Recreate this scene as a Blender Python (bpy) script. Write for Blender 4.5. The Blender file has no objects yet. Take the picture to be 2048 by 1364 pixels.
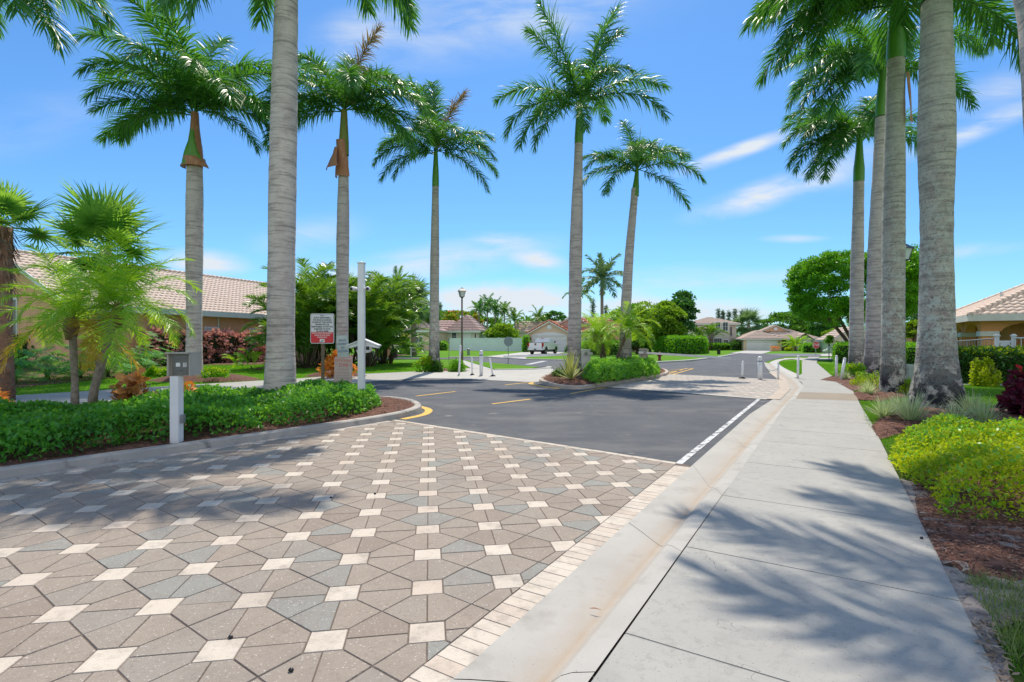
import bpy, bmesh, math, random
import numpy as np
from mathutils import Vector, Matrix
from mathutils.geometry import tessellate_polygon
R = math.radians
S = bpy.context.scene
COL = S.collection

# ------------------------------------------------------------------ camera, sky, sun, exposure
EYE = 1.6; F = 1047.0
cam_d = bpy.data.cameras.new('camera'); cam_d.sensor_width = 36; cam_d.lens = 36*F/2048
cam_d.clip_start = 0.05; cam_d.clip_end = 6000
cam = bpy.data.objects.new('camera', cam_d); COL.objects.link(cam)
cam.location = (0, 0, EYE); cam.rotation_euler = (R(90), 0, 0)
S.camera = cam
S.render.resolution_x, S.render.resolution_y = 1024, 682
SUN_EL, SUN_AZ = 60.0, 3.0            # azimuth from +Y towards +X
w = bpy.data.worlds.new('World'); S.world = w; w.use_nodes = True
def build_world():
    nt = w.node_tree; N = nt.nodes; L = nt.links; N.clear()
    out = N.new('ShaderNodeOutputWorld'); bg = N.new('ShaderNodeBackground')
    sky = N.new('ShaderNodeTexSky'); sky.sky_type = 'NISHITA'; sky.sun_disc = False
    sky.sun_elevation = R(SUN_EL); sky.sun_rotation = R(SUN_AZ)
    sky.air_density = 1.0; sky.dust_density = 0.35; sky.ozone_density = 1.6; sky.altitude = 0
    tc = N.new('ShaderNodeTexCoord'); sep = N.new('ShaderNodeSeparateXYZ'); L.new(tc.outputs['Generated'], sep.inputs[0])
    def math_(op, a, b=None, clamp=False):
        m = N.new('ShaderNodeMath'); m.operation = op; m.use_clamp = clamp
        for i, v in enumerate((a, b)):
            if v is None: continue
            if isinstance(v, (int, float)): m.inputs[i].default_value = v
            else: L.new(v, m.inputs[i])
        return m.outputs[0]
    fy = math_('MAXIMUM', math_('ABSOLUTE', sep.outputs[1]), 0.02)
    t = math_('DIVIDE', sep.outputs[0], fy); h = math_('DIVIDE', sep.outputs[2], fy)
    comb = N.new('ShaderNodeCombineXYZ'); L.new(t, comb.inputs[0]); L.new(h, comb.inputs[1])
    # wispy structure, stretched along the drift of the cirrus
    mp = N.new('ShaderNodeMapping'); mp.inputs['Rotation'].default_value = (0, 0, R(-20)); mp.inputs['Scale'].default_value = (2.2, 9, 1)
    L.new(comb.outputs[0], mp.inputs[0])
    nz = N.new('ShaderNodeTexNoise'); nz.inputs['Scale'].default_value = 1.6; nz.inputs['Detail'].default_value = 7
    nz.inputs['Roughness'].default_value = 0.6; nz.inputs['Distortion'].default_value = 0.5; L.new(mp.outputs[0], nz.inputs[0])
    nz2 = N.new('ShaderNodeTexNoise'); nz2.inputs['Scale'].default_value = 5; nz2.inputs['Detail'].default_value = 6; nz2.inputs['Roughness'].default_value = 0.6
    L.new(comb.outputs[0], nz2.inputs[0])
    acc = None
    def blob(px, py, rx, ry, ang, st):
        nonlocal acc
        m = N.new('ShaderNodeMapping'); m.vector_type = 'TEXTURE'
        m.inputs['Location'].default_value = ((px-1024)/F, (682-py)/F, 0)
        m.inputs['Rotation'].default_value = (0, 0, R(ang)); m.inputs['Scale'].default_value = (rx/F, ry/F, 1)
        L.new(comb.outputs[0], m.inputs[0])
        ln = N.new('ShaderNodeVectorMath'); ln.operation = 'LENGTH'; L.new(m.outputs[0], ln.inputs[0])
        mr = N.new('ShaderNodeMapRange'); mr.interpolation_type = 'SMOOTHSTEP'
        mr.inputs['From Min'].default_value = 1; mr.inputs['From Max'].default_value = 0; mr.inputs['To Max'].default_value = st
        L.new(ln.outputs['Value'], mr.inputs['Value'])
        acc = mr.outputs[0] if acc is None else math_('ADD', acc, mr.outputs[0])
    for b in [(1470, 305, 190, 22, 20, .95), (1540, 385, 220, 40, 17, 1.1), (1960, 255, 220, 30, 22, .9), (1990, 190, 160, 60, 20, .35),
              (1010, 595, 190, 44, 0, 1.7), (900, 520, 280, 50, 8, .9), (1085, 525, 80, 30, -10, 1.2), (1010, 480, 90, 22, -6, .8), (410, 525, 120, 36, -5, 1.2), (1500, 560, 300, 30, 3, .5),
              (1590, 478, 90, 12, 0, .8), (1180, 640, 700, 90, 0, .5), (620, 470, 160, 50, 10, .4), (1330, 560, 200, 40, 5, .35), (1700, 330, 160, 60, 20, .35), (1000, 30, 560, 120, 12, .45), (700, 90, 120, 90, 30, .35), (1150, 620, 560, 60, 0, .5),
              (1500, 620, 500, 40, 0, .3), (1950, 500, 160, 22, 6, .35), (650, 560, 120, 60, 0, .55), (40, 250, 260, 90, 15, .15)]:
        blob(*b)
    k1 = N.new('ShaderNodeMapRange'); k1.inputs['From Min'].default_value = .38; k1.inputs['From Max'].default_value = .68; L.new(nz.outputs[0], k1.inputs['Value'])
    k2 = N.new('ShaderNodeMapRange'); k2.inputs['From Min'].default_value = .3; k2.inputs['From Max'].default_value = .7; L.new(nz2.outputs[0], k2.inputs['Value'])
    tex = math_('ADD', math_('MULTIPLY', k1.outputs[0], .95), math_('MULTIPLY', k2.outputs[0], .4))
    ahead = math_('GREATER_THAN', sep.outputs[1], 0.0)
    front = math_('MULTIPLY', math_('MULTIPLY', math_('MULTIPLY', math_('MULTIPLY', acc, 1.35), tex), ahead), math_('GREATER_THAN', sep.outputs[2], 0.0), clamp=True)
    # bright cumulus added behind the camera, out of view, as fill for shaded sides
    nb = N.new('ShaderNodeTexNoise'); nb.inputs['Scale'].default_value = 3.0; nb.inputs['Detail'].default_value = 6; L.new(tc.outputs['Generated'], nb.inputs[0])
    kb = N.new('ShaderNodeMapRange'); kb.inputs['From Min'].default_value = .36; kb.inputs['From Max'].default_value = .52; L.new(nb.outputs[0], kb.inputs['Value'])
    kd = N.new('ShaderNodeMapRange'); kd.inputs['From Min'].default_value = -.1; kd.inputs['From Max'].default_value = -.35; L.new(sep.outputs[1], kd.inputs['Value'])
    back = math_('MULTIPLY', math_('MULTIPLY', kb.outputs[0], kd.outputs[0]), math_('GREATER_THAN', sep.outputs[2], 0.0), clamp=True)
    tintn = N.new('ShaderNodeMix'); tintn.data_type = 'RGBA'; tintn.blend_type = 'MULTIPLY'; tintn.inputs[0].default_value = 1
    L.new(sky.outputs[0], tintn.inputs[6]); tintn.inputs[7].default_value = SKY_TINT
    mix = N.new('ShaderNodeMix'); mix.data_type = 'RGBA'; L.new(front, mix.inputs[0])
    L.new(tintn.outputs[2], mix.inputs[6]); mix.inputs[7].default_value = CLOUD
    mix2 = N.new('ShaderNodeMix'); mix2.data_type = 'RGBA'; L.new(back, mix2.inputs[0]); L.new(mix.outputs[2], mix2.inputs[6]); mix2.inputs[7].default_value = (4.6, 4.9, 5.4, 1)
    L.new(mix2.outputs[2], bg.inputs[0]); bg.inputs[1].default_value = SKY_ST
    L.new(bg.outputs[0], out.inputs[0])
SKY_TINT = (.36, .615, .84, 1); CLOUD = (3.9, 4.25, 4.6, 1); SKY_ST = 0.15
build_world()
sd = bpy.data.lights.new('sun', 'SUN'); sd.energy = 3.95; sd.angle = R(0.53); sd.color = (1, .91, .77)
sun = bpy.data.objects.new('sun', sd); COL.objects.link(sun)
sv = Vector((math.sin(R(SUN_AZ))*math.cos(R(SUN_EL)), math.cos(R(SUN_AZ))*math.cos(R(SUN_EL)), math.sin(R(SUN_EL))))
sun.rotation_euler = sv.to_track_quat('Z', 'Y').to_euler(); sun.location = sv*50
S.view_settings.view_transform = 'Standard'; S.view_settings.look = 'None'; S.view_settings.gamma = 1
S.view_settings.exposure = 0.40

# ------------------------------------------------------------------ helpers
def g(px, py, z=0.0):                       # photo pixel -> point on the ground at height z
    Y = F*(EYE-z)/(py-682.0)
    return Vector(((px-1024)/F*Y, Y, z))
def W(px, py, Y):                           # photo pixel -> point at depth Y
    return Vector(((px-1024)/F*Y, Y, EYE+(682.0-py)/F*Y))
D = Vector((0.5204, 0.8539)); Rv = Vector((0.8539, -0.5204))   # along the road, across it
def uv(u, v, z=0): p = D*u+Rv*v; return Vector((p.x, p.y, z))
def tag(o, label=None, cat=None, group=None, kind=None):
    if label: o['label'] = label
    if cat: o['category'] = cat
    if group: o['group'] = group
    if kind: o['kind'] = kind
    return o
def thing(name, label, cat, loc=(0, 0, 0), rz=0, group=None):
    o = bpy.data.objects.new(name, None); COL.objects.link(o); o.empty_display_size = .2
    o.location = loc; o.rotation_euler = (0, 0, rz)
    return tag(o, label, cat, group)
def dup(root, loc=None, rz=None, label=None, group=None, name=None):
    def rec(o, par):
        c = o.copy(); COL.objects.link(c)
        if par is not None: c.parent = par
        for ch in [x for x in bpy.data.objects if x.parent == o and x not in made]:
            made.add(rec(ch, c))
        return c
    made = set(); r = rec(root, None)
    if loc is not None: r.location = loc
    if rz is not None: r.rotation_euler = (0, 0, rz)
    tag(r, label, None, group)
    return r
class MB:
    def __init__(s, off=(0, 0, 0)): s.v = []; s.f = []; s.off = Vector(off)
    def add(s, vs, fs):
        b = len(s.v); s.v += [tuple(Vector(p)-s.off) for p in vs]; s.f += [tuple(b+i for i in f) for f in fs]; return s
    def box(s, x0, x1, y0, y1, z0, z1, M=None):
        vs = [Vector(p) for p in [(x0,y0,z0),(x1,y0,z0),(x1,y1,z0),(x0,y1,z0),(x0,y0,z1),(x1,y0,z1),(x1,y1,z1),(x0,y1,z1)]]
        if M is not None: vs = [M @ p for p in vs]
        return s.add(vs, [(3,2,1,0),(4,5,6,7),(0,1,5,4),(1,2,6,5),(2,3,7,6),(3,0,4,7)])
    def tube(s, pts, rad, n=10, cap=True):
        pts = [Vector(p) for p in pts]; m = len(pts)
        if isinstance(rad, (int, float)): rad = [rad]*m
        vs = []; ref = None
        for i, p in enumerate(pts):
            t = (pts[min(i+1, m-1)]-pts[max(i-1, 0)]).normalized()
            if ref is None: ref = Vector((0, 1, 0)) if abs(t.y) < .9 else Vector((1, 0, 0))
            a = t.cross(ref).normalized(); b = t.cross(a).normalized(); ref = -b if False else ref
            for k in range(n):
                th = 2*math.pi*k/n; vs.append(p+(a*math.cos(th)+b*math.sin(th))*rad[i])
        fs = [(i*n+k, i*n+(k+1) % n, (i+1)*n+(k+1) % n, (i+1)*n+k) for i in range(m-1) for k in range(n)]
        if cap: fs += [tuple(range(n-1, -1, -1)), tuple((m-1)*n+k for k in range(n))]
        return s.add(vs, fs)
    def prism(s, poly, z0, z1):             # poly: list of (x,y)
        n = len(poly); vs = [(p[0], p[1], z0) for p in poly]+[(p[0], p[1], z1) for p in poly]
        return s.add(vs, [tuple(range(n-1, -1, -1)), tuple(range(n, 2*n))]+[(i, (i+1) % n, n+(i+1) % n, n+i) for i in range(n)])
    def slab(s, poly, th, M=None):          # closed 3-D outline extruded along vector th
        n = len(poly); th = Vector(th); vs = [Vector(p) for p in poly]; vs = vs+[p+th for p in vs]
        if M is not None: vs = [M @ p for p in vs]
        return s.add(vs, [tuple(range(n-1, -1, -1)), tuple(range(n, 2*n))]+[(i, (i+1) % n, n+(i+1) % n, n+i) for i in range(n)])
    def build(s, name, mat, parent=None, smooth=False, bevel=0, loc=None, fix=True):
        me = bpy.data.meshes.new(name); me.from_pydata(s.v, [], s.f); me.update()
        if fix:
            bm = bmesh.new(); bm.from_mesh(me); bmesh.ops.recalc_face_normals(bm, faces=bm.faces)
            if bevel: bmesh.ops.bevel(bm, geom=[e for e in bm.edges if len(e.link_faces) == 2 and e.calc_face_angle(0) > .6], offset=bevel, segments=2, affect='EDGES', clamp_overlap=True)
            bm.to_mesh(me); bm.free()
        return link(name, me, mat, parent, smooth, loc)
def link(name, me, mat, parent=None, smooth=False, loc=None):
    if mat: me.materials.append(mat)
    if smooth: me.polygons.foreach_set('use_smooth', [True]*len(me.polygons))
    o = bpy.data.objects.new(name, me); COL.objects.link(o)
    if parent is not None: o.parent = parent
    if loc is not None: o.location = loc
    return o
def npmesh(name, V, Fc, mat, parent=None, tint=None, smooth=False, loc=None, obj=True):
    V = np.asarray(V, dtype=np.float32); Fc = np.asarray(Fc, dtype=np.int32); k = Fc.shape[1]
    me = bpy.data.meshes.new(name); me.vertices.add(len(V)); me.vertices.foreach_set('co', V.ravel())
    me.loops.add(Fc.size); me.loops.foreach_set('vertex_index', Fc.ravel())
    me.polygons.add(len(Fc)); me.polygons.foreach_set('loop_start', np.arange(len(Fc), dtype=np.int32)*k)
    me.polygons.foreach_set('loop_total', np.full(len(Fc), k, dtype=np.int32))
    if smooth: me.polygons.foreach_set('use_smooth', np.ones(len(Fc), dtype=bool))
    me.update(calc_edges=True)
    if tint is not None:
        a = me.attributes.new('tint', 'FLOAT', 'POINT'); a.data.foreach_set('value', np.asarray(tint, dtype=np.float32))
    if not obj:
        me.materials.append(mat); return me
    return link(name, me, mat, parent, False, loc)
def text(name, body, size, mat, parent, M, depth=.0015, align='CENTER', sx=1.0):
    c = bpy.data.curves.new(name, 'FONT'); c.body = body; c.size = size; c.align_x = align; c.align_y = 'CENTER'
    c.extrude = depth; c.resolution_u = 2; c.offset = size*.02
    t = bpy.data.objects.new(name, c); COL.objects.link(t); bpy.context.view_layer.update()
    me = bpy.data.meshes.new_from_object(t.evaluated_get(bpy.context.evaluated_depsgraph_get()))
    bpy.data.objects.remove(t); me.transform(M @ Matrix.Diagonal((sx, 1, 1, 1))); me.materials.clear(); me.name = name
    return link(name, me, mat, parent)

# ------------------------------------------------------------------ materials
def mat(name, c1, c2=None, scale=6, rough=.7, bump=0, bscale=40, attr=None, spec=.4, metal=0, detail=5, c3=None, s3=.6, t3=(.5, .7), stretch=None, attr_mix=0, coat=0, speck=None, crack=0):
    m = bpy.data.materials.new(name); m.use_nodes = True; nt = m.node_tree; N = nt.nodes; L = nt.links
    p = N['Principled BSDF']; p.inputs['Roughness'].default_value = rough; p.inputs['Metallic'].default_value = metal
    p.inputs['Specular IOR Level'].default_value = spec; p.inputs['Coat Weight'].default_value = coat
    tc = N.new('ShaderNodeTexCoord'); vec = tc.outputs['Object']
    if stretch:
        mp = N.new('ShaderNodeMapping'); mp.inputs['Scale'].default_value = stretch; L.new(vec, mp.inputs[0]); vec = mp.outputs[0]
    def noise(sc, de=detail, ro=.6):
        n = N.new('ShaderNodeTexNoise'); n.inputs['Scale'].default_value = sc; n.inputs['Detail'].default_value = de; n.inputs['Roughness'].default_value = ro
        L.new(vec, n.inputs[0]); return n.outputs[0]
    def rng(v, a, b):
        r = N.new('ShaderNodeMapRange'); r.inputs['From Min'].default_value = a; r.inputs['From Max'].default_value = b; L.new(v, r.inputs['Value']); return r.outputs[0]
    def mix(f, a, b):
        x = N.new('ShaderNodeMix'); x.data_type = 'RGBA'
        if isinstance(f, (int, float)): x.inputs[0].default_value = f
        else: L.new(f, x.inputs[0])
        for i, c in ((6, a), (7, b)):
            if isinstance(c, tuple): x.inputs[i].default_value = (*c[:3], 1)
            else: L.new(c, x.inputs[i])
        return x.outputs[2]
    col = tuple(c1)
    if c2 is not None:
        if attr:
            at = N.new('ShaderNodeAttribute'); at.attribute_name = attr; col = mix(at.outputs['Fac'], c1, c2)
        else: col = mix(rng(noise(scale), .33, .67), c1, c2)
    if c3 is not None: col = mix(rng(noise(s3), *t3), col, tuple(c3))
    if speck is not None:                       # (colour, scale, threshold)
        col = mix(rng(noise(speck[1], 2, .5), speck[2], speck[2]+.06), col, tuple(speck[0]))
    if crack:
        n1 = noise(.55, 6, .55); s_ = N.new('ShaderNodeMath'); s_.operation = 'SUBTRACT'; L.new(n1, s_.inputs[0]); s_.inputs[1].default_value = .5
        a_ = N.new('ShaderNodeMath'); a_.operation = 'ABSOLUTE'; L.new(s_.outputs[0], a_.inputs[0]); k_ = N.new('ShaderNodeMath'); k_.operation = 'MULTIPLY'; L.new(rng(a_.outputs[0], .0010, .0), k_.inputs[0]); L.new(rng(noise(1.1, 2), .5, .58), k_.inputs[1])
        cc_ = (.12, .115, .11) if crack == 1 else (.025, .027, .03)
        col = mix(k_.outputs[0], col, cc_)
        if crack == 1: col = mix(rng(noise(14, 6, .7), .52, .75), col, (.27, .262, .245))
        else: col = mix(rng(noise(4, 8, .75), .56, .7), col, (.135, .137, .14)); col = mix(rng(noise(1.7, 3, .6), .66, .72), col, (.21, .205, .195)); col = mix(rng(noise(220, 2, .5), .55, .7), col, (.15, .15, .15))
    if isinstance(col, tuple): p.inputs['Base Color'].default_value = (*col[:3], 1)
    else: L.new(col, p.inputs['Base Color'])
    if bump:
        b = N.new('ShaderNodeBump'); b.inputs['Strength'].default_value = bump; b.inputs['Distance'].default_value = .02
        L.new(noise(bscale, 4), b.inputs['Height']); L.new(b.outputs[0], p.inputs['Normal'])
    return m
def leafmat(name, c1, c2, trans=.35, tcol=None, rough=.45, spec=.3):
    m = bpy.data.materials.new(name); m.use_nodes = True; nt = m.node_tree; N = nt.nodes; L = nt.links
    p = N['Principled BSDF']; p.inputs['Roughness'].default_value = rough; p.inputs['Specular IOR Level'].default_value = spec
    at = N.new('ShaderNodeAttribute'); at.attribute_name = 'tint'
    x = N.new('ShaderNodeMix'); x.data_type = 'RGBA'; L.new(at.outputs['Fac'], x.inputs[0]); x.inputs[6].default_value = (*c1, 1); x.inputs[7].default_value = (*c2, 1)
    L.new(x.outputs[2], p.inputs['Base Color'])
    tr = N.new('ShaderNodeBsdfTranslucent')
    if tcol is None: tcol = tuple(min(1, 1.7*(a+b)/2*k) for a, b, k in zip(c1, c2, (1.5, 1.35, .5)))
    y = N.new('ShaderNodeMix'); y.data_type = 'RGBA'; y.inputs[0].default_value = .7; L.new(x.outputs[2], y.inputs[6]); y.inputs[7].default_value = (*tcol, 1)
    L.new(y.outputs[2], tr.inputs[0])
    ms = N.new('ShaderNodeMixShader'); ms.inputs[0].default_value = trans
    L.new(p.outputs[0], ms.inputs[1]); L.new(tr.outputs[0], ms.inputs[2]); L.new(ms.outputs[0], N['Material Output'].inputs[0])
    return m
def trunkmat(name, c1, c2, ring=9, lichen=(.55, .60, .55), lt=(.52, .6), dark=.0, darkc=(.03, .03, .035), ringdark=.5, pink=.3):
    m = bpy.data.materials.new(name); m.use_nodes = True; nt = m.node_tree; N = nt.nodes; L = nt.links
    p = N['Principled BSDF']; p.inputs['Roughness'].default_value = .85; p.inputs['Specular IOR Level'].default_value = .2
    tc = N.new('ShaderNodeTexCoord'); V = tc.outputs['Object']
    def noise(sc, de=5, ro=.6, st=(1, 1, 1)):
        mp = N.new('ShaderNodeMapping'); mp.inputs['Scale'].default_value = st; L.new(V, mp.inputs[0])
        n = N.new('ShaderNodeTexNoise'); n.inputs['Scale'].default_value = sc; n.inputs['Detail'].default_value = de; n.inputs['Roughness'].default_value = ro
        L.new(mp.outputs[0], n.inputs[0]); return n.outputs[0]
    def rng(v, a, b, c=0, d=1):
        r = N.new('ShaderNodeMapRange'); r.inputs['From Min'].default_value = a; r.inputs['From Max'].default_value = b
        r.inputs['To Min'].default_value = c; r.inputs['To Max'].default_value = d; L.new(v, r.inputs['Value']); return r.outputs[0]
    def mix(f, a, b):
        x = N.new('ShaderNodeMix'); x.data_type = 'RGBA'
        if isinstance(f, (int, float)): x.inputs[0].default_value = f
        else: L.new(f, x.inputs[0])
        for i, c in ((6, a), (7, b)):
            if isinstance(c, tuple): x.inputs[i].default_value = (*c[:3], 1)
            else: L.new(c, x.inputs[i])
        return x.outputs[2]
    def mul(a, b):
        q = N.new('ShaderNodeMath'); q.operation = 'MULTIPLY'; q.use_clamp = True
        for i, v in enumerate((a, b)):
            if isinstance(v, (int, float)): q.inputs[i].default_value = v
            else: L.new(v, q.inputs[i])
        return q.outputs[0]
    col = mix(rng(noise(1.3), .35, .65), tuple(c1), tuple(c2))
    col = mix(mul(rng(noise(3.0, 6), .5, .62), pink), col, (.30, .20, .21))
    rings = noise(ring, 4, .7, (.12, .12, 1.6))
    col = mix(rng(rings, .5, .62, 0, ringdark), col, (.11, .095, .09))
    fine = noise(ring*3.2, 3, .6, (.15, .15, 1.4))
    col = mix(rng(fine, .55, .66, 0, .5), col, (.30, .285, .27))
    sep = N.new('ShaderNodeSeparateXYZ'); L.new(V, sep.inputs[0]); z = sep.outputs[2]
    low = rng(z, 5.0, 0.6, 0, 1)
    col = mix(mul(rng(noise(5.5, 8, .7), *lt), rng(z, 6.0, 0.8, .25, 1)), col, tuple(lichen))
    if lt[0] < .55:
        col = mix(mul(rng(noise(17, 6, .75), .54, .6), rng(z, 8.0, 1.0, .3, 1)), col, (.16, .15, .14)); col = mix(mul(rng(noise(24, 5, .7), .6, .64), rng(z, 7.0, 1.0, .2, .9)), col, (.62, .68, .62)); col = mix(mul(rng(noise(7, 6, .7), .57, .66), rng(z, 7.0, 1.0, .1, .8)), col, (.27, .17, .19))
    if dark: col = mix(mul(mul(rng(noise(2.6, 7, .7), .42, .5), rng(z, 1.9, .35, 0, 1)), dark), col, tuple(darkc))
    col = mix(rng(noise(70, 2), .66, .72, 0, .5), col, (.05, .05, .045))
    L.new(col, p.inputs['Base Color'])
    b = N.new('ShaderNodeBump'); b.inputs['Strength'].default_value = .5; b.inputs['Distance'].default_value = .03
    ad = N.new('ShaderNodeMath'); ad.operation = 'ADD'; L.new(rings, ad.inputs[0]); L.new(noise(25, 6), ad.inputs[1]); L.new(ad.outputs[0], b.inputs['Height'])
    L.new(b.outputs[0], p.inputs['Normal'])
    return m
M = {}
M['white'] = mat('white_paint', (.78, .79, .80), (.70, .71, .73), 3, .45)
M['fence'] = mat('white_vinyl', (.72, .78, .78), (.66, .72, .73), 1, .4)
M['fascia'] = mat('fascia_paint', (.68, .72, .70), (.6, .65, .63), 2, .6)
M['trim'] = mat('trim_paint', (.74, .70, .64), (.66, .62, .56), 2, .6)
M['metal'] = mat('galvanised_metal', (.34, .35, .36), (.25, .26, .27), 8, .45, metal=.6)
M['black'] = mat('black_paint', (.018, .018, .02), (.03, .03, .03), 5, .4)
M['rubber'] = mat('rubber', (.03, .03, .032), None, rough=.8)
M['bronze'] = mat('bronze_post', (.20, .15, .10), (.13, .10, .07), 12, .5, metal=.3)
M['glass'] = mat('window_glass', (.05, .065, .08), (.08, .10, .12), 2, .08, spec=.8)
M['lamp_glass'] = mat('lamp_glass', (.62, .66, .70), None, rough=.25)
M['tan'] = mat('tan_stucco', (.72, .42, .25), (.64, .37, .22), 3, .9, .3, 60)
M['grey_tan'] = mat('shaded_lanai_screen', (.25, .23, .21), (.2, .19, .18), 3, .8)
M['peach'] = mat('peach_stucco', (.74, .55, .40), (.68, .50, .37), 3, .9, .2, 60)
M['pale_green'] = mat('pale_stucco', (.56, .56, .45), (.50, .51, .41), 2, .9, .2, 60)
M['beige'] = mat('beige_stucco', (.60, .55, .47), (.55, .50, .43), 2, .9, .2, 60)
M['cream'] = mat('cream_stucco', (.72, .66, .47), (.66, .60, .43), 2, .9)
M['orange'] = mat('orange_stucco', (.80, .36, .14), (.70, .31, .12), 3, .9, .25, 60)
M['tile_tan'] = mat('tan_roof_tile', (.80, .64, .52), (.64, .47, .37), 5, .75, .3, 30, c3=(.40, .30, .25), s3=9, t3=(.6, .75))
M['tile_pink'] = mat('pink_roof_tile', (.62, .43, .38), (.5, .33, .28), 4, .75, .2, 30)
M['tile_orange'] = mat('orange_roof_tile', (.55, .21, .12), (.42, .15, .09), 4, .75, .2, 30)
M['shingle'] = mat('beige_flat_tile', (.60, .46, .37), (.5, .38, .31), 4, .8, .2, 30)
M['asphalt'] = mat('asphalt', (.056, .062, .074), (.086, .091, .102), .9, .85, .4, 140, c3=(.15, .148, .145), s3=.45, t3=(.52, .8), stretch=(1, 1.6, 1), speck=((.24, .24, .24), 120, .67), crack=2)
M['asphalt_far'] = mat('street_asphalt', (.12, .13, .145), (.16, .165, .18), .3, .85, .2, 100)
M['concrete'] = mat('concrete', (.375, .365, .335), (.335, .328, .305), 1.2, .85, .25, 130, c3=(.26, .25, .235), s3=2.3, t3=(.56, .85), speck=((.17, .16, .15), 95, .68), crack=1)
M['concrete_new'] = mat('pale_concrete', (.46, .445, .41), (.40, .385, .36), 1.0, .85, .2, 90, c3=(.30, .285, .265), s3=.9, t3=(.6, .85))
M['gutter'] = mat('gutter_concrete', (.43, .415, .385), (.37, .355, .325), 1.5, .85, .2, 110, c3=(.30, .28, .25), s3=2.6, t3=(.55, .75), speck=((.22, .21, .2), 80, .7))
M['curb'] = mat('curb_concrete', (.44, .41, .37), (.34, .32, .295), 2.5, .9, .4, 60, c3=(.15, .145, .14), s3=3, t3=(.55, .7))
M['curb_tan'] = mat('curb_concrete_warm', (.52, .44, .36), (.40, .34, .29), 2.5, .9, .4, 60, c3=(.24, .2, .18), s3=3, t3=(.6, .75))
M['curb_white'] = mat('curb_concrete_pale', (.50, .485, .45), (.42, .405, .38), 2.5, .9, .3, 60)
M['grout'] = mat('sand_joint', (.17, .125, .10), (.10, .08, .07), 12, .95)
M['yellow'] = mat('yellow_marking', (.75, .44, .06), (.62, .38, .07), 8, .7, .2, 80, speck=((.2, .17, .12), 60, .63))
M['whiteline'] = mat('white_marking', (.62, .63, .63), (.48, .49, .5), 8, .7, .2, 80, c3=(.09, .095, .105), s3=7, t3=(.5, .6))
M['grass_dry'] = leafmat('worn_grass_blade', (.09, .16, .05), (.26, .32, .12), .3, rough=.6)
M['concrete_stained'] = mat('stained_concrete', (.30, .25, .19), (.25, .21, .165), 2, .85, .25, 130)
M['mulch'] = mat('mulch', (.10, .042, .028), (.20, .095, .065), 30, .95, .8, 60, c3=(.035, .02, .016), s3=14, t3=(.5, .65))
M['mulch_chip'] = mat('mulch_chips', (.07, .03, .022), (.34, .18, .12), attr='tint', rough=.9)
M['soil'] = mat('sandy_soil', (.33, .29, .26), (.22, .18, .17), 6, .95, .6, 50, c3=(.08, .06, .055), s3=12, t3=(.55, .68))
M['litter'] = mat('dry_litter', (.42, .33, .24), (.12, .08, .06), attr='tint', rough=.9)
M['lawn'] = mat('lawn', (.075, .20, .008), (.12, .27, .012), .7, .95, .9, 55, c3=(.13, .17, .04), s3=.35, t3=(.55, .85), spec=.1)
M['lawn_near'] = mat('lawn_soil', (.035, .075, .010), (.07, .11, .02), 6, .95, .9, 55, spec=.1)
M['grass'] = leafmat('grass_blade', (.06, .20, .01), (.17, .38, .02), .4, rough=.5)
M['royal'] = leafmat('royal_palm_leaf', (.022, .115, .034), (.09, .29, .045), .28, (.25, .65, .03), .42, .5)
M['royal_yellow'] = leafmat('old_palm_leaf', (.20, .13, .03), (.34, .20, .06), .3, (.5, .35, .05), .45)
M['pygmy'] = leafmat('date_palm_leaf', (.10, .34, .02), (.34, .56, .02), .45, (.6, .85, .03), .4, .5)
M['pygmy_old'] = leafmat('yellow_date_palm_leaf', (.42, .34, .03), (.62, .38, .05), .4, (.8, .55, .04), .4)
M['fan'] = leafmat('fan_palm_leaf', (.07, .24, .04), (.20, .42, .06), .45, (.45, .75, .07), .42, .5)
M['fan_silver'] = leafmat('silver_palm_leaf', (.07, .16, .07), (.16, .28, .12), .3, (.3, .45, .12), .5)
M['areca'] = leafmat('areca_leaf', (.025, .11, .012), (.12, .29, .02), .38, (.35, .6, .03), .35, .6)
M['hedge_ground'] = leafmat('groundcover_leaf', (.02, .125, .025), (.10, .36, .035), .33, (.3, .7, .04), .42, .4)
M['hedge_fresh'] = leafmat('glossy_leaf', (.07, .26, .02), (.22, .52, .035), .38, (.4, .75, .05), .42, .4)
M['hedge_box'] = leafmat('trimmed_hedge_leaf', (.06, .25, .006), (.18, .46, .01), .4, (.3, .65, .02), .5)
M['hedge_dark'] = leafmat('dark_hedge_leaf', (.018, .09, .012), (.07, .21, .02), .3, (.15, .3, .03), .4)
M['duranta'] = leafmat('golden_leaf', (.045, .20, .008), (.58, .60, .008), .38, (.70, .85, .02), .6)
M['ficus'] = leafmat('round_tree_leaf', (.022, .16, .006), (.15, .46, .01), .38, (.28, .6, .02), .4)
M['tree_a'] = leafmat('tree_leaf_mid', (.035, .13, .014), (.12, .27, .025), .36, None, .5)
M['tree_b'] = leafmat('tree_leaf_yellow', (.08, .20, .012), (.24, .38, .03), .38, None, .5)
M['tree_c'] = leafmat('tree_leaf_deep', (.02, .10, .02), (.075, .21, .035), .32, None, .45)
M['pine'] = leafmat('needle_foliage', (.07, .13, .10), (.13, .20, .15), .3, None, .7)
M['flower'] = leafmat('orange_blossom', (.55, .16, .03), (.75, .3, .05), .3, (.8, .3, .05), .6)
M['copper'] = leafmat('copperleaf', (.48, .16, .14), (.85, .50, .44), .3, (.7, .3, .2), .4, .6)
M['croton'] = leafmat('croton_leaf', (.26, .07, .02), (.62, .34, .12), .25, (.7, .25, .04), .3, .6)
M['croton_red'] = leafmat('orange_croton_leaf', (.62, .14, .02), (.80, .42, .05), .3, (.85, .3, .04), .35)
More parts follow.
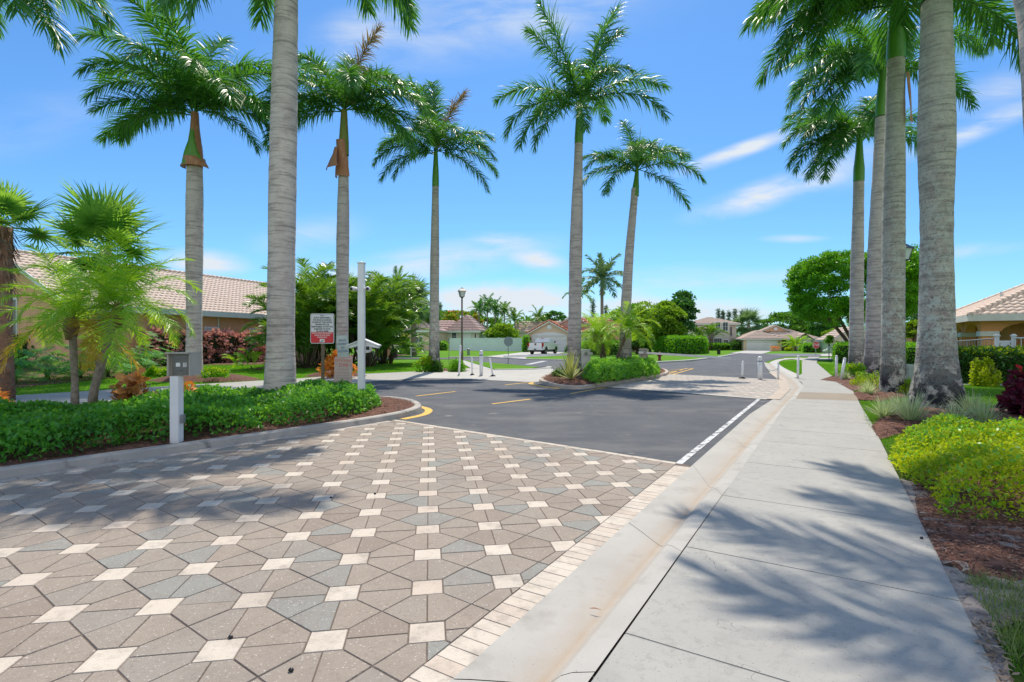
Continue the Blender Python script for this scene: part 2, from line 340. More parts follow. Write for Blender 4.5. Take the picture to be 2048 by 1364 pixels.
M['ti'] = leafmat('purple_leaf', (.045, .008, .022), (.16, .02, .05), .25, (.35, .03, .05), .35)
M['ti_red'] = leafmat('red_leaf', (.55, .02, .03), (.75, .06, .07), .3, (.8, .06, .05), .4)
M['yucca'] = leafmat('variegated_leaf', (.16, .26, .07), (.55, .55, .16), .3, (.6, .6, .15), .45)
M['liriope'] = leafmat('variegated_grass_leaf', (.30, .42, .16), (.72, .76, .45), .35, (.6, .7, .3), .5)
M['philo'] = leafmat('philodendron_leaf', (.03, .17, .015), (.11, .36, .03), .35, (.25, .6, .04), .5, .3)
M['shaft'] = mat('green_crownshaft', (.085, .26, .025), (.12, .33, .03), 2.5, .35, stretch=(6, 6, .6), c3=(.25, .26, .05), s3=1.2, t3=(.6, .9), spec=.5)
M['shaft_old'] = mat('aged_crownshaft', (.16, .26, .04), (.30, .22, .06), 2.0, .45, stretch=(5, 5, .8))
M['sheath'] = mat('dry_sheath', (.50, .22, .12), (.36, .14, .08), 3, .6, .5, 20, stretch=(4, 4, 1), c3=(.6, .36, .2), s3=3)
M['rachis'] = mat('leaf_stalk', (.14, .22, .05), (.2, .22, .07), 5, .5)
M['trunk_a'] = trunkmat('royal_trunk_grey', (.68, .59, .54), (.56, .49, .46), 9, dark=.0, lt=(.58, .72))
M['trunk_b'] = trunkmat('royal_trunk_lichen', (.56, .52, .44), (.44, .41, .35), 8, dark=1.0, lt=(.5, .6))
M['trunk_c'] = trunkmat('royal_trunk_dark_foot', (.62, .54, .50), (.50, .44, .42), 9, dark=.9, lt=(.56, .66))
M['bark'] = mat('brown_bark', (.10, .07, .05), (.17, .125, .09), 6, .95, .8, 25)
M['bark_shag'] = mat('shaggy_bark', (.38, .20, .12), (.18, .10, .065), 9, .95, 1, 30, c3=(.3, .24, .18), s3=6)
M['bark_pale'] = mat('pale_bark', (.38, .31, .26), (.22, .17, .14), 14, .95, .8, 40)
M['door_white'] = mat('garage_white', (.74, .74, .75), (.68, .68, .70), 1, .5)
M['car'] = mat('white_car_paint', (.80, .81, .83), (.78, .79, .81), 1, .22, coat=.8)
M['red'] = mat('red_plastic', (.45, .02, .02), None, rough=.25)
M['hydrant'] = mat('dark_red_paint', (.20, .02, .02), (.15, .02, .02), 8, .45)
M['sign_red'] = mat('sign_red', (.72, .04, .05), (.66, .05, .06), 4, .4)
M['sign_white'] = mat('sign_white', (.74, .76, .78), (.68, .7, .72), 5, .4)
M['sign_grey'] = mat('sign_grey_green', (.50, .56, .54), (.42, .48, .47), 5, .4)
M['sign_faded'] = mat('sign_faded', (.60, .49, .46), (.55, .42, .38), 6, .5, c3=(.62, .56, .55), s3=8)
M['sign_back'] = mat('sign_back_grey', (.26, .33, .34), None, rough=.5, metal=.3)
M['ink'] = mat('black_ink', (.03, .03, .04), None, rough=.6)
M['ink_red'] = mat('faded_red_ink', (.62, .10, .09), (.6, .28, .24), 12, .6)
M['ink_faint'] = mat('faint_ink', (.50, .35, .32), None, rough=.6)
M['ink_white'] = mat('white_ink', (.8, .8, .8), None, rough=.6)
M['ink_blue'] = mat('blue_ink', (.12, .2, .34), None, rough=.6)
M['box_beige'] = mat('beige_box_paint', (.42, .40, .34), (.36, .34, .29), 4, .5)
M['box_green'] = mat('pale_green_box', (.44, .50, .44), (.38, .44, .39), 4, .5)
M['steel'] = mat('brushed_steel', (.20, .19, .19), (.14, .13, .13), 9, .35, metal=.7, stretch=(1, 1, 8))

# ------------------------------------------------------------------ ground, roads, pavements
def tri_sheet(name, pts, z, material, kind='structure', parent=None):
    q = [Vector((p[0], p[1], 0)) for p in pts]; t = tessellate_polygon([q]); fs = []
    for a, b, c in t:
        fs.append((a, b, c) if (q[b]-q[a]).cross(q[c]-q[a]).z > 0 else (a, c, b))
    me = bpy.data.meshes.new(name); me.from_pydata([(p.x, p.y, z) for p in q], [], fs); me.update()
    o = link(name, me, material, parent)
    if kind and parent is None: tag(o, kind=kind)
    return o
def pg(*a, z=0.0): return [g(x, y, z) for x, y in a]
def ribbon(name, pts, prof, material, kind='structure', close=False):
    """pts: ground points; prof: list of (offset to the left, z)"""
    pts = [Vector((p[0], p[1], 0)) for p in pts]; n = len(pts); V = []; k = len(prof)
    for i, p in enumerate(pts):
        a = pts[i-1] if (i or close) else p; b = pts[(i+1) % n] if (i < n-1 or close) else p
        t1 = (p-a).normalized() if (p-a).length else (b-p).normalized(); t2 = (b-p).normalized() if (b-p).length else t1
        t = (t1+t2).normalized(); s = Vector((-t.y, t.x, 0)); c = max(.5, s.dot(Vector((-t1.y, t1.x, 0))))
        V += [p+s*(o/c)+Vector((0, 0, z)) for o, z in prof]
    m = n if close else n-1
    Fc = [(i*k+j, i*k+j+1, ((i+1) % n)*k+j+1, ((i+1) % n)*k+j) for i in range(m) for j in range(k-1)]
    o = MB().add(V, Fc).build(name, material)
    return tag(o, kind=kind) if kind else o
def smooth(pts, it=2, close=False):
    pts = [Vector((p[0], p[1], 0)) for p in pts]
    for _ in range(it):
        q = [] if close else [pts[0]]
        rng_ = range(len(pts)) if close else range(len(pts)-1)
        for i in rng_:
            a, b = pts[i], pts[(i+1) % len(pts)]; q += [a*.75+b*.25, a*.25+b*.75]
        if not close: q.append(pts[-1])
        pts = q
    return pts
def inside(P, poly):
    x, y = P[:, 0], P[:, 1]; c = np.zeros(len(P), bool); n = len(poly)
    for i in range(n):
        x0, y0, x1, y1 = poly[i][0], poly[i][1], poly[(i+1) % n][0], poly[(i+1) % n][1]
        if y0 == y1: continue
        c ^= ((y0 > y) != (y1 > y)) & (x < (x1-x0)*(y-y0)/(y1-y0)+x0)
    return c
def scatter(poly, dens, rng):
    xs = [p[0] for p in poly]; ys = [p[1] for p in poly]
    n = int(dens*(max(xs)-min(xs))*(max(ys)-min(ys)))
    P = np.stack([rng.uniform(min(xs), max(xs), n), rng.uniform(min(ys), max(ys), n)], 1)
    return P[inside(P, poly)]

tri_sheet('lawn', [(-1500, -60), (1500, -60), (1500, 3000), (-1500, 3000)], -0.02, M['lawn'])
asph = pg((791,839),(1386,933.5),(1550,800),(1562,779),(1556,760),(1537,742),(1528,725),(1543,720),(1573,713),(2300,712),(2300,707.5),(1523,707.5),(1462,705.5),
          (1452,712),(1430,716.5),(1384,722.6),(1313,726.5),(1262,728),(1180,725),(1138,721),(1051,719.5),(972,714.6),(899,715.4),(500,713.5),(500,718),(910,718.3),(926,720.5),
          (1080,735),(1100,735),(1106,739),(1100,752),(1076,764),(1060,764.4),(986,761),(913,757.5),(840,757),(770,762),(704,767)) + [Vector((-21.6, -1.2, 0)), Vector((-14.2, -4.6, 0))]
tri_sheet('road', asph, 0.0, M['asphalt'])
# side street, a lighter old surface laid over the lawn
apron = pg((840,757.2),(913,757.7),(986,761.2),(1060,764.6),(1077,764),(1104,752),(1112,740),(1100,737),(1048,739.4),(989,740),(942,736.6),(840,743.2))
tri_sheet('driveway_apron', apron, 0.012, M['concrete_new'])
tri_sheet('pavement', pg((517,762),(582,759),(664,752),(735,748),(840,743),(840,757.3),(770,762),(704,767))+[Vector((-21.7,-1.1,0)), Vector((-25.2, 1.4, 0))], 0.016, M['concrete'])
tri_sheet('footpath', pg((942,737),(989,740),(926,720.5),(910,718)), 0.018, M['concrete_new'])
tri_sheet('median_lawn', pg((928,721),(1078,735),(1062,738),(989,739.5)), 0.03, M['lawn'])
ribbon('kerb', smooth(pg((989,740.3),(1048,739.7),(1080,738.6),(1101,736),(1098,734),(1082,734)),1), [(-.12,.0),(-.1,.05),(.12,.06),(.16,.0)], M['curb_white'])
tri_sheet('truck_driveway', pg((972,713),(1052,703.6),(1136,703.6),(1119,706.5),(1115,711),(1053,714),(1050,719)), 0.006, M['concrete_new'])
tri_sheet('far_driveway', pg((1490,701.2),(1546,701.7),(1524,707.6),(1462,705.6)), 0.006, M['concrete_new'])
tri_sheet('cross_street', pg((1523,707.4),(2400,707.4),(2400,712.2),(1573,712.8)), 0.008, M['asphalt_far'])
tri_sheet('cross_pavement', pg((1560,716.5),(1600,716),(2200,716),(2200,720),(1633,720),(1612,724),(1601,720)), 0.008, M['concrete_new'])
tri_sheet('corner_driveway', pg((1640,709),(1672,706),(1760,706),(1700,712),(1644,712)), 0.011, M['concrete_new'])
ribbon('kerb', smooth(pg((1262,728),(1313,726.3),(1384,722.4),(1430,716.6),(1458,712),(1479,708)),1), [(0,.0),(.02,.1),(.3,.11),(.4,-.02)], M['curb_white'])
ribbon('kerb', pg((899,715.6),(972,714.6),(1051,719.6),(1138,721),(1180,725),(1262,728)), [(0,.0),(.02,.08),(.3,.09),(.4,-.02)], M['curb_white'])
ribbon('kerb', smooth(pg((1590,757),(1567,744.5),(1554,738),(1541,726.5),(1546,722.5),(1560,719),(1600,716.5)),1), [(-.45,.012),(-.4,.03),(0,.05),(.12,-.02)], M['curb_white'])
# gutter with a valley, in cast lengths
def gut(side):
    L_ = pg((905,1364),(1385,932),(1500,829),(1548,798),(1570,779),(1560,764),(1545,750),(1531,733),(1528,725))
    R_ = pg((1190,1364),(1444,1000),(1548,860),(1591,801),(1608,775),(1596,762),(1575,748),(1556,738),(1543,727))
    L_.insert(0, L_[0]-D.to_3d()*3); R_.insert(0, R_[0]-D.to_3d()*3)
    return L_, R_
GL, GR = gut(0)
def resample(P, step):
    out = [P[0]]; 
    for a, b in zip(P[:-1], P[1:]):
        n = max(1, int((b-a).length/step)); out += [a.lerp(b, i/n) for i in range(1, n+1)]
    return out
PR = [(0,.014),(.12,.012),(.35,.002),(.55,-.010),(.62,-.013),(.68,-.006),(.76,.03),(.84,.045),(1,.048)]
def gutter_piece(a0, a1, b0, b1, name='gutter'):
    V = []; k = len(PR)
    for p, q in ((a0, b0), (a1, b1)): V += [p.lerp(q, t)+Vector((0, 0, z)) for t, z in PR]
    return V, [(j, j+1, k+j+1, k+j) for j in range(k-1)]
gm = MB(); stain = MB()
LL = []; RR = []
for i in range(len(GL)-1):
    n = max(1, round((GL[i+1]-GL[i]).length/3.0))
    for j in range(n):
        t0, t1 = j/n, (j+1)/n
        e = .004/max(.3, (GL[i+1]-GL[i]).length)
        gm.add(*gutter_piece(GL[i].lerp(GL[i+1], t0+e), GL[i].lerp(GL[i+1], t1-e), GR[i].lerp(GR[i+1], t0+e), GR[i].lerp(GR[i+1], t1-e)))
go = gm.build('gutter', None); tag(go, kind='structure')
def gutter_mat():
    m = M['gutter']; nt = m.node_tree; N = nt.nodes; L = nt.links; p = N['Principled BSDF']
    src = p.inputs['Base Color'].links[0].from_socket
    at = N.new('ShaderNodeAttribute'); at.attribute_name = 'valley'
    tc = N.new('ShaderNodeTexCoord'); nz = N.new('ShaderNodeTexNoise'); nz.inputs['Scale'].default_value = 3.2; nz.inputs['Detail'].default_value = 7; nz.inputs['Roughness'].default_value = .65
    L.new(tc.outputs['Object'], nz.inputs[0])
    a = N.new('ShaderNodeMath'); a.operation = 'MULTIPLY'; a.inputs[1].default_value = 1.5; L.new(nz.outputs[0], a.inputs[0])
    b = N.new('ShaderNodeMath'); b.operation = 'MULTIPLY'; b.use_clamp = True; L.new(at.outputs['Fac'], b.inputs[0]); L.new(a.outputs[0], b.inputs[1])
    x = N.new('ShaderNodeMix'); x.data_type = 'RGBA'; L.new(b.outputs[0], x.inputs[0]); L.new(src, x.inputs[6]); x.inputs[7].default_value = (.37, .285, .205, 1)
    L.new(x.outputs[2], p.inputs['Base Color'])
gutter_mat(); go.data.materials.append(M['gutter'])
va = go.data.attributes.new('valley', 'FLOAT', 'POINT')
vals = {0:0,1:.05,2:.12,3:.5,4:.95,5:.6,6:.12,7:0,8:0}
va.data.foreach_set('value', [vals[i % len(PR)] for i in range(len(go.data.vertices))])
tri_sheet('gutter_bed', [p for p in GL]+[p for p in reversed(GR)], -0.016, M['mulch'])
# pavement beside the camera: slabs with open joints
v3 = lambda p: Vector((p[0], p[1], 0))
sw = MB(); us = [-3.6,-2.0,-.4,1.15,2.69,4.06,5.6,7.3,9.0,10.3,11.9,13.6,15.3]
zc = .048
for a, b in zip(us[:-1], us[1:]):
    a += .0022; b -= .0022
    vl = -.935; vr = lambda u: .66 if u < 12 else .66-.015*(u-12)
    sw.prism([uv(a, vl), uv(a, vr(a)), uv(b, vr(b)), uv(b, vl)], -.03, zc)
sw.prism([uv(15.304, vl), uv(15.304, vr(15.3)), v3(g(1717,805.5)), v3(g(1591,801))], -.03, zc)
sp_l = pg((1591,801),(1600,787),(1607,776),(1604,768),(1591,758),(1604,749),(1604,724.5),(1617,714.3)); sp_r = pg((1717,805.5),(1711,791),(1705,783),(1698,776),(1688,769),(1674,762.5),(1633,726.6),(1639,714.3))
for i in range(7):
    if i != 0: sw.prism([sp_l[i], sp_r[i], sp_r[i+1], sp_l[i+1]][::1], -.03, zc-.001*(i % 2))
tag(MB().prism([sp_l[0], sp_r[0], sp_r[1], sp_l[1]], -.03, zc).build('footpath_slab', M['concrete_stained']), kind='structure')
tag(sw.build('footpath', M['concrete'], bevel=.004), kind='structure')
tri_sheet('joint_bed', [uv(-3.6,-.95), uv(-3.6,.62), uv(15.2,.60), uv(15.2,-.95)], .03, M['grout'])
# white edge line and tarmac strip beside the gutter
def vline(name, y0, y1, v0, v1, z, m):
    return tri_sheet(name, [uv(y0, v0), uv(y0, v1), uv(y1, v1), uv(y1, v0)], z, m)
u0 = g(1385,932).xy.dot(D)
vline('edge_line', u0+.02, g(1548,798).xy.dot(D)-.1, -1.735, -1.645, .006, M['whiteline'])
# yellow markings
def stroke(a, b, wd=.1):
    a, b = g(*a), g(*b); ribbon('yellow_line', [a, b], [(-wd/2, .005), (wd/2, .005)], M['yellow'])
for a, b in (((832,792.5),(911,783.2)), ((984,808),(1061,798.5)), ((1010,770),(1056,765)), ((1140,787.5),(1212,775)),
             ((1340,750.5),(1386,737.5)), ((1327,750.5),(1373,736.8)), ((1331,741),(1386,736.8)), ((1336,744.5),(1362,741))): stroke(a, b)
ribbon('yellow_line', smooth(pg((805,838.5),(845,831),(858,824),(857,818),(838,813)),2), [(-.085,.005),(.085,.005)], M['yellow'])
ribbon('yellow_line', smooth(pg((1118,777.5),(1085,773),(1063,768.5),(1060,766),(1068,764.8)),2), [(-.09,.005),(.09,.005)], M['yellow'])
tri_sheet('stop_line', pg((1049,729),(1084,722),(1096,722),(1062,729)), .006, M['whiteline'])

# pavers ---------------------------------------------------------------------
def clip(poly, p, n):                        # keep the side where (x-p).n >= 0
    out = []
    for i in range(len(poly)):
        a, b = poly[i], poly[(i+1) % len(poly)]; da = (a-p).dot(n); db = (b-p).dot(n)
        if da >= 0: out.append(a)
        if da*db < 0: out.append(a+(b-a)*(da/(da-db)))
    return out
class Pave:
    def __init__(s): s.V = []; s.F4 = []; s.T = []; s.polys = []
    def tile(s, poly, tint, z, gap=.003, drop=.006, rng=random):
        poly = [Vector((p[0], p[1])) for p in poly]
        n = len(poly)
        if n < 3: return
        A = sum(poly[i].x*poly[(i+1) % n].y-poly[(i+1) % n].x*poly[i].y for i in range(n))/2
        if A < 0: poly.reverse(); A = -A
        if A < .0006: return
        for i in range(n):                    # inset for the joint
            a, b = poly[i], poly[(i+1) % n]
        q = list(poly)
        for i in range(n):
            a, b = poly[i], poly[(i+1) % n]; t = (b-a)
            if t.length < 1e-5: continue
            t.normalize(); nn = Vector((-t.y, t.x)); q = clip(q, a+nn*gap, nn)
        if len(q) < 3: return
        c = sum(q, Vector((0, 0)))/len(q); zz = z+rng.uniform(-.0015, .0015); tx_, ty_ = rng.uniform(-.008, .008), rng.uniform(-.008, .008)
        b0 = len(s.V); k = len(q)
        s.V += [(p.x, p.y, zz-drop) for p in q]+[((p+(c-p)*min(.4, .004/max(.004, (c-p).length))).x, (p+(c-p)*min(.4, .004/max(.004, (c-p).length))).y, zz) for p in q]
        s.T += [tint]*(2*k)
        s.polys += [tuple(b0+k+i for i in range(k))]+[(b0+i, b0+(i+1) % k, b0+k+(i+1) % k, b0+k+i) for i in range(k)]
    def build(s, name, material):
        me = bpy.data.meshes.new(name); me.from_pydata(s.V, [], s.polys); me.update()
        a = me.attributes.new('tint', 'FLOAT', 'POINT'); a.data.foreach_set('value', s.T)
        return tag(link(name, me, material), kind='structure')
def pavermat(name, cols, sp=.65):
    m = bpy.data.materials.new(name); m.use_nodes = True; nt = m.node_tree; N = nt.nodes; L = nt.links
    p = N['Principled BSDF']; p.inputs['Roughness'].default_value = .85; p.inputs['Specular IOR Level'].default_value = .3
    at = N.new('ShaderNodeAttribute'); at.attribute_name = 'tint'
    cr = N.new('ShaderNodeValToRGB'); cr.color_ramp.interpolation = 'LINEAR'; L.new(at.outputs['Fac'], cr.inputs[0])
    e = cr.color_ramp.elements; e[0].position = 0; e[0].color = (*cols[0], 1); e[1].position = 1; e[1].color = (*cols[-1], 1)
    for i, c in enumerate(cols[1:-1]): x = e.new((i+1)/(len(cols)-1)); x.color = (*c, 1)
    tc = N.new('ShaderNodeTexCoord'); col = cr.outputs[0]
    def layer(col, sc, a, b, c, f, de=5):
        nz = N.new('ShaderNodeTexNoise'); nz.inputs['Scale'].default_value = sc; nz.inputs['Detail'].default_value = de; nz.inputs['Roughness'].default_value = .65; L.new(tc.outputs['Object'], nz.inputs[0])
        r = N.new('ShaderNodeMapRange'); r.inputs['From Min'].default_value = a; r.inputs['From Max'].default_value = b; r.inputs['To Max'].default_value = f; L.new(nz.outputs[0], r.inputs['Value'])
        x = N.new('ShaderNodeMix'); x.data_type = 'RGBA'; L.new(r.outputs[0], x.inputs[0]); L.new(col, x.inputs[6]); x.inputs[7].default_value = (*c, 1); return x.outputs[2]
    col = layer(col, 1.1, .48, .75, (.17, .145, .125), .4); col = layer(col, 3.5, .5, .75, (.36, .32, .28), .35)
    col = layer(col, 38, .54, .68, (.17, .135, .115), sp*.6)
    col = layer(col, 7, .5, .7, (.20, .165, .14), .4)
    col = layer(col, 70, .64, .69, (.55, .50, .46), .8, 2)
    L.new(col, p.inputs['Base Color'])
    b = N.new('ShaderNodeBump'); b.inputs['Strength'].default_value = .45; b.inputs['Distance'].default_value = .01
    nz = N.new('ShaderNodeTexNoise'); nz.inputs['Scale'].default_value = 120; nz.inputs['Detail'].default_value = 4; L.new(tc.outputs['Object'], nz.inputs[0]); L.new(nz.outputs[0], b.inputs['Height']); L.new(b.outputs[0], p.inputs['Normal'])
    return m
M['pav'] = pavermat('clay_pavers', [(.25,.252,.232), (.268,.247,.218), (.29,.25,.21), (.302,.25,.205), (.245,.198,.162)])
M['pav_l'] = pavermat('cream_pavers', [(.53,.46,.385), (.58,.52,.44), (.52,.435,.36)], .35)
M['pav_far'] = pavermat('weathered_pavers', [(.37,.35,.325), (.43,.39,.35), (.44,.385,.34)])
prg = random.Random(5)
def lattice(org, ang, pitch, sq, planes, bounds, z, mt, ml, names):
    a = R(ang); ex = Vector((math.cos(a), math.sin(a))); ey = Vector((-math.sin(a), math.cos(a)))
    P1, P2 = Pave(), Pave()
    def P(x, y): return Vector((org[0], org[1]))+ex*(x*pitch)+ey*(y*pitch)
    def put(pv, poly, tint):
        for p, n in planes:
            poly = clip(poly, p, n)
            if len(poly) < 3: return
        pv.tile(poly, tint, z, rng=prg)
    s = sq/2/pitch
    for i in range(*bounds[0]):
        for j in range(*bounds[1]):
            if P(i, j).y < .3: continue
            put(P2, [P(i-s,j-s),P(i+s,j-s),P(i+s,j+s),P(i-s,j+s)], prg.random())
            base = prg.random()
            for sg in (1, -1):
                tt = lambda: 0.0+.12*prg.random() if prg.random() < .16 else min(1, max(0, .25+.75*(.5*base+.5*prg.random())))
                put(P1, [P(i+s,j),P(i+1-s,j),P(i+1-s,j+sg*s),P(i+.5,j+sg*.5),P(i+s,j+sg*s)], tt())
                put(P1, [P(i,j+s),P(i,j+1-s),P(i+sg*s,j+1-s),P(i+sg*.5,j+.5),P(i+sg*s,j+s)], tt())
    return P1.build(names[0], mt), P2.build(names[1], ml)
def row(a, b, wd, step, z, names, mt, side=1, maxn=400):      # a soldier course between a and b, to the left of a->b
    pv = Pave(); a = Vector((a[0], a[1])); b = Vector((b[0], b[1])); t = (b-a).normalized(); n = Vector((-t.y, t.x))*side
    L_ = (b-a).length
    for i in range(int(L_/step)):
        p = a+t*(i*step); pv.tile([p, p+t*step, p+t*step+n*wd, p+n*wd], prg.random(), z, .002, rng=prg)
    return pv.build(names, mt)
v2 = lambda p: Vector((p[0], p[1]))
gv = -1.505                                    # gutter edge line across the road
pe0, pe1 = v2(g(791,840)), v2(g(1372,929)); tE = (pe1-pe0).normalized(); nE = Vector((tE.y, -tE.x))
if nE.y > 0: nE = -nE
cl0, cl1 = Vector((-5.95, 6.0)), Vector((-2.45, 10.55)); tC = (cl1-cl0).normalized(); nC = Vector((tC.y, -tC.x))
D2 = v2(D); R2 = v2(Rv); ZP = .010
bw = .205
planes = [(v2(uv(0, gv-bw)), -R2), (pe0+nE*.11, nE), (cl0+nC*.22, nC)]
lattice((-.450*1.032, 2.774*1.032), 9.0, .527, .198, planes, ((-30, 10), (-3, 22)), ZP, M['pav'], M['pav_l'], ('clay_pavers', 'cream_square_pavers'))
row(uv(-.2, gv), uv(u0-.02, gv), bw, .103, ZP+.001, 'border_pavers', M['pav_l'])
row(pe0, pe1-tE*.1, .105, .21, ZP, 'end_course_pavers', M['pav_l'], -1 if (Vector((-tE.y, tE.x))-nE).length > 1 else 1)
row(cl0-tC*8, cl1, .215, .21, ZP, 'curb_course_pavers', M['pav_far'], -1)
tri_sheet('paver_bed', [uv(-4, gv), uv(u0, gv), Vector((pe0.x, pe0.y, 0)), Vector((-14.2, -4.6, 0))], .004, M['grout'])
fz = [v2(p) for p in pg((1213,774),(1534,799),(1560,778),(1556,760),(1480,758.5),(1360,752),(1337,749))]
fpl = []
for a, b in ((fz[0], fz[1]), (fz[1], fz[2]), (fz[2], fz[3]), (fz[3], fz[6]), (fz[6], fz[0])):
    t = (b-a).normalized(); n = Vector((-t.y, t.x)); c = sum(fz, Vector((0, 0)))/7
    if (c-a).dot(n) < 0: n = -n
    fpl.append((a+n*(.0 if abs(t.y) > .55 else .12), n))
lattice((6, 18), 9.0, .527, .198, fpl, ((-10, 22), (-10, 18)), .012, M['pav_far'], M['pav_l'], ('weathered_pavers', 'pale_square_pavers'))
tri_sheet('far_paver_bed', [Vector((p.x, p.y, 0)) for p in fz], .005, M['grout'])
for a, b in ((fz[0], fz[1]), (fz[6], fz[3])): ribbon('paver_border', [a, b], [(-.1, .014), (.1, .014)], M['curb_white'])
ribbon('apron_border', [fz[1], fz[2], v2(g(1554,758)), v2(g(1538,745))], [(-.32,.012),(-.3,.02),(0,.022),(.0,.0)], M['curb_tan'])

# planted islands: soil mound inside a concrete kerb
def island(nm, pts, kmat, base=.1, mound=.0):
    pts = smooth(pts, 2, True); A = sum(pts[i].x*pts[(i+1) % len(pts)].y-pts[(i+1) % len(pts)].x*pts[i].y for i in range(len(pts)))
    if A < 0: pts.reverse()
    ribbon(nm+'_kerb', pts, [(0, -.01), (.015, .10), (.035, .12), (.16, .122), (.18, .10), (.18, .05)], kmat, close=True)
    c = sum(pts, Vector((0, 0, 0)))/len(pts)
    inner = ribbon_inner(pts, .17)
    return inner
def ribbon_inner(pts, d):
    n = len(pts); out = []
    for i, p in enumerate(pts):
        t = (pts[(i+1) % n]-pts[i-1]).normalized(); out.append(p+Vector((-t.y, t.x, 0))*d)
    return out
def soil_patch(name, poly, z, m, bumpy=.03, step=.16, seed=1, parent=None):
    """bumpy ground sheet: a grid clipped to the outline"""
    r = np.random.default_rng(seed); bm = bmesh.new(); vs = [bm.verts.new((p[0], p[1], z)) for p in poly]
    f = bm.faces.new(vs); bmesh.ops.triangulate(bm, faces=[f])
    for _ in range(4):
        es = [e for e in bm.edges if e.calc_length() > step]
        if not es: break
        bmesh.ops.subdivide_edges(bm, edges=es, cuts=1); bmesh.ops.triangulate(bm, faces=bm.faces)
    for v in bm.verts:
        if not v.is_boundary: v.co.z += float(r.uniform(-.2, 1))*bumpy
    for f in bm.faces:
        if f.normal.z < 0: f.normal_flip()
    me = bpy.data.meshes.new(name); bm.to_mesh(me); bm.free()
    return tag(link(name, me, m, parent, True), kind='structure')
isl_l = [Vector((-14.2,-4.6,0)), Vector((-5.93,6.02,0)), Vector((-4.5,7.75,0)), Vector((-3.4,9.15,0)), Vector((-2.5,10.4,0)), Vector((-2.1,11.3,0)), Vector((-2.05,12.3,0)), Vector((-2.6,13.6,0)), Vector((-3.6,14.3,0)), Vector((-4.8,14.1,0)), Vector((-7,12.0,0)), Vector((-9.5,8.8,0)), Vector((-17.5,-1.6,0))]
isl_r = pg((1077,765.5),(1108,776),(1155,780),(1194,775.5),(1210,773),(1270,762.5),(1331,752.5),(1340,747),(1330,740.5),(1280,738.5),(1200,739),(1140,743),(1095,752),(1079,761))
in_l = island('left_island', isl_l, M['curb']); in_r = island('far_island', isl_r, M['curb_tan'])
soil_patch('mulch_bed', in_l, .10, M['mulch'], .04, .3, 1); soil_patch('mulch_bed', in_r, .12, M['mulch'], .07, .3, 2)
# beds and verge on the right
verge = pg((1990,1364),(1931,1228),(1814.5,1000),(1795,958),(1740.5,851),(1717,805.5),(1705,783),(1700,778),(1674,764),(1700,757),(2100,757),(2300,800),(3400,1100),(4200,1364),z=.03)
verge = [uv(-3.6,.67)]+verge+[Vector((9, -1, 0))]
soil_patch('verge', verge, .022, M['lawn_near'], .015, .4, 3)
b1 = pg((1742,853),(1757,880),(1800,868),(1900,862),(2048,872),(2200,860),(2200,830),(2048,840),(1960,822),(1900,810),(1830,810),(1790,826),(1760,838),z=.04)
b1b = pg((1706,786),(1716,799),(1760,803),(1830,791),(1842,775),(1790,765),(1745,775),z=.04)
soil_patch('mulch_bed', b1b, .045, M['mulch'], .09, .2, 14)
soil_patch('mulch_bed', b1, .045, M['mulch'], .09, .2, 4)
b2 = pg((1822,960),(1838,1040),(1868,1095),(1885,1130),(1960,1160),(2100,1180),(2500,1210),(2700,1000),(2400,900),(2100,880),(1900,900),z=.04)
soil_patch('mulch_bed', b2, .046, M['mulch'], .05, .12, 5)
b3 = pg((1800,958),(1818,1000),(1845,1055),(1900,1165),(1945,1255),(1990,1262),(2048,1240),(2300,1260),(2500,1215),(2100,1185),(1960,1165),(1880,1130),(1862,1098),(1832,1042),(1815,962),z=.035)
soil_patch('sandy_strip', b3, .040, M['soil'], .02, .12, 6)
b4 = pg((1945,1255),(2010,1400),(2040,1400),(1985,1262),z=.035)
soil_patch('sandy_strip', b4, .039, M['soil'], .02, .12, 7)
b5 = pg((2000,835),(2048,850),(2300,850),(2300,800),(2010,800),(1990,815),z=.04)
soil_patch('mulch_bed', b5, .05, M['soil'], .05, .2, 8)
b6 = pg((1640,760),(1672,764),(1706,783),(1745,775),(1790,757),(1770,742),(1700,741),z=.04)
soil_patch('mulch_bed', b6, .052, M['mulch'], .06, .3, 9)
# lawn mounds of mulch on the left, beyond the pavement
def mound(px0, px1, py, Y, h, seed):
    c = W((px0+px1)/2, py, Y); rx = (px1-px0)/2*Y/F; n = 24
    pts = [Vector((c.x+rx*math.cos(2*math.pi*k/n)*random.Random(seed+k).uniform(.93,1.05), Y+rx*.5*math.sin(2*math.pi*k/n), 0)) for k in range(n)]
    bm = bmesh.new(); rings = []
    for q in range(6):
        f = 1-q/6; rings.append([bm.verts.new((c.x+(p.x-c.x)*f, Y+(p.y-Y)*f, -.02+h*(1-f**2)+.02*random.Random(seed+q*31+i).random())) for i, p in enumerate(pts)])
    top = bm.verts.new((c.x, Y, h))
    for a, b in zip(rings[:-1], rings[1:]):
        for i in range(n): bm.faces.new((a[i], a[(i+1) % n], b[(i+1) % n], b[i]))
    for i in range(n): bm.faces.new((rings[-1][i], rings[-1][(i+1) % n], top))
    me = bpy.data.meshes.new('mulch_bed'); bm.to_mesh(me); bm.free()
    return tag(link('mulch_bed', me, M['mulch'], None, True), kind='structure')
mound(300, 520, 750, 21.5, .32, 1); mound(610, 735, 750, 23.8, .28, 2); mound(840, 945, 735, 28.3, .12, 3)
soil_patch('mulch_bed', pg((-300,800),(0,790),(35,784),(30,776),(330,745),(330,728),(-300,728)), .0, M['mulch'], .05, 1.5, 11)
soil_patch('mulch_bed', pg((330,727),(330,732),(600,728),(860,706),(600,712)), .0, M['mulch'], .05, 1.5, 12)
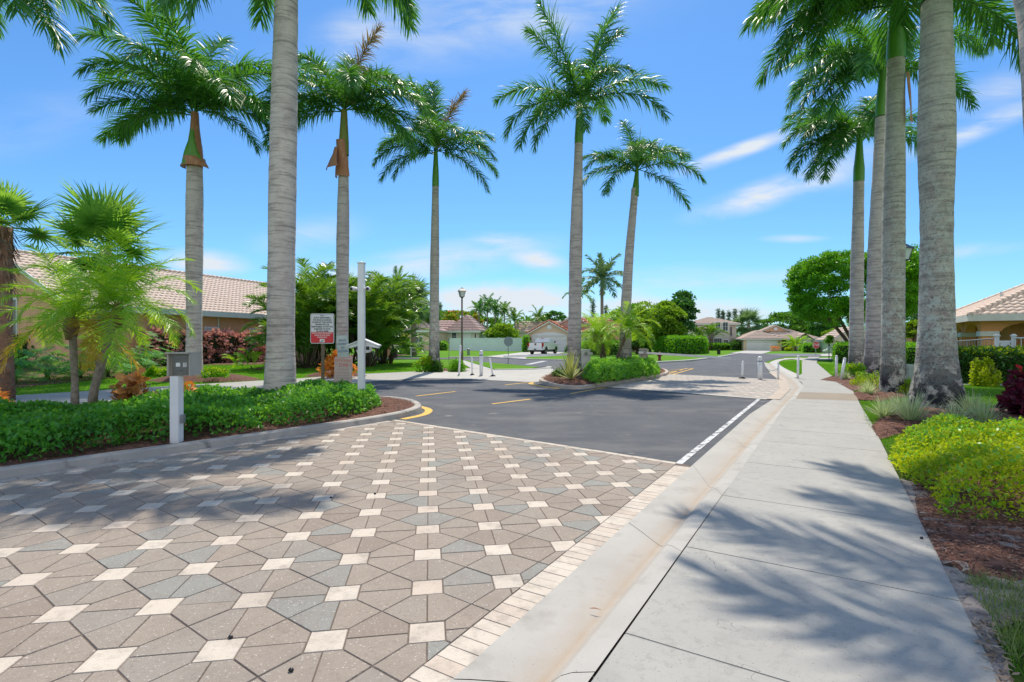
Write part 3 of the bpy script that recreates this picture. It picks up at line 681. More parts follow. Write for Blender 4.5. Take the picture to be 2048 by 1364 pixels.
# right house walk behind the lawn
tri_sheet('walkway', pg((1905,766),(1960,764),(2048,768),(2400,790),(2400,797),(2048,774),(1905,770),z=.03), .05, M['concrete'])

# ------------------------------------------------------------------ plants
def unit(a): return a/np.maximum(np.linalg.norm(a, axis=-1, keepdims=True), 1e-9)
def leaves(P, L, rng, aspect=.5, out=None, up=.35, droop=.15, spread=1.0, fold=0):
    n = len(P); Dn = rng.normal(size=(n, 3))*spread
    if out is not None: Dn = Dn+out
    Dn[:, 2] += up; Dn = unit(Dn); Sd = unit(np.cross(Dn, rng.normal(size=(n, 3))))
    l = (L*rng.uniform(.65, 1.3, n))[:, None]; w_ = l*aspect*.5
    mid = P+Dn*l*.5; tip = P+Dn*l; tip[:, 2] -= droop*l[:, 0]
    V = np.stack([P, mid+Sd*w_, tip, mid-Sd*w_], 1).reshape(-1, 3)
    Fc = np.arange(4*n).reshape(n, 4); T = np.repeat(np.clip(rng.beta(2, 2, n), 0, 1), 4)
    return V, Fc, T
def merge(parts):
    V = []; Fc = []; T = []; b = 0
    for v, f, t in parts: V.append(v); Fc.append(f+b); T.append(t); b += len(v)
    return np.concatenate(V), np.concatenate(Fc), np.concatenate(T)
def strip(base, dirs, side, L, wd, seg, droop, tint):
    """batch of tapering blades: base(n,3) dirs(n,3) side(n,3)"""
    n = len(base); k = seg+1; V = np.zeros((n, k, 2, 3)); p = base.copy(); d = dirs.copy()
    for i in range(k):
        f = i/seg; wv = (wd*(1-f**1.7)*(.55+.45*min(1, f*4)) if i < seg else wd*.04)
        wv = wv[:, None] if hasattr(wv, 'shape') and wv.ndim == 1 else wv
        V[:, i, 0] = p+side*wv/2; V[:, i, 1] = p-side*wv/2
        if i < seg:
            p = p+d*(L/seg)[:, None]; d[:, 2] -= droop*(1 if np.isscalar(droop) else 1)/seg; d = unit(d)
    idx = np.arange(n*k*2).reshape(n, k, 2)
    Fc = np.stack([idx[:, :-1, 0], idx[:, :-1, 1], idx[:, 1:, 1], idx[:, 1:, 0]], -1).reshape(-1, 4)
    return V.reshape(-1, 3), Fc, np.repeat(tint, k*2)
FR = {}
def frond(el0, bend, kind='royal', seed=0, material='royal'):
    """a pinnate leaf growing along +X, start elevation el0, total droop bend (degrees); cached mesh of unit scale 1 m = 1 m"""
    key = (el0, bend, kind, seed, material)
    if key in FR: return FR[key]
    rng = np.random.default_rng(abs(hash((el0, bend, seed))) % 9999)
    K = dict(royal=dict(L=4.3, n=130, ll=1.05, w=.060, pet=.10, planes=(-32, 4, 34), a0=68, a1=34, droop=.95, seg=3, rr=.035),
             pygmy=dict(L=1.45, n=66, ll=.34, w=.019, pet=.10, planes=(-8, 6, 12), a0=72, a1=35, droop=.35, seg=2, rr=.010),
             areca=dict(L=3.0, n=48, ll=.75, w=.075, pet=.22, planes=(14, 22, 30), a0=62, a1=35, droop=.55, seg=2, rr=.02),
             date=dict(L=4.4, n=70, ll=.62, w=.07, pet=.10, planes=(-20, 15, 35), a0=60, a1=30, droop=.15, seg=2, rr=.035),
             far=dict(L=3.2, n=34, ll=.85, w=.16, pet=.12, planes=(-20, 20), a0=62, a1=35, droop=.7, seg=2, rr=.03))[kind]
    N_ = 26; s = np.linspace(0, 1, N_); ang = np.radians(el0-bend*s**1.35); ds = K['L']/(N_-1)
    x = np.concatenate([[0], np.cumsum(np.cos(ang[:-1])*ds)]); z = np.concatenate([[0], np.cumsum(np.sin(ang[:-1])*ds)])
    yw = rng.uniform(-.10, .10)*K['L']*s**2
    C_ = np.stack([x, yw, z], 1); parts = []
    # rachis: 3-sided tapering tube
    rr = K['rr']*(1-s*.85); V = np.zeros((N_, 3, 3))
    tg = unit(np.gradient(C_, axis=0)); sd = unit(np.cross(tg, [0, 0, 1.0]) if abs(el0) < 88 else np.tile([0, 1.0, 0], (N_, 1))); un = np.cross(sd, tg)
    for j, a in enumerate((90, 210, 330)): V[:, j] = C_+(sd*math.cos(R(a))+un*math.sin(R(a)))*rr[:, None]
    idx = np.arange(N_*3).reshape(N_, 3); fl = []
    for j in range(3): fl.append(np.stack([idx[:-1, j], idx[:-1, (j+1) % 3], idx[1:, (j+1) % 3], idx[1:, j]], -1))
    parts.append((V.reshape(-1, 3), np.concatenate(fl), np.full(N_*3, .95)))
    for side in (-1, 1):
        n = K['n']; u = np.linspace(K['pet'], .995, n)+rng.normal(0, .003, n); u = np.clip(u, 0, 1)
        ix = u*(N_-1); i0 = np.clip(ix.astype(int), 0, N_-2); fr = (ix-i0)[:, None]
        B = C_[i0]*(1-fr)+C_[i0+1]*fr; T_ = tg[i0]; S_ = sd[i0]*side; U_ = un[i0]
        q = (u-K['pet'])/(1-K['pet']); al = np.radians(K['a0']+(K['a1']-K['a0'])*q+rng.normal(0, 6, n)); be = np.radians(rng.choice(K['planes'], n)+rng.normal(0, 8, n))
        Dv = T_*np.cos(al)[:, None]+(S_*np.cos(be)[:, None]+U_*np.sin(be)[:, None])*np.sin(al)[:, None]
        ll = K['ll']*(np.sin(np.pi*np.clip(.12+.80*q, 0, 1))**.6)*rng.uniform(.8, 1.1, n)
        ax = unit(np.cross(Dv, U_)+rng.normal(0, .45, (n, 3))); ax = unit(ax-Dv*np.sum(ax*Dv, 1)[:, None])
        tn = np.clip(rng.beta(2, 2.4, n), 0, 1)
        parts.append(strip(B, Dv, ax, ll, K['w'], K['seg'], K['droop'], tn))
    V, Fc, T = merge(parts)
    me = npmesh('frond', V, Fc, M[material], tint=T, obj=False); FR[key] = me; return me
def put_frond(root, z, az, el0, bend, kind='royal', sc=1.0, seed=0, material='royal', name='frond', r0=.06, off=(0, 0)):
    o = bpy.data.objects.new(name, frond(el0, bend, kind, seed, material)); COL.objects.link(o); o.parent = root
    o.location = (off[0]+r0*math.cos(R(az)), off[1]+r0*math.sin(R(az)), z); o.rotation_euler = (R(random.Random(int(az*7+el0)).uniform(-8, 8)), 0, R(az)); o.scale = (sc, sc, sc)
    return o
def trunk_mesh(path, rad, n=20, step=.25, wob=.012, seed=0):
    """path: [(z, x, y)], rad: [(z, r)] interpolated"""
    rng = np.random.default_rng(seed); zs = np.arange(path[0][0], path[-1][0]+step*.5, step)
    px = np.interp(zs, [p[0] for p in path], [p[1] for p in path]); py = np.interp(zs, [p[0] for p in path], [p[2] for p in path]); rr = np.interp(zs, [r[0] for r in rad], [r[1] for r in rad])
    k = np.ones(7)/7
    if len(zs) > 12:
        rr = np.convolve(np.pad(rr, 3, 'edge'), k, 'valid'); px = np.convolve(np.pad(px, 3, 'edge'), k, 'valid'); py = np.convolve(np.pad(py, 3, 'edge'), k, 'valid')
    th = np.arange(n)/n*2*np.pi; m = len(zs)
    R_ = rr[:, None]*(1+wob*rng.normal(size=(m, n))*.4+wob*rng.normal(size=(m, 1)))
    V = np.stack([px[:, None]+R_*np.cos(th), py[:, None]+R_*np.sin(th), np.repeat(zs[:, None], n, 1)], -1).reshape(-1, 3)
    idx = np.arange(m*n).reshape(m, n); nx = np.roll(idx, -1, 1)
    return V, np.stack([idx[:-1], nx[:-1], nx[1:], idx[1:]], -1).reshape(-1, 4)
def royal(px, Y, label, zt, zs, rad, fr, tm='trunk_a', lean=(0, 0), shaft='shaft', z0=0.0, shr=.17, sc=1.0, spear=True, sheath=None, seed=0, x=None):
    """zs: height where the crownshaft starts, zt: where the leaves leave it; fr: (azimuth, elevation, bend, scale[, material])"""
    X = (px-1024)/F*Y if x is None else x
    root = thing('royal_palm', label, 'palm tree', (X, Y, z0), 0, 'royal palms along the entrance road')
    if isinstance(lean[0], (list, tuple)): path = [(-.15, 0, 0)]+list(lean)
    else: path = [(-.15, 0, 0), (zs*.5, lean[0]*.35, lean[1]*.35), (zs, lean[0], lean[1])]
    V, Fc = trunk_mesh(path, rad, 24, .2, .010, seed)
    npmesh('trunk', V, Fc, M[tm], root, smooth=True)
    lx, ly = path[-1][1], path[-1][2]
    dx = (path[-1][1]-path[-2][1])/(path[-1][0]-path[-2][0]); dy = (path[-1][2]-path[-2][2])/(path[-1][0]-path[-2][0]); q = zt-zs
    ex, ey = lx+dx*q, ly+dy*q
    rt = np.interp(zs, [r[0] for r in rad], [r[1] for r in rad])
    V, Fc = trunk_mesh([(zs-.03, lx, ly), (zt+.25, ex, ey)], [(zs-.05, rt*1.08), (zs+.3*q, rt*1.08), (zs+.75*q, shr*.92), (zt+.3, shr*.68)], 16, .08, .012, seed+3)
    npmesh('crownshaft', V, Fc, M[shaft], root, smooth=True)
    if sheath:
        for k, (a0, a1, z_0, z_1, fl, mt) in enumerate(sheath):    # curling dry sheath around the shaft
            n = 12; m = 9; Vs = []
            for i in range(m):
                f = i/(m-1); zz = zs+z_0+(z_1-z_0)*f
                for j in range(n):
                    g_ = j/(n-1); a = R(a0+(a1-a0)*g_); hw = fl[0]+(fl[1]-fl[0])*f+.03*math.sin(5*f+7*g_)
                    cx = lx+dx*(zz-zs); cy = ly+dy*(zz-zs)
                    taper = (1 if fl[2] == 0 else 1-abs(2*g_-1)**1.5*f*fl[2]); aa = R((a0+a1)/2)+(a-R((a0+a1)/2))*taper
                    Vs.append((cx+hw*math.cos(aa), cy+hw*math.sin(aa), zz))
            idx = np.arange(m*n).reshape(m, n)
            npmesh('dry_sheath', Vs, np.stack([idx[:-1, :-1], idx[:-1, 1:], idx[1:, 1:], idx[1:, :-1]], -1).reshape(-1, 4), M[mt], root, smooth=True)
    for i, f in enumerate(fr):
        put_frond(root, zt+.02*i+.1, f[0], f[1], f[2], 'royal', f[3]*sc, (i+seed) % 2, f[4] if len(f) > 4 else 'royal', off=(ex, ey))
    if spear:
        MB().tube([(ex, ey, zt), (ex+dx, ey, zt+1.3*sc), (ex+dx*1.6+.04, ey, zt+2.6*sc)], [.05, .03, .004], 6).build('spear_leaf', M['shaft'], root, True)
    return root
def crown_set(seed, n=13, lo=-15):
    r = random.Random(seed); out = []; e = [(-20, 60), (0, 80), (20, 85), (30, 95), (45, 95), (60, 95), (75, 60)]
    for i in range(n):
        el, be = e[min(6, int(i/n*7))]; out.append(((i*137.5+seed*40) % 360, el, be, r.uniform(.9, 1.03)))
    return out
zY = lambda py, Y: EYE+(682-py)/F*Y
AZ = lambda *a: list(a)
# left row
royal(388, 22, 'royal palm with green patch under a flared brown sheath, before the tan house', zY(248,22), zY(346,22),
      [(0,.34),(1.2,.30),(3,.30),(5,.33),(7.5,.33),(8.6,.29)], [(182,8,55,.98),(168,30,95,1.0),(200,45,110,1.0),(188,25,70,.9),(150,55,90,1.05),(120,70,95,1.05),(100,60,70,1.0),(75,72,60,1.0),(60,50,90,1.0),(30,40,90,1.0),(10,25,80,.95),(352,-8,62,.8),(340,20,80,1.0),(300,45,105,.95),(265,50,110,.9),(235,40,100,1.0),(280,70,90,1.0),(178,48,70,1.05),(170,15,75,1.0),(140,65,80,1.1),(80,62,70,1.1),(110,80,40,1.1),(40,68,75,1.05),(20,10,85,1.0),(315,25,100,1.0),(250,72,75,1.05),(5,45,75,1.05),(210,60,95,1.05)],
      'trunk_a', (.03,0), 'sheath', .25, .2, 1.0, sheath=[(195,345,0.02,1.5,(.46,.2,.9),'shaft'),(160,380,-.03,.35,(.50,.42,0),'sheath')], seed=1)
L1 = royal(560, 12.0, 'thickest pale palm trunk in the near planted island, its crown out of sight', 11.4, 10.2,
      [(0,.42),(.35,.36),(1.0,.31),(3,.295),(5,.305),(7,.30),(9,.27),(11.2,.24)], [(190,0,70,.95),(4,-4,66,.82),(236,-38,45,.9),(222,-30,50,.9),(14,0,70,.8),(330,20,100,.75),(250,15,110,.7),(285,30,110,.7),(160,20,90,1.1),(120,30,90,1.0),(80,40,90,1.0),(50,25,90,1.0),(0,45,90,1.0),(200,50,90,.8),(310,55,95,.7),(100,65,60,1.0)],
      'trunk_a', (-.10,.6), z0=.1, seed=2)
royal(684, 24, 'royal palm with loose brown sheath and one upright yellowing leaf behind the signs', zY(240,24), zY(318,24),
      [(0,.33),(1.5,.27),(3.5,.26),(5.5,.29),(7.5,.27),(9.5,.21)], [(100,62,55,.98),(115,75,35,1.0),(15,80,28,.98,'royal_yellow'),(182,30,85,.98),(175,5,80,.95),(200,25,90,.95),(5,35,85,1.02),(358,10,75,1.02),(345,-5,65,.95),(330,50,110,.9),(290,35,110,.95),(60,50,90,1.0),(145,45,95,1.0),(250,55,110,.85),(225,30,95,.9),(30,60,90,1.0),(135,70,70,1.0),(170,55,85,1.0),(190,-5,70,.95),(350,30,95,1.0),(0,-8,70,.95),(75,70,70,1.0)],
      'trunk_c', (.08,0), 'shaft_old', .2, .19, 1.0, sheath=[(160,335,-1.05,.6,(.34,.34,.5),'sheath'),(185,268,-.75,.25,(.74,.40,.6),'sheath')], seed=3)
royal(868, 27.5, 'royal palm with slim straight trunk beside the left lamp post', zY(318,27.5), zY(376,27.5),
      [(0,.36),(1.0,.27),(2.5,.25),(6,.235),(8,.2),(9.5,.17)], [(182,50,115,.85),(190,25,95,.88),(200,0,75,.85),(168,45,95,.9),(98,84,16,1.08),(120,82,24,1.05),(40,74,26,1.08,'royal_yellow'),(175,80,20,1.0),(355,45,90,.85),(345,22,85,.9),(0,10,75,.9),(350,-15,58,.9),(215,-15,60,.75),(300,40,110,.8),(265,45,115,.85),(30,50,95,.85),(140,60,95,.85)],
      'trunk_b', (.08,0), z0=.1, shr=.15, sc=.93, seed=4)
royal(1148, 24, 'tall royal palm nearest the yellow spiky plant in the far island', zY(224,24), zY(291,24),
      [(0,.36),(.8,.31),(3,.29),(5.5,.30),(7.6,.27),(9.4,.20),(10.6,.185)], [(178,78,22,1.2),(165,72,34,1.08),(8,79,24,1.2),(30,78,40,1.05),(4,42,70,1.02),(352,24,88,1.0),(180,38,78,.95),(190,10,88,.95),(200,-10,72,.92),(215,-22,60,.85),(300,45,115,.75),(60,45,95,.9),(120,50,95,.9),(265,-25,55,.7),(330,60,110,.7),(90,70,50,.95)],
      'trunk_c', (.22,0), 'shaft', .12, .17, 1.0, seed=5)
royal(1250, 26, 'shorter royal palm leaning right in the far island behind small date palms', zY(354,26), zY(396,26),
      [(0,.36),(1.2,.29),(3,.26),(5.5,.22),(8.7,.17)], [(176,45,75,.72),(188,20,85,.75),(195,40,105,.75),(90,80,30,.8),(60,68,50,.75),(10,48,75,.78),(355,22,85,.85),(345,-20,48,.78),(215,-5,75,.72),(280,45,115,.72),(310,40,110,.72),(130,60,90,.75),(30,50,90,.75),(250,40,115,.72)],
      'trunk_c', [(3,.03,0),(6,.22,0),(9.0,.50,0)], z0=.12, shr=.13, sc=.95, seed=6)
# right row
royal(1712, 28, 'farthest and slimmest royal palm of the right row, in front of the round tree', zY(287,28), zY(362,28),
      [(0,.40),(1.0,.34),(4,.32),(6,.31),(8,.27),(10,.25)], [(178,20,95,1.0),(185,-5,75,.95),(195,-18,60,.9),(170,45,110,1.0),(200,40,110,.95),(160,65,95,1.0),(100,72,50,1.0),(120,60,80,1.0),(60,55,90,1.0),(10,40,100,1.0),(350,10,85,1.0),(300,30,110,.9),(250,35,120,.95),(225,10,100,.9),(30,70,60,1.0),(182,5,85,1.0),(192,35,110,1.0),(140,55,90,1.0),(80,45,90,1.0),(210,-5,70,.95)],
      'trunk_c', (.15,0), shr=.2, seed=7)
royal(1744, 24, 'royal palm half hidden behind the second trunk from the right', zY(150,24), zY(232,24),
      [(0,.40),(1.0,.32),(4,.30),(6,.29),(8,.26),(11,.22)], [(180,10,85,1.05),(188,35,110,1.05),(172,50,105,1.05),(198,-10,75,1.0),(150,55,95,1.05),(100,75,50,1.0),(60,55,90,1.0),(8,25,90,1.05),(350,0,75,1.0),(300,30,110,1.0),(250,30,120,1.0),(220,15,100,.95),(345,45,100,1.0),(200,60,110,1.0),(184,-5,75,1.0),(165,20,95,1.05),(205,20,100,1.0),(135,40,95,1.0),(85,50,85,1.0)],
      'trunk_c', (.42,0), shr=.2, seed=8)
royal(1785, 15.6, 'second royal palm from the right edge, green crownshaft and torn brown sheath', zY(20,15.6), zY(118,15.6),
      [(0,.37),(.5,.315),(2.5,.285),(4.5,.295),(6.5,.28),(9.8,.225)], [(178,30,95,1.0),(188,12,85,1.0),(170,0,70,.95),(200,30,105,1.0),(150,50,95,1.0),(100,60,90,1.0),(60,40,95,1.0),(10,25,90,1.0),(350,5,80,1.0),(330,35,105,1.0),(290,40,110,1.0),(240,45,110,1.0),(120,75,60,1.0),(45,70,60,1.0),(183,45,95,1.05),(195,-8,70,1.0),(160,35,95,1.05),(210,15,95,1.0),(145,10,80,1.0)],
      'trunk_b', (.10,0), shr=.21, sheath=[(290,350,-2.0,-.5,(.42,.30,.4),'sheath')], seed=9)
royal(1873, 12.1, 'thickest mottled royal palm trunk with black foot at the pavement', 10.8, 9.5,
      [(0,.62),(.25,.53),(.8,.42),(1.6,.355),(3,.325),(4.5,.305),(6.3,.37),(7.4,.34),(9.9,.27)], [(180,5,75,.95),(195,25,100,.8),(165,15,80,.95),(210,5,90,.8),(135,30,90,1.0),(100,40,90,1.0),(60,30,90,1.0),(10,20,90,1.0),(345,-5,80,1.0),(320,25,100,1.0),(285,25,105,1.05),(245,20,100,1.05),(90,70,60,1.0),(225,60,95,1.0)],
      'trunk_b', (0,0), shr=.24, seed=10)
royal(2060, 8.0, 'royal palm at the right edge of the photo, only a sliver of trunk showing', 12.4, 11.0,
      [(0,.40),(1,.33),(4,.31),(7,.30),(9,.26),(11,.22)], [(184,5,72,1.0),(160,5,75,1.0),(205,20,90,.7),(130,20,85,.8),(100,30,90,1.0),(60,30,90,1.0),(10,20,90,1.0),(345,5,80,1.0),(310,25,100,.8),(270,20,100,.7),(230,35,100,.6),(90,70,60,1.0)],
      'trunk_a', [(3.7,-.30,0),(7,-.42,.08),(9,-.95,.4),(11,-2.3,1.15)], x=8.62, shr=.2, seed=11)
royal(-135, 13.5, 'palm standing left of the photo, one drooping leaf hanging into the top corner', 11.3, 10.0,
      [(0,.42),(3,.33),(8,.3),(11,.24)], [(0,-8,62,1.0),(350,5,70,.9),(355,30,105,1.0),(345,0,75,.95),(30,30,95,1.0),(60,40,90,1.0),(120,40,90,1.0),(180,20,90,1.0),(225,25,95,1.0),(290,25,100,1.0)],
      'trunk_a', (0,0), x=-15.1, shr=.2, seed=12)
# -- smaller palms
def datepalm(label, pts, rt, zc, n, Ls, kind='pygmy', m1='pygmy', m2='pygmy_old', bark='bark_pale', seed=0, nm='date_palm', group=None, lo=-50, n_old=4):
    base = Vector(pts[0]); root = thing(nm, label, 'palm tree', base, 0, group)
    mb = MB(base); mb.tube(pts, rt, 12); V = mb.v
    o = mb.build('trunk', M[bark], root, True)
    top = Vector(pts[-1])-base; r = random.Random(seed)
    if kind == 'pygmy':
        MB().tube([top+Vector((0, 0, -.35)), top+Vector((0, 0, -.1)), top+Vector((0, 0, .12))], [rt[-1], rt[-1]*1.6, rt[-1]*.7], 10).build('crown_base', M['bark_shag'], root, True)
    for i in range(n):
        f = i/(n-1); el = lo+(85-lo)*f**.8; be = (62 if kind == 'pygmy' else 40)+55*math.sin(math.pi*min(1, f*1.1))+r.uniform(-10, 10)
        el = round(el/12)*12; be = round(be/15)*15
        put_frond(root, top.z+.02, (i*137.5+seed*53) % 360, el, be, kind, Ls*r.uniform(.88, 1.08), i % 2, m2 if i < n_old else m1, off=(top.x, top.y), r0=.04)
    return root
PG = 'small date palms in the planted islands'
datepalm('small feathery date palm with orange lower leaves, straight shaggy trunk, far left of the hedge', [g(150,850,.1), W(150,760,9.6), W(146,680,9.6), W(142,642,9.6)], [.075,.055,.06,.08], 0, 21, 1.05, seed=1, lo=-22, group=PG, n_old=3)
datepalm('date palm with slanting pale trunk right behind the brown croton', [Vector((W(180,800,9.5).x, 9.5, .1)), W(188,780,9.5), W(205,720,9.5), W(222,660,9.5), W(236,618,9.5)], [.085,.07,.065,.06,.075], 0, 23, 1.1, seed=3, group=PG, n_old=1, lo=-18)
for k, (a, b) in enumerate([([W(1212,742,26.5), W(1200,705,26.5), W(1191,672,26.5)], 'leftmost slim stem of the three small date palms in the far island'),
                            ([W(1213,742,27.3), W(1208,705,27.3), W(1201,668,27.3)], 'middle small date palm with nearly upright stem in the far island'),
                            ([W(1224,742,25.3), W(1238,705,25.3), W(1256,660,25.3)], 'small date palm leaning right across the royal palm trunk')]):
    datepalm(b, a, [.09,.07,.085], 0, 22, 1.0 if k < 2 else 1.15, seed=5+k, group=PG, bark='bark', n_old=0, lo=-15)
def fanleaf(seed=0, material='fan', n=34, L=1.0, droop=.5):
    key = ('fan', seed, material, droop)
    if key in FR: return FR[key]
    rng = np.random.default_rng(seed+50); a = np.radians(np.linspace(-150, 150, n)); pet = .9
    B = np.tile([pet, 0, 0.0], (n, 1)); Dv = unit(np.stack([np.cos(a), np.sin(a), .25*np.cos(a*.5)-.05+rng.normal(0, .05, n)], 1))
    ax = unit(np.cross(Dv, [0, 0, 1.0])+rng.normal(0, .12, (n, 3)))
    parts = [strip(B, Dv, ax, L*(.62+.38*np.cos(a*.45))*rng.uniform(.85, 1.1, n), .09, 4, droop, np.clip(rng.beta(2, 2, n), 0, 1))]
    V = np.array([(0, .02, 0), (0, -.02, 0), (pet, -.012, 0), (pet, .012, 0)]); parts.append((V, np.array([[0, 1, 2, 3]]), np.full(4, .8)))
    V = np.array([(0, 0, -.02), (0, 0, .02), (pet, 0, .012), (pet, 0, -.012)]); parts.append((V, np.array([[0, 1, 2, 3]]), np.full(4, .8)))
    V, Fc, T = merge(parts); me = npmesh('fan_leaf', V, Fc, M[material], tint=T, obj=False); FR[key] = me; return me
def fanpalm(label, base, top, rt, n, sc, material='fan', bark='bark_pale', seed=0, skirt=0, lo=-40, group=None):
    base = Vector(base); top = Vector(top); root = thing('fan_palm', label, 'palm tree', base, 0, group)
    MB(base).tube([base, base.lerp(top, .5), top], rt, 12).build('trunk', M[bark], root, True)
    r = random.Random(seed); t = top-base
    if skirt:
        rg = np.random.default_rng(seed); n_ = skirt; a = rg.uniform(0, 6.28, n_); P = np.stack([t.x+rt[-1]*np.cos(a), t.y+rt[-1]*np.sin(a), t.z-rg.uniform(0, 1.6, n_)], 1)
        Dv = unit(np.stack([np.cos(a)*.5, np.sin(a)*.5, -1+rg.uniform(-.2, .9, n_)], 1))
        V, Fc, T = strip(P, Dv, unit(np.cross(Dv, [0, 0, 1.0])), np.full(n_, .42), .07, 2, .3, rg.random(n_)); npmesh('old_leaf_bases', V, Fc, M['bark_shag'], root, tint=T)
    for i in range(n):
        f = i/(n-1); el = lo+(80-lo)*f
        o = bpy.data.objects.new('fan_leaf', fanleaf(i % 3, material)); COL.objects.link(o); o.parent = root; o.location = t
        o.rotation_euler = (R(r.uniform(-25, 25)), R(-el), R(i*137.5+seed*31)); s = sc*r.uniform(.85, 1.1); o.scale = (s, s, s)
    return root
fanpalm('fan palm with shaggy brown trunk cut by the left edge', Vector((W(8,700,14).x, 14, 0)), W(2,455,14), [.24,.20,.25], 16, .78, seed=1, bark='bark_shag', skirt=160, lo=-10)
fanpalm('round headed fan palm behind the feathery date palms, in front of the roof', Vector((W(200,700,22).x, 22, 0)), W(212,500,22), [.2,.19,.2], 30, 1.5, seed=2, skirt=40, lo=-55)
fanpalm('silvery weeping fan palm in front of the pale house', Vector((W(828,700,58).x, 58, 0)), W(826,606,58), [.35,.3,.3], 34, 1.7, 'fan_silver', seed=3, lo=-75)
fanpalm('round fan palm between the two storey house and the garage house', Vector((W(1497,700,112).x, 112, 0)), W(1497,648,112), [.35,.3,.3], 30, 2.3, 'fan_silver', seed=4, lo=-80)
# dark date palm at the left street with long arching leaves
datepalm('dark trunked palm with long leaves arching to the right over the street', [Vector((W(789,715,50).x, 50, 0)), W(789,680,50), W(790,640,50), W(791,612,50)], [.30,.27,.24,.26], 0, 20, .95, 'date', 'areca', 'areca', 'bark', 7, 'street_palm', lo=-30, n_old=0)
# palms seen over the roofs
def skypalm(label, px, pyb, pyt, Y, n, sc, kind='far', m='royal', seed=0, r0=.16, shaft=None, group=None, lo=-30):
    b = Vector((W(px, 700, Y).x, Y, 0)); t = W(px, pyt, Y)
    o = datepalm(label, [b, b.lerp(t, .5), t], [r0, r0*.85, r0*.8], 0, n, sc, kind, m, m, 'bark_pale', seed, 'tall_palm', group, lo, 0)
    return o
skypalm('tall queen palm rising above the houses between the two island palms', 1204, 700, 560, 62, 20, 1.05, 'far', 'fan_silver', 3, .22)
skypalm('slender palm seen beside the right edge of the tall island trunk', 1160, 700, 588, 80, 9, .85, 'far', 'areca', 5, .12, lo=0)
TP = 'palms over the roofs behind the white fence'
for k, (px, py, lab) in enumerate([(958, 622, 'leftmost of the palms over the roofs behind the white fence'), (975, 614, 'second palm from left over the roofs behind the white fence'), (991, 620, 'tall palm right of the pair over the white fence'), (1009, 628, 'low feathery palm over the white fence, right of the tall group'), (1030, 640, 'yellowish palm over the white fence beside the bright tree'), (1076, 636, 'arching palm rising left of the orange roof')]):
    skypalm(lab, px, 700, py, 104+k*2, 16, .9, 'far', 'areca' if k > 2 else 'royal', 10+k, .14, group=TP, lo=-10)
# areca / palm clumps: many arching leaves from the ground
def clump(label, px, Y, h, n, sc, seed, nm='areca_palm', kind='areca', m='areca', spread=.8, group=None, lo=.06):
    b = Vector((W(px, 700, Y).x, Y, 0)); root = thing(nm, label, 'palm clump', b, 0, group); r = random.Random(seed); tubes = MB()
    for i in range(n):
        a = r.uniform(0, 360); rd = r.uniform(0, spread); z = h*r.uniform(lo, 1)*(1-.25*rd/spread)
        x, y = rd*math.cos(R(a)), rd*math.sin(R(a)); el = r.choice([84, 72, 60, 48]); be = r.choice([75, 90, 105])
        put_frond(root, z, a+r.uniform(-40, 40), el, be, kind, sc*r.uniform(.85, 1.1), i % 2, m, off=(x, y))
        if i % 3 == 0: tubes.tube([(x*.4, y*.4, 0), (x, y, z)], [.05, .035], 6)
    tubes.build('stems', M['bark'], root, True)
    return root
CG = 'palm clumps behind the signs'
for k, (px, Y, h, n, lab) in enumerate([(614, 31, 4.2, 80, 'palm clump right of the thick trunk, leaves reddish at the edge'), (640, 34, 5.3, 95, 'tallest palm clump behind the red and white sign'), (735, 33, 5.0, 95, 'palm clump behind the white camera post'), (768, 37, 5.0, 70, 'palm clump next to the dark trunked street palm'), (690, 36, 4.6, 80, 'palm clump behind the palm with loose brown sheath')]):
    clump(lab, px, Y, h, n, 1.0, 20+k, group=CG, spread=1.5)
clump('bushy small palm against the front of the garage house', 1592, 84, 1.1, 26, .75, 40, 'bushy_palm', m='pygmy', kind='areca')
clump('left feathery palm before the two storey house', 1400, 92, 2.8, 18, .9, 41, 'bushy_palm', m='areca', spread=.5, lo=.8)
clump('right feathery palm before the two storey house', 1421, 91, 3.0, 18, .9, 42, 'bushy_palm', m='areca', spread=.5, lo=.8)
clump('small green palm bush at the end of the copper hedge, left of the thick trunk', 503, 29, .4, 14, .36, 43, 'bushy_palm', m='pygmy')
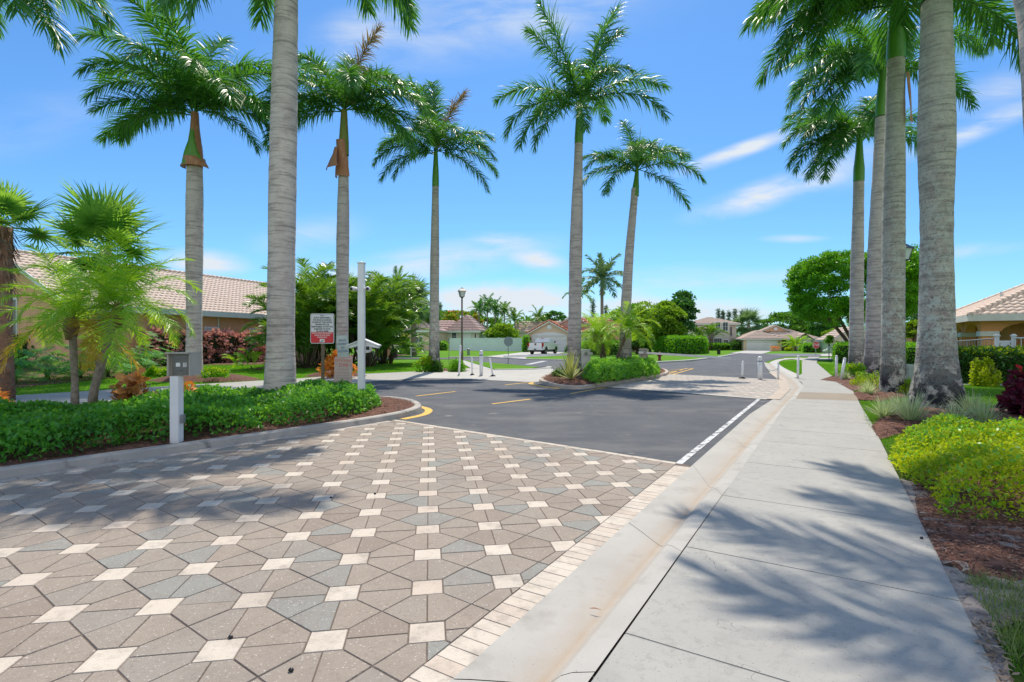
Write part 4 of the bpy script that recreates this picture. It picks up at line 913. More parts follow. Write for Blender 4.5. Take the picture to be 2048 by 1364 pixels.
# broadleaf trees
def crown_pts(n, rx, ry, rz, nc, rc, rng, flat=0):
    c = unit(rng.normal(size=(nc, 3))); rad = rng.uniform(.45, 1, nc)**.5; c = c*rad[:, None]*np.array([rx-rc*.6, ry-rc*.6, rz-rc*.6]); sizes = rc*rng.uniform(.6, 1.3, nc)
    k = rng.integers(0, nc, n); d = unit(rng.normal(size=(n, 3))); d[:, 2] = np.abs(d[:, 2])*.9-.25; r_ = sizes[k]*rng.uniform(.6, 1.05, n)
    return c[k]+d*r_[:, None]*np.array([1, 1, .75]), unit(c[k]*.4+d)
def tree(label, px, py, rxp, rzp, Y, mt, n, leaf, nc=40, rc=None, seed=0, nm='broadleaf_tree', tr=.22, trunk_px=None, branches=5, group=None, bark='bark', cat='tree', ryf=.8, flowers=0):
    c = W(px, py, Y); rx = rxp*Y/F; rz = rzp*Y/F; tx = W(trunk_px or px, 700, Y).x; rng = np.random.default_rng(seed)
    root = thing(nm, label, cat, (tx, Y, 0), 0, group); rc = rc or min(rx, rz)*.38
    P, O = crown_pts(n, rx, rx*ryf, rz, nc, rc, rng); P = P+np.array([c.x-tx, 0, c.z])
    P[:, 2] = np.maximum(P[:, 2], .15)
    V, Fc, T = leaves(P, leaf, rng, .62, O*.8, .2)
    npmesh('crown', V, Fc, M[mt], root, tint=T)
    if flowers:
        q = rng.choice(len(P), flowers); V, Fc, T = leaves(P[q]+O[q]*.3, leaf*1.1, rng, .8); npmesh('blossom', V, Fc, M['flower'], root, tint=T)
    mb = MB(); r = random.Random(seed); zc = max(.8, c.z-rz*.9)
    fork = Vector((0, 0, zc*.6)); mb.tube([(0, 0, -.05), fork*.5, fork], [tr*1.3, tr, tr*.9], 10)
    for i in range(branches):
        a = 2*math.pi*i/branches+r.random(); e = Vector((c.x-tx+rx*.6*math.cos(a), rx*.5*math.sin(a), c.z+rz*r.uniform(-.2, .4)))
        mb.tube([fork, fork.lerp(e, .5)+Vector((0, 0, .2)), e], [tr*.7, tr*.45, tr*.12], 7)
    mb.build('trunk', M[bark], root, True)
    return root
BG = 'broadleaf trees beyond the houses'
tree('dark leafy mass behind the palm clumps, left part behind the red sign', 625, 640, 62, 62, 43, 'tree_c', 9000, .26, 70, seed=41, tr=.2)
tree('dark leafy mass behind the palm clumps, right part behind the camera post', 735, 635, 62, 62, 45, 'tree_c', 9000, .26, 70, seed=42, tr=.2)
tree('rounded green tree behind the silvery weeping palm', 845, 630, 46, 40, 92, 'tree_a', 5200, .38, 50, seed=43)
tree('bright green bushy tree just behind the middle of the white fence', 1003, 668, 36, 24, 96, 'tree_b', 5200, .42, 44, seed=1, tr=.2)
tree('poinciana tree with orange blossom beyond the pale house', 922, 640, 46, 22, 118, 'tree_b', 4200, .5, 40, seed=2, flowers=500)
tree('dark tree mass left of the poinciana behind the pale house', 868, 640, 44, 26, 124, 'tree_a', 3600, .5, 36, seed=3, group=BG)
tree('mid green tree behind the poinciana, right side', 975, 655, 36, 26, 120, 'tree_a', 3600, .5, 36, seed=4, group=BG)
tree('deep green tree line end behind the orange roof', 1112, 640, 40, 22, 120, 'tree_c', 3600, .5, 36, seed=5, group=BG)
tree('domed bright green tree behind the island date palms', 1258, 634, 42, 30, 84, 'ficus', 6000, .36, 56, seed=6, group=BG)
tree('soft drooping olive green tree behind the box hedge', 1300, 648, 54, 50, 74, 'tree_b', 7200, .34, 60, seed=7, group=BG)
tree('large leaved tree with open top, left of the two storey house', 1352, 634, 46, 50, 72, 'tree_c', 8500, .36, 46, seed=8, group=BG)
tree('open airy treetop above the large leaved tree', 1367, 606, 24, 26, 73, 'tree_c', 1700, .42, 26, seed=9, rc=.9, group=BG)
tree('yellow green tree in front of the large leaved tree', 1334, 642, 44, 44, 69, 'tree_b', 7200, .34, 40, seed=10, group=BG)
tree('dark shrub row tree behind the island palms, low and dense', 1275, 690, 36, 16, 64, 'hedge_dark', 4200, .26, 40, seed=11, group=BG)
tree('wide rounded tree behind the garage house roof', 1562, 652, 52, 32, 118, 'tree_a', 7600, .5, 70, seed=12, group=BG)
tree('lower tree shoulder right of the wide rounded tree', 1606, 664, 36, 22, 114, 'tree_a', 3600, .5, 40, seed=13, group=BG)
tree('light green tree behind the round clipped tree trunk', 1648, 652, 36, 30, 100, 'tree_c', 5200, .4, 44, seed=14, group=BG)
tree('pale leaved tree low beside the cream house', 1665, 672, 20, 16, 88, 'tree_b', 2400, .32, 26, seed=15, group=BG)
tree('green tree glimpsed between the two thickest trunks', 1832, 660, 26, 22, 46, 'tree_b', 4200, .2, 40, seed=16, group=BG)
tree('bluish green tree behind the right house eave', 1836, 630, 18, 16, 70, 'pine', 1500, .3, 20, seed=17, group=BG)
# clipped umbrella tree on the right
def roundtree():
    Y = 45; c = W(1710, 577, Y); tx = W(1722, 700, Y).x; rng = np.random.default_rng(77)
    root = thing('clipped_shade_tree', 'big clipped round headed shade tree with dark slanting stems behind the right palms', 'tree', (tx, Y, 0))
    n = 125000; rx, ry, rz = 5.0, 4.6, 2.7
    nc = 820; th = rng.uniform(0, 2*np.pi, nc); u_ = rng.uniform(-1, 1, nc)
    e = .42; s_ = lambda v, p: np.sign(v)*np.abs(v)**p                     # super-ellipsoid shell of clumps
    ph = np.arcsin(u_); cc = np.stack([s_(np.cos(ph), e)*s_(np.cos(th), .9), s_(np.cos(ph), e)*s_(np.sin(th), .9), s_(np.sin(ph), .7)], 1)
    cc[:, 0:2] *= (1-.10*np.clip(-cc[:, 2:3], 0, 1)); cc = cc*np.array([rx, ry, rz])*rng.uniform(.86, 1.0, nc)[:, None]
    gap = (np.linalg.norm(cc-np.array([-3.4, -2.2, -.8]), axis=1) > .45) & (cc[:, 2] > -9); cc = cc[gap]; nc = len(cc)
    k = rng.integers(0, nc, n); d = unit(rng.normal(size=(n, 3))); cc[:, 2] += rng.normal(0, .28, nc); P = cc[k]+d*np.array([.62, .62, .30])*rng.uniform(.4, 1, n)[:, None]
    P += np.array([c.x-tx, 0, c.z]); O = unit(cc[k])
    V, Fc, T = leaves(P, .17, rng, .6, O*.6, .35); npmesh('crown', V, Fc, M['ficus'], root, tint=T)
    mb = MB(); r = random.Random(4)
    for (ax, ay) in ((-3.2, 0), (-2.2, -1.5), (-1.2, 1.5), (.6, -.8), (1.8, .6), (-.3, .2)):
        e_ = Vector((ax, ay, 3.9+r.random()*.6)); m_ = Vector((ax*.45, ay*.4, 1.9)); mb.tube([(ax*.04, ay*.04, -.05), m_, e_, e_+Vector((ax*.25, ay*.3, 1.1))], [.19, .15, .11, .05], 8)
        for q in range(3):
            f_ = e_+Vector((r.uniform(-1.5, 1.5), r.uniform(-1.5, 1.5), r.uniform(.7, 1.6))); mb.tube([m_.lerp(e_, .7), f_], [.06, .03], 6)
    mb.build('trunk', M['bark'], root, True)
roundtree()
tree('small lollipop tree clipped to a ball beside the stop sign', 1658, 679, 9.5, 9.5, 48, 'ficus', 2400, .09, 30, seed=30, nm='standard_tree', tr=.035, branches=2)
# casuarinas on the skyline: thin columns of needles
def pines(label, items, Y, seed):
    rng = np.random.default_rng(seed)
    for k, (px, pyt, wpx) in enumerate(items):
        t = W(px, pyt, Y); root = thing('casuarina_tree', label[k], 'tree', (t.x, Y, 0), 0, 'blue green casuarinas on the skyline'); n = 560; z = t.z*(1-rng.beta(1.2, 2, n)*.75); a = rng.uniform(0, 6.28, n)
        r_ = wpx*Y/F*(.25+.9*(t.z-z)/t.z)*rng.uniform(.2, 1, n); P = np.stack([r_*np.cos(a), r_*np.sin(a), z], 1)
        V, Fc, T = leaves(P, .9, rng, .14, None, .6); npmesh('crown', V, Fc, M['pine'], root, tint=T)
        MB().tube([(0, 0, 0), (0, 0, t.z*.95)], [.3, .05], 6).build('trunk', M['bark'], root, True)
pines(['casuarina column at the left end of the skyline row', 'second casuarina of the skyline row', 'third casuarina of the skyline row', 'wide casuarina near the right end of the skyline row', 'last casuarina on the right of the skyline row', 'casuarina seen between the two island palms, left', 'casuarina seen right of the queen palm stem', 'lone casuarina tip above the pale house roof'],
      [(1437,620,5), (1446,622,4), (1458,624,6), (1470,619,5), (1484,622,5), (1186,598,7), (1212,612,6), (880,606,4)], 150, 5)
# far wood closing the horizon
def farwood():
    rng = np.random.default_rng(8); n = 36000; x = rng.uniform(-330, 420, n); hgt = 5.6+1.6*np.sin(x*.05)+1.4*np.sin(x*.13+1)+1.0*np.sin(x*.31)
    y = rng.uniform(160, 185, n)+.0*x; z = hgt*rng.beta(2.2, 1.2, n)*1.12; z = np.maximum(z, .2)
    V, Fc, T = leaves(np.stack([x, y, z], 1), 1.3, rng, .6, None, .3)
    tag(npmesh('far_woodland', V, Fc, M['tree_a'], tint=T), 'distant belt of woodland closing the horizon behind the houses', 'woodland', kind='stuff')
farwood()
# hedges and bushes -------------------------------------------------------------
def boxhedge(name, label, corners, h, mt, dens, leaf, rng_seed, jit=.05, z0=0.0, cat='hedge', aspect=.6, round_=.08, group=None, up=.5, top_n=None, bumps=.06, tmat=None, core=True):
    """corners: footprint polygon (ground), closed; leaves over the sides and top, dark twiggy core painted as inner shade"""
    rng = np.random.default_rng(rng_seed); c = sum((Vector((p[0], p[1], 0)) for p in corners), Vector())/len(corners)
    root = thing(name, label, cat, (c.x, c.y, z0), 0, group); poly = [Vector((p[0]-c.x, p[1]-c.y)) for p in corners]; n = len(poly)
    A = sum(poly[i].x*poly[(i+1) % n].y-poly[(i+1) % n].x*poly[i].y for i in range(n))
    if A < 0: poly.reverse()
    Ps = []; Os = []
    for i in range(n):
        a, b = poly[i], poly[(i+1) % n]; L_ = (b-a).length; m = int(L_*h*dens); t = rng.random(m); z = rng.random(m)**.9*h; nn = np.array([(b-a).y, -(b-a).x, 0])/max(L_, 1e-6)
        P = np.stack([a.x+(b.x-a.x)*t, a.y+(b.y-a.y)*t, z], 1); bulge = bumps*(np.sin(t*L_*5+i)+np.sin(z*7+t*L_*3)); P += nn*(bulge-round_*(z/h)**4+rng.normal(0, jit, m))[:, None]
        Ps.append(P); Os.append(np.tile(nn, (m, 1)))
    q = scatter([(p.x, p.y) for p in poly], dens*1.15, rng); m = len(q); z = h+bumps*(np.sin(q[:, 0]*4.2)+np.sin(q[:, 1]*5+1))*.7+rng.normal(0, jit, m); Ps.append(np.stack([q[:, 0], q[:, 1], z], 1)); Os.append(np.tile([0, 0, 1.0], (m, 1)))
    P = np.concatenate(Ps); O = np.concatenate(Os); V, Fc, T = leaves(P, leaf, rng, aspect, O*.9, up); npmesh('foliage', V, Fc, M[mt], root, tint=T)
    if tmat:                                      # fresh tips of another colour over the top
        sel = rng.choice(len(Ps[-1]), len(Ps[-1])//2); V, Fc, T = leaves(Ps[-1][sel]+[0, 0, .02], leaf, rng, aspect, None, .9); npmesh('fresh_tips', V, Fc, M[tmat], root, tint=T)
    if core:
        ins = [p*(1-.12) if p.length < .8 else p-p.normalized()*.10 for p in poly]; MB().prism([(p.x, p.y) for p in ins], 0.0, h-.1).build('twig_shade_core', M['twig'], root)
    return root
M['twig'] = mat('twigs_and_shade', (.018, .03, .010), (.03, .045, .015), 9, .95, .6, 20)  # near-black green paints the shade between inner stems into the core
def bush(name, label, c, rx, ry, h, mt, n, leaf, seed, cat='shrub', aspect=.5, group=None, tmat=None, nt=0, z0=0, up=.5, nc=22, stems=True):
    rng = np.random.default_rng(seed); root = thing(name, label, cat, (c[0], c[1], z0), 0, group)
    cc = unit(rng.normal(size=(nc, 3))); cc[:, 2] = np.abs(cc[:, 2]); cc = cc*np.array([rx*.72, ry*.72, h*.72])*rng.uniform(.5, 1, nc)[:, None]; k = rng.integers(0, nc, n); d = unit(rng.normal(size=(n, 3)))
    P = cc[k]+d*np.array([rx, ry, h])*.3*rng.uniform(.5, 1, n)[:, None]; P[:, 2] = np.maximum(P[:, 2]+h*.05, .01)
    V, Fc, T = leaves(P, leaf, rng, aspect, unit(P+[0, 0, .01])*.8, up); npmesh('foliage', V, Fc, M[mt], root, tint=T)
    if tmat: 
        q = np.argsort(-P[:, 2]+rng.normal(0, h*.12, n))[:nt]; V, Fc, T = leaves(P[q]+[0, 0, leaf*.2], leaf, rng, aspect, None, .8); npmesh('fresh_tips', V, Fc, M[tmat], root, tint=T)
    if stems:
        mb = MB(); r = random.Random(seed)
        for i in range(7): mb.tube([(r.uniform(-.1, .1)*rx, r.uniform(-.1, .1)*ry, 0), (r.uniform(-.6, .6)*rx, r.uniform(-.6, .6)*ry, h*.7)], [.012+.01*h, .006], 5)
        mb.build('stems', M['bark'], root, True)
    return root
# groundcover hedge filling the near island: irregular mounded mass
def groundhedge(name, label, poly, h, mt, dens, leaf, seed, z0, holes=(), fresh='hedge_fresh', edge=.25, cat='hedge', nfresh=.2):
    rng = np.random.default_rng(seed); P = scatter(poly, dens, rng); c = P.mean(0)
    pl = np.array([[p[0], p[1]] for p in poly]); dist = np.full(len(P), 9.0)
    for i in range(len(pl)):
        a, b = pl[i], pl[(i+1) % len(pl)]; ab = b-a; t = np.clip(((P-a)@ab)/(ab@ab+1e-9), 0, 1); dist = np.minimum(dist, np.linalg.norm(P-(a+t[:, None]*ab), axis=1))
    prof = np.clip(dist/edge, 0, 1)**.5
    bumps = .80+.13*np.sin(P[:, 0]*2.3+P[:, 1])+.10*np.sin(P[:, 1]*3.1-P[:, 0]*1.7)+.08*np.sin(P[:, 0]*7.3)*np.sin(P[:, 1]*6.1)
    top = h*prof*bumps
    for hx, hy, hr in holes: 
        dd = np.hypot(P[:, 0]-hx, P[:, 1]-hy); top *= np.clip((dd-hr*.5)/(hr*.6), .0, 1)
    z = top*(1-rng.beta(1, 3.2, len(P))); keep = top > .05; P, z, top = P[keep], z[keep], top[keep]
    root = thing(name, label, cat, (c[0], c[1], z0)); P3 = np.stack([P[:, 0]-c[0], P[:, 1]-c[1], z], 1)
    V, Fc, T = leaves(P3, leaf, rng, .48, None, .55, .1)
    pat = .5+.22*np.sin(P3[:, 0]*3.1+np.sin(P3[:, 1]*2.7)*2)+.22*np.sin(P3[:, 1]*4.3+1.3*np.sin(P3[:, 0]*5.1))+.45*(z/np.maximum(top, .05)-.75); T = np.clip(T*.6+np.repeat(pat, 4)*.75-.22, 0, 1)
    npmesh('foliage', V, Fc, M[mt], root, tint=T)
    q = rng.random(len(P3)) < nfresh*(.3+.7*(np.sin(P3[:, 0]*1.9+2)+np.sin(P3[:, 1]*2.3) > .2)); V, Fc, T = leaves(P3[q]*[1, 1, 1.03], leaf*1.05, rng, .5, None, .8); npmesh('fresh_leaves', V, Fc, M[fresh], root, tint=T)
    return root
hl = [(-13.8,-4.2), (-6.95,4.9), (-6.2,6.25), (-5.45,7.15), (-4.85,7.9), (-4.1,8.8), (-3.4,9.75), (-3.05,10.6), (-3.0,12.0), (-3.5,13.2), (-4.6,13.4), (-6.9,11.3), (-9.2,8.3), (-16.6,-1.6)]
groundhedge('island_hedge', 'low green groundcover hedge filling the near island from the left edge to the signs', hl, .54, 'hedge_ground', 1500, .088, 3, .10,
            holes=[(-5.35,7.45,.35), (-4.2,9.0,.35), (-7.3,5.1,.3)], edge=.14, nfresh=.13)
hr_ = pg((1166,760),(1190,770),(1215,768),(1262,759),(1316,752),(1318,743),(1290,740),(1200,741),(1170,746),z=.12)
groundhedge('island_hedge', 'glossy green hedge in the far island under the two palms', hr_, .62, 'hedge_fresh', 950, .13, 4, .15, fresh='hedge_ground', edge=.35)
boxhedge('box_hedge', 'tall clipped bright green box hedge left of the two storey house', pg((1310,706),(1352,709.5),(1410,707),(1412,702.5),(1330,702)), 2.0, 'hedge_box', 90, .22, 5, .08, bumps=.05)
boxhedge('box_hedge', 'low clipped hedge in front of the two storey house', pg((1414,700.5),(1464,700),(1464,699),(1414,699.3)), 1.0, 'hedge_box', 60, .24, 6, .06)
boxhedge('box_hedge', 'dark hedge between the two storey house and the driveway', pg((1464,700.8),(1487,700.6),(1487,699.6),(1464,699.8)), 1.2, 'hedge_dark', 50, .26, 7, .06)
boxhedge('box_hedge', 'dark green hedge right of the stop sign', pg((1637,704.6),(1662,704.2),(1662,702.8),(1637,703.2)), 1.25, 'hedge_dark', 60, .24, 8, .06)
boxhedge('box_hedge', 'clipped hedge behind the stop sign pole', pg((1607,704.8),(1634,705.2),(1634,703.6),(1607,703.6)), 1.05, 'hedge_box', 60, .24, 9, .06)
boxhedge('box_hedge', 'two tier clipped hedge left of the right palm row', pg((1671,726),(1702,727),(1702,719),(1671,719)), 1.35, 'hedge_box', 160, .12, 10, .05)
boxhedge('clusia_hedge', 'tall large leaved green hedge in front of the right house', pg((1902,768),(1990,769.5),(2060,771),(2300,778),(2300,755),(2060,752),(1902,752)), 1.14, 'hedge_dark', 420, .115, 11, .06, aspect=.7, tmat='duranta')
bush('clusia_bush', 'bright glossy bush with yellow green leaves, bulging from the tall hedge', W(1968,735,18.2), .62, .45, 1.12, 'duranta', 2600, .10, 12, aspect=.7)
boxhedge('clusia_hedge', 'hedge piece glimpsed between the two thickest trunks', pg((1812,745),(1850,745),(1850,733),(1812,733)), 1.35, 'hedge_box', 200, .11, 13, .05)
hc = pg((300,727.5),(520,729),(600,724),(860,704),(840,703),(560,720),(300,722))
boxhedge('copperleaf_hedge', 'pinkish copper leaved hedge along the tan house wall', pg((292,733.5),(410,728.2),(524,723.6),(524,722.8),(410,727),(292,732)), 2.05, 'copper', 110, .26, 14, .12, aspect=.7, round_=.25, bumps=.12)
boxhedge('foundation_shrubs', 'row of low shrubs below the pale house wall', pg((840,701.3),(893,700.8),(893,699.6),(840,699.8)), 1.3, 'hedge_fresh', 60, .28, 15, .1, cat='shrub')
boxhedge('foundation_shrubs', 'green shrubs under the window of the orange roofed house', pg((1166,709),(1240,710),(1240,706),(1166,706)), 1.3, 'hedge_fresh', 60, .26, 16, .12, cat='shrub')
boxhedge('garage_hedge', 'rounded hedge block at the left corner of the peach garage', pg((1048,704.2),(1056,704.2),(1056,702.8),(1048,702.8)), 2.2, 'hedge_box', 80, .24, 17, .08)
bush('garden_shrub', 'clipped round shrub left of the lamp post base', W(912,740,27.2), .62, .5, .85, 'hedge_box', 1500, .10, 18)
bush('garden_shrub', 'loose yellow green shrub left of the slim palm trunk', W(851,740,27.0), .7, .5, .85, 'hedge_box', 1500, .10, 19, tmat='duranta', nt=500)
bush('garden_shrub', 'dark ivy like shrub wrapped around the foot of the slim palm', W(874,740,26.9), .45, .4, .75, 'hedge_dark', 1200, .10, 20)
bush('garden_shrub', 'low golden green shrub on the mulch mound right of the grey palm', W(428,738,20.4), .75, .45, .42, 'hedge_box', 1300, .08, 21, tmat='duranta', nt=600, z0=.2)
bush('garden_shrub', 'low golden green shrub left of the keypad box', W(316,738,23.5), .7, .4, .5, 'hedge_box', 1200, .09, 22, tmat='duranta', nt=400)
bush('garden_shrub', 'low ball shrub before the garage house', W(1604,702,82), .7, .6, .8, 'hedge_fresh', 500, .22, 23)
bush('garden_shrub', 'golden shrub at the left of the garage house bed', W(1578,702,83), .8, .6, .9, 'duranta', 500, .22, 24)
bush('garden_shrub', 'dark flowering shrub beside the two storey house door', W(1470,700,93), 1.4, 1, 2.0, 'tree_a', 700, .3, 25)
bush('garden_shrub', 'big light shrub before the two storey house corner', W(1481,700,90), 1.0, .8, 1.6, 'tree_b', 600, .28, 26)
bush('garden_shrub', 'leafy shrub mass in front of the silvery palm trunk', W(812,705,62), 1.8, 1, 1.6, 'hedge_fresh', 1300, .28, 27)
bush('garden_shrub', 'brownish flowering shrub between dark palm and silvery palm', W(806,700,66), 1.9, 1.2, 3.0, 'tree_b', 1800, .28, 28, tmat='flower', nt=60)
bush('garden_shrub', 'green shrub at the foot of the beige pillar', W(765,712,52), .9, .7, 1.2, 'hedge_fresh', 900, .18, 29)
bush('garden_shrub', 'round bush at the right of the peach garage', W(1137,704,74), .9, .7, 1.1, 'hedge_dark', 600, .2, 33)
bush('garden_shrub', 'brown tinted tall shrub beside the house behind the date palms', W(1226,700,68), 2.0, 1.0, 3.4, 'copper', 700, .3, 34)
# golden duranta on the near right and its small kin
dz = [(W(1808,960,5.9).x, 5.9), (4.15, 5.15), (3.72, 4.35+.2), (4.4, 4.3), (5.5, 4.25), (7.6, 4.3), (9.2, 6.2), (8.2, 8.0), (6.6, 8.05), (5.4, 7.4), (4.75, 6.6)]
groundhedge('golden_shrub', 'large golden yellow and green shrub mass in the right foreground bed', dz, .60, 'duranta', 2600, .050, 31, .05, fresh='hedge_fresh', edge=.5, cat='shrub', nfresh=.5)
DG = 'small golden shrubs at the right palm feet'
for k, (px, py, Y, rx, h, lab) in enumerate([(1722, 770, 18.2, .45, .55, 'small golden shrub at the pavement bend, nearest the leaning post'), (1752, 770, 17.3, .6, .62, 'wider golden shrub left of the second trunk from the right'), (1818, 780, 15.2, .35, .5, 'golden shrub between the two thickest trunks'), (1702, 748, 22.5, .9, .7, 'dark green clipped shrub at the farthest palm of the right row')]):
    bush('golden_shrub', lab, W(px, py, Y), rx, rx*.8, h, 'duranta' if k < 3 else 'hedge_box', 1500, .055 if k < 3 else .1, 50+k, group=DG, tmat='hedge_fresh' if k < 3 else 'duranta', nt=300, z0=.03)
def tuft(name, label, c, n, L, wd, mt, seed, cat='plant', el=(25, 85), droop=.6, z0=.03, group=None, seg=4):
    rng = np.random.default_rng(seed); root = thing(name, label, cat, (c[0], c[1], z0), 0, group); a = rng.uniform(0, 2*np.pi, n); e = np.radians(rng.uniform(*el, n))
    Dv = np.stack([np.cos(a)*np.cos(e), np.sin(a)*np.cos(e), np.sin(e)], 1); P = np.stack([np.cos(a)*.04, np.sin(a)*.04, np.zeros(n)], 1)+rng.normal(0, .015, (n, 3))*[1, 1, 0]
    V, Fc, T = strip(P, Dv, unit(np.cross(Dv, [0, 0, 1.0])), L*rng.uniform(.7, 1.15, n), wd, seg, droop, rng.random(n)); npmesh('leaves', V, Fc, M[mt], root, tint=T); return root
LG = 'variegated grass tufts around the thickest trunk'
for k, (px, py, sc, lab) in enumerate([(1768, 836, .8, 'pale variegated grass tuft closest to the pavement'), (1822, 846, 1.15, 'largest blue green grass tuft in front of the thickest trunk'), (1796, 828, .8, 'grass tuft between the two biggest tufts'), (1908, 852, .8, 'small tuft right below the thickest trunk foot'), (1940, 832, 1.0, 'tuft touching the right side of the thickest trunk'), (1968, 850, .9, 'dark tuft farthest right in the mulch bed'), (1735, 790, .8, 'tuft behind the golden shrubs left of the second trunk'), (1690, 760, .7, 'tuft at the leaning white post')]):
    p = g(px, py, .05); tuft('liriope_tuft', lab, p, 170, .56*sc, .019, 'liriope', 60+k, group=LG, z0=.06)
tuft('yucca', 'yellow striped spiky plant on the mulch tip of the far island', W(1141,768,19.3), 60, 1.15, .07, 'yucca', 70, el=(5, 88), droop=.18, z0=.2, seg=3)
bush('croton_shrub', 'low dark green clump behind the yellow spiky plant', W(1122,750,21), .5, .4, .5, 'hedge_dark', 900, .09, 71, z0=.12)
bush('croton_shrub', 'orange croton with upright leaves at the end of the far island', W(1274,735,24.5), .18, .18, .75, 'croton_red', 60, .30, 72, aspect=.35, z0=.12, nc=8)
bush('croton_shrub', 'small dark croton beside the white gate cabinet', W(1192,736,25), .25, .2, .55, 'ti', 120, .18, 73, z0=.12, nc=8)
bush('croton_shrub', 'large brown and copper croton with broad round leaves left of the keypad box', W(258,790,9.5), .5, .32, .95, 'croton', 300, .19, 74, aspect=.8, z0=.15, nc=14)
bush('croton_shrub', 'yellow and red croton just right of the keypad post', W(374,790,10.1), .22, .2, .80, 'croton_red', 60, .17, 75, aspect=.45, z0=.12, nc=8)
bush('croton_shrub', 'bright orange croton on the mulch mound behind the red sign', W(672,740,22.6), .85, .6, 1.15, 'croton_red', 420, .26, 76, aspect=.5, z0=.15, nc=16)
bush('croton_shrub', 'orange red leaves at the extreme left edge of the near island', W(-5,800,10), .25, .25, .6, 'croton_red', 50, .18, 77, aspect=.4, z0=.12, nc=6)
bush('purple_shrub', 'dark purple shrub with a few scarlet leaves at the right edge', W(2075,840,10.6), .62, .5, 1.15, 'ti', 1500, .17, 78, aspect=.6, tmat='ti_red', nt=26, z0=.04, nc=20)
# philodendron bed at the tan house
PH = 'big leaved philodendrons beside the tan house'
for k, (px, Y, h, lab) in enumerate([(28, 19.5, 1.5, 'philodendron at the left edge under the shaggy palm'), (95, 21.5, 1.7, 'philodendron behind the straight date palm trunk'), (160, 22.5, 1.9, 'dense green philodendron between the two date palm trunks'), (255, 25.5, 2.2, 'tall philodendron right of the slanting date palm trunk'), (292, 27.0, 1.3, 'philodendron touching the copper hedge'), (215, 23.0, 1.6, 'philodendron behind the slanting trunk')]):
    root = thing('philodendron', lab, 'shrub', (W(px, 700, Y).x, Y, 0), 0, PH); r = random.Random(90+k)
    rng = np.random.default_rng(90+k); n = 46; parts = []
    for i in range(n):
        a = rng.uniform(0, 6.28); e = R(rng.uniform(5, 75)); q = h*rng.uniform(.35, 1.0); st = np.array([math.cos(a)*math.cos(e), math.sin(a)*math.cos(e), math.sin(e)]); tip = st*q*1.05+[0, 0, .1]
        ld = unit(np.array([math.cos(a), math.sin(a), -.35])); sd_ = unit(np.cross(ld, [0, 0, 1.0])); m = 9; u_ = np.linspace(0, 1, m); B = tip+ld*u_[:, None]*.55
        for sgn in (-1, 1):
            dd = unit(sd_*sgn+ld*.55+rng.normal(0, .08, (m, 3))); parts.append(strip(B, dd, np.tile(ld, (m, 1)), .34*np.sin(np.pi*(.2+.75*u_)), .075, 2, .5, np.full(m, rng.random())))
        parts.append(strip(np.array([[0, 0, 0.0]]), np.array([unit(tip)]), np.array([sd_]), np.array([np.linalg.norm(tip)]), .03, 2, 0, np.array([.9])))
    V, Fc, T = merge(parts); npmesh('leaves', V, Fc, M['philo'], root, tint=T)
    MB().tube([(0, 0, 0), (0, 0, h*.4)], [.09, .06], 7).build('stem', M['bark'], root, True)
boxhedge('foundation_shrubs', 'dark undergrowth behind the philodendrons against the tan house', pg((-260,738),(60,736),(290,729),(290,727),(-260,730)), 1.6, 'hedge_dark', 60, .3, 99, .15, cat='shrub', bumps=.2)

# grass blades --------------------------------------------------------------
def blades(label, poly, dens, h, wd, z, seed, mt='grass', excl=(), rim=0):
    rng = np.random.default_rng(seed); P = scatter(poly, dens, rng)
    for e in excl: P = P[~inside(P, e)]
    n = len(P); a = rng.uniform(0, 6.28, n); tl = rng.normal(0, .38, (n, 2)); hh = h*rng.uniform(.5, 1.3, n)
    b = np.stack([P[:, 0], P[:, 1], np.full(n, z)], 1); s = np.stack([np.cos(a), np.sin(a), np.zeros(n)], 1)*wd/2; t = b+np.stack([tl[:, 0]*hh, tl[:, 1]*hh, hh], 1)
    V = np.stack([b-s, b+s, t], 1).reshape(-1, 3); return tag(npmesh('grass', V, np.arange(3*n).reshape(n, 3), M[mt], tint=np.repeat(np.clip(rng.normal(.5, .25, n), 0, 1), 3)), label, 'grass', kind='stuff')
vg_ex = [b1, b1b, b2, b3, b4, b5, b6, list(sp_l)+list(reversed(sp_r))]
blades('short bright grass on the near right verge beside the pavement', [(2.28,2.5),(3.0,3.6),(4.35,5.6),(6.7,9.9),(9.05,13.6),(12,12),(9,4),(6,1)], 2600, .045, .006, .025, 1, excl=[tuple((p.x, p.y) for p in q) for q in vg_ex])
blades('lawn blades between the thick trunk and the right hedge', [(9.2,14),(11,19),(30,24),(24,14),(12,11.5),(9.9,12.2)], 900, .05, .010, .025, 2, excl=[tuple((p.x, p.y) for p in q) for q in vg_ex])
blades('lawn blades on the left beyond the pavement', [(-25,1.5),(-10.1,21),(-7,25.3),(-4.9,28.6),(-3,31),(-9,40),(-24,36),(-36,10)], 230, .06, .02, -.02, 3)
blades('lawn blades on the grass triangle inside the pavement bend', [(q.x, q.y) for q in pg((1541,725),(1601,720.5),(1604,748.6),(1587,756.6),(1567,744),(1554,738))], 500, .05, .014, -.02, 4)
blades('lawn blades along the right of the pavement beyond the white posts', [(q.x, q.y) for q in pg((1634,727),(1674,762),(1700,757),(1715,728))], 500, .05, .014, -.02, 5)
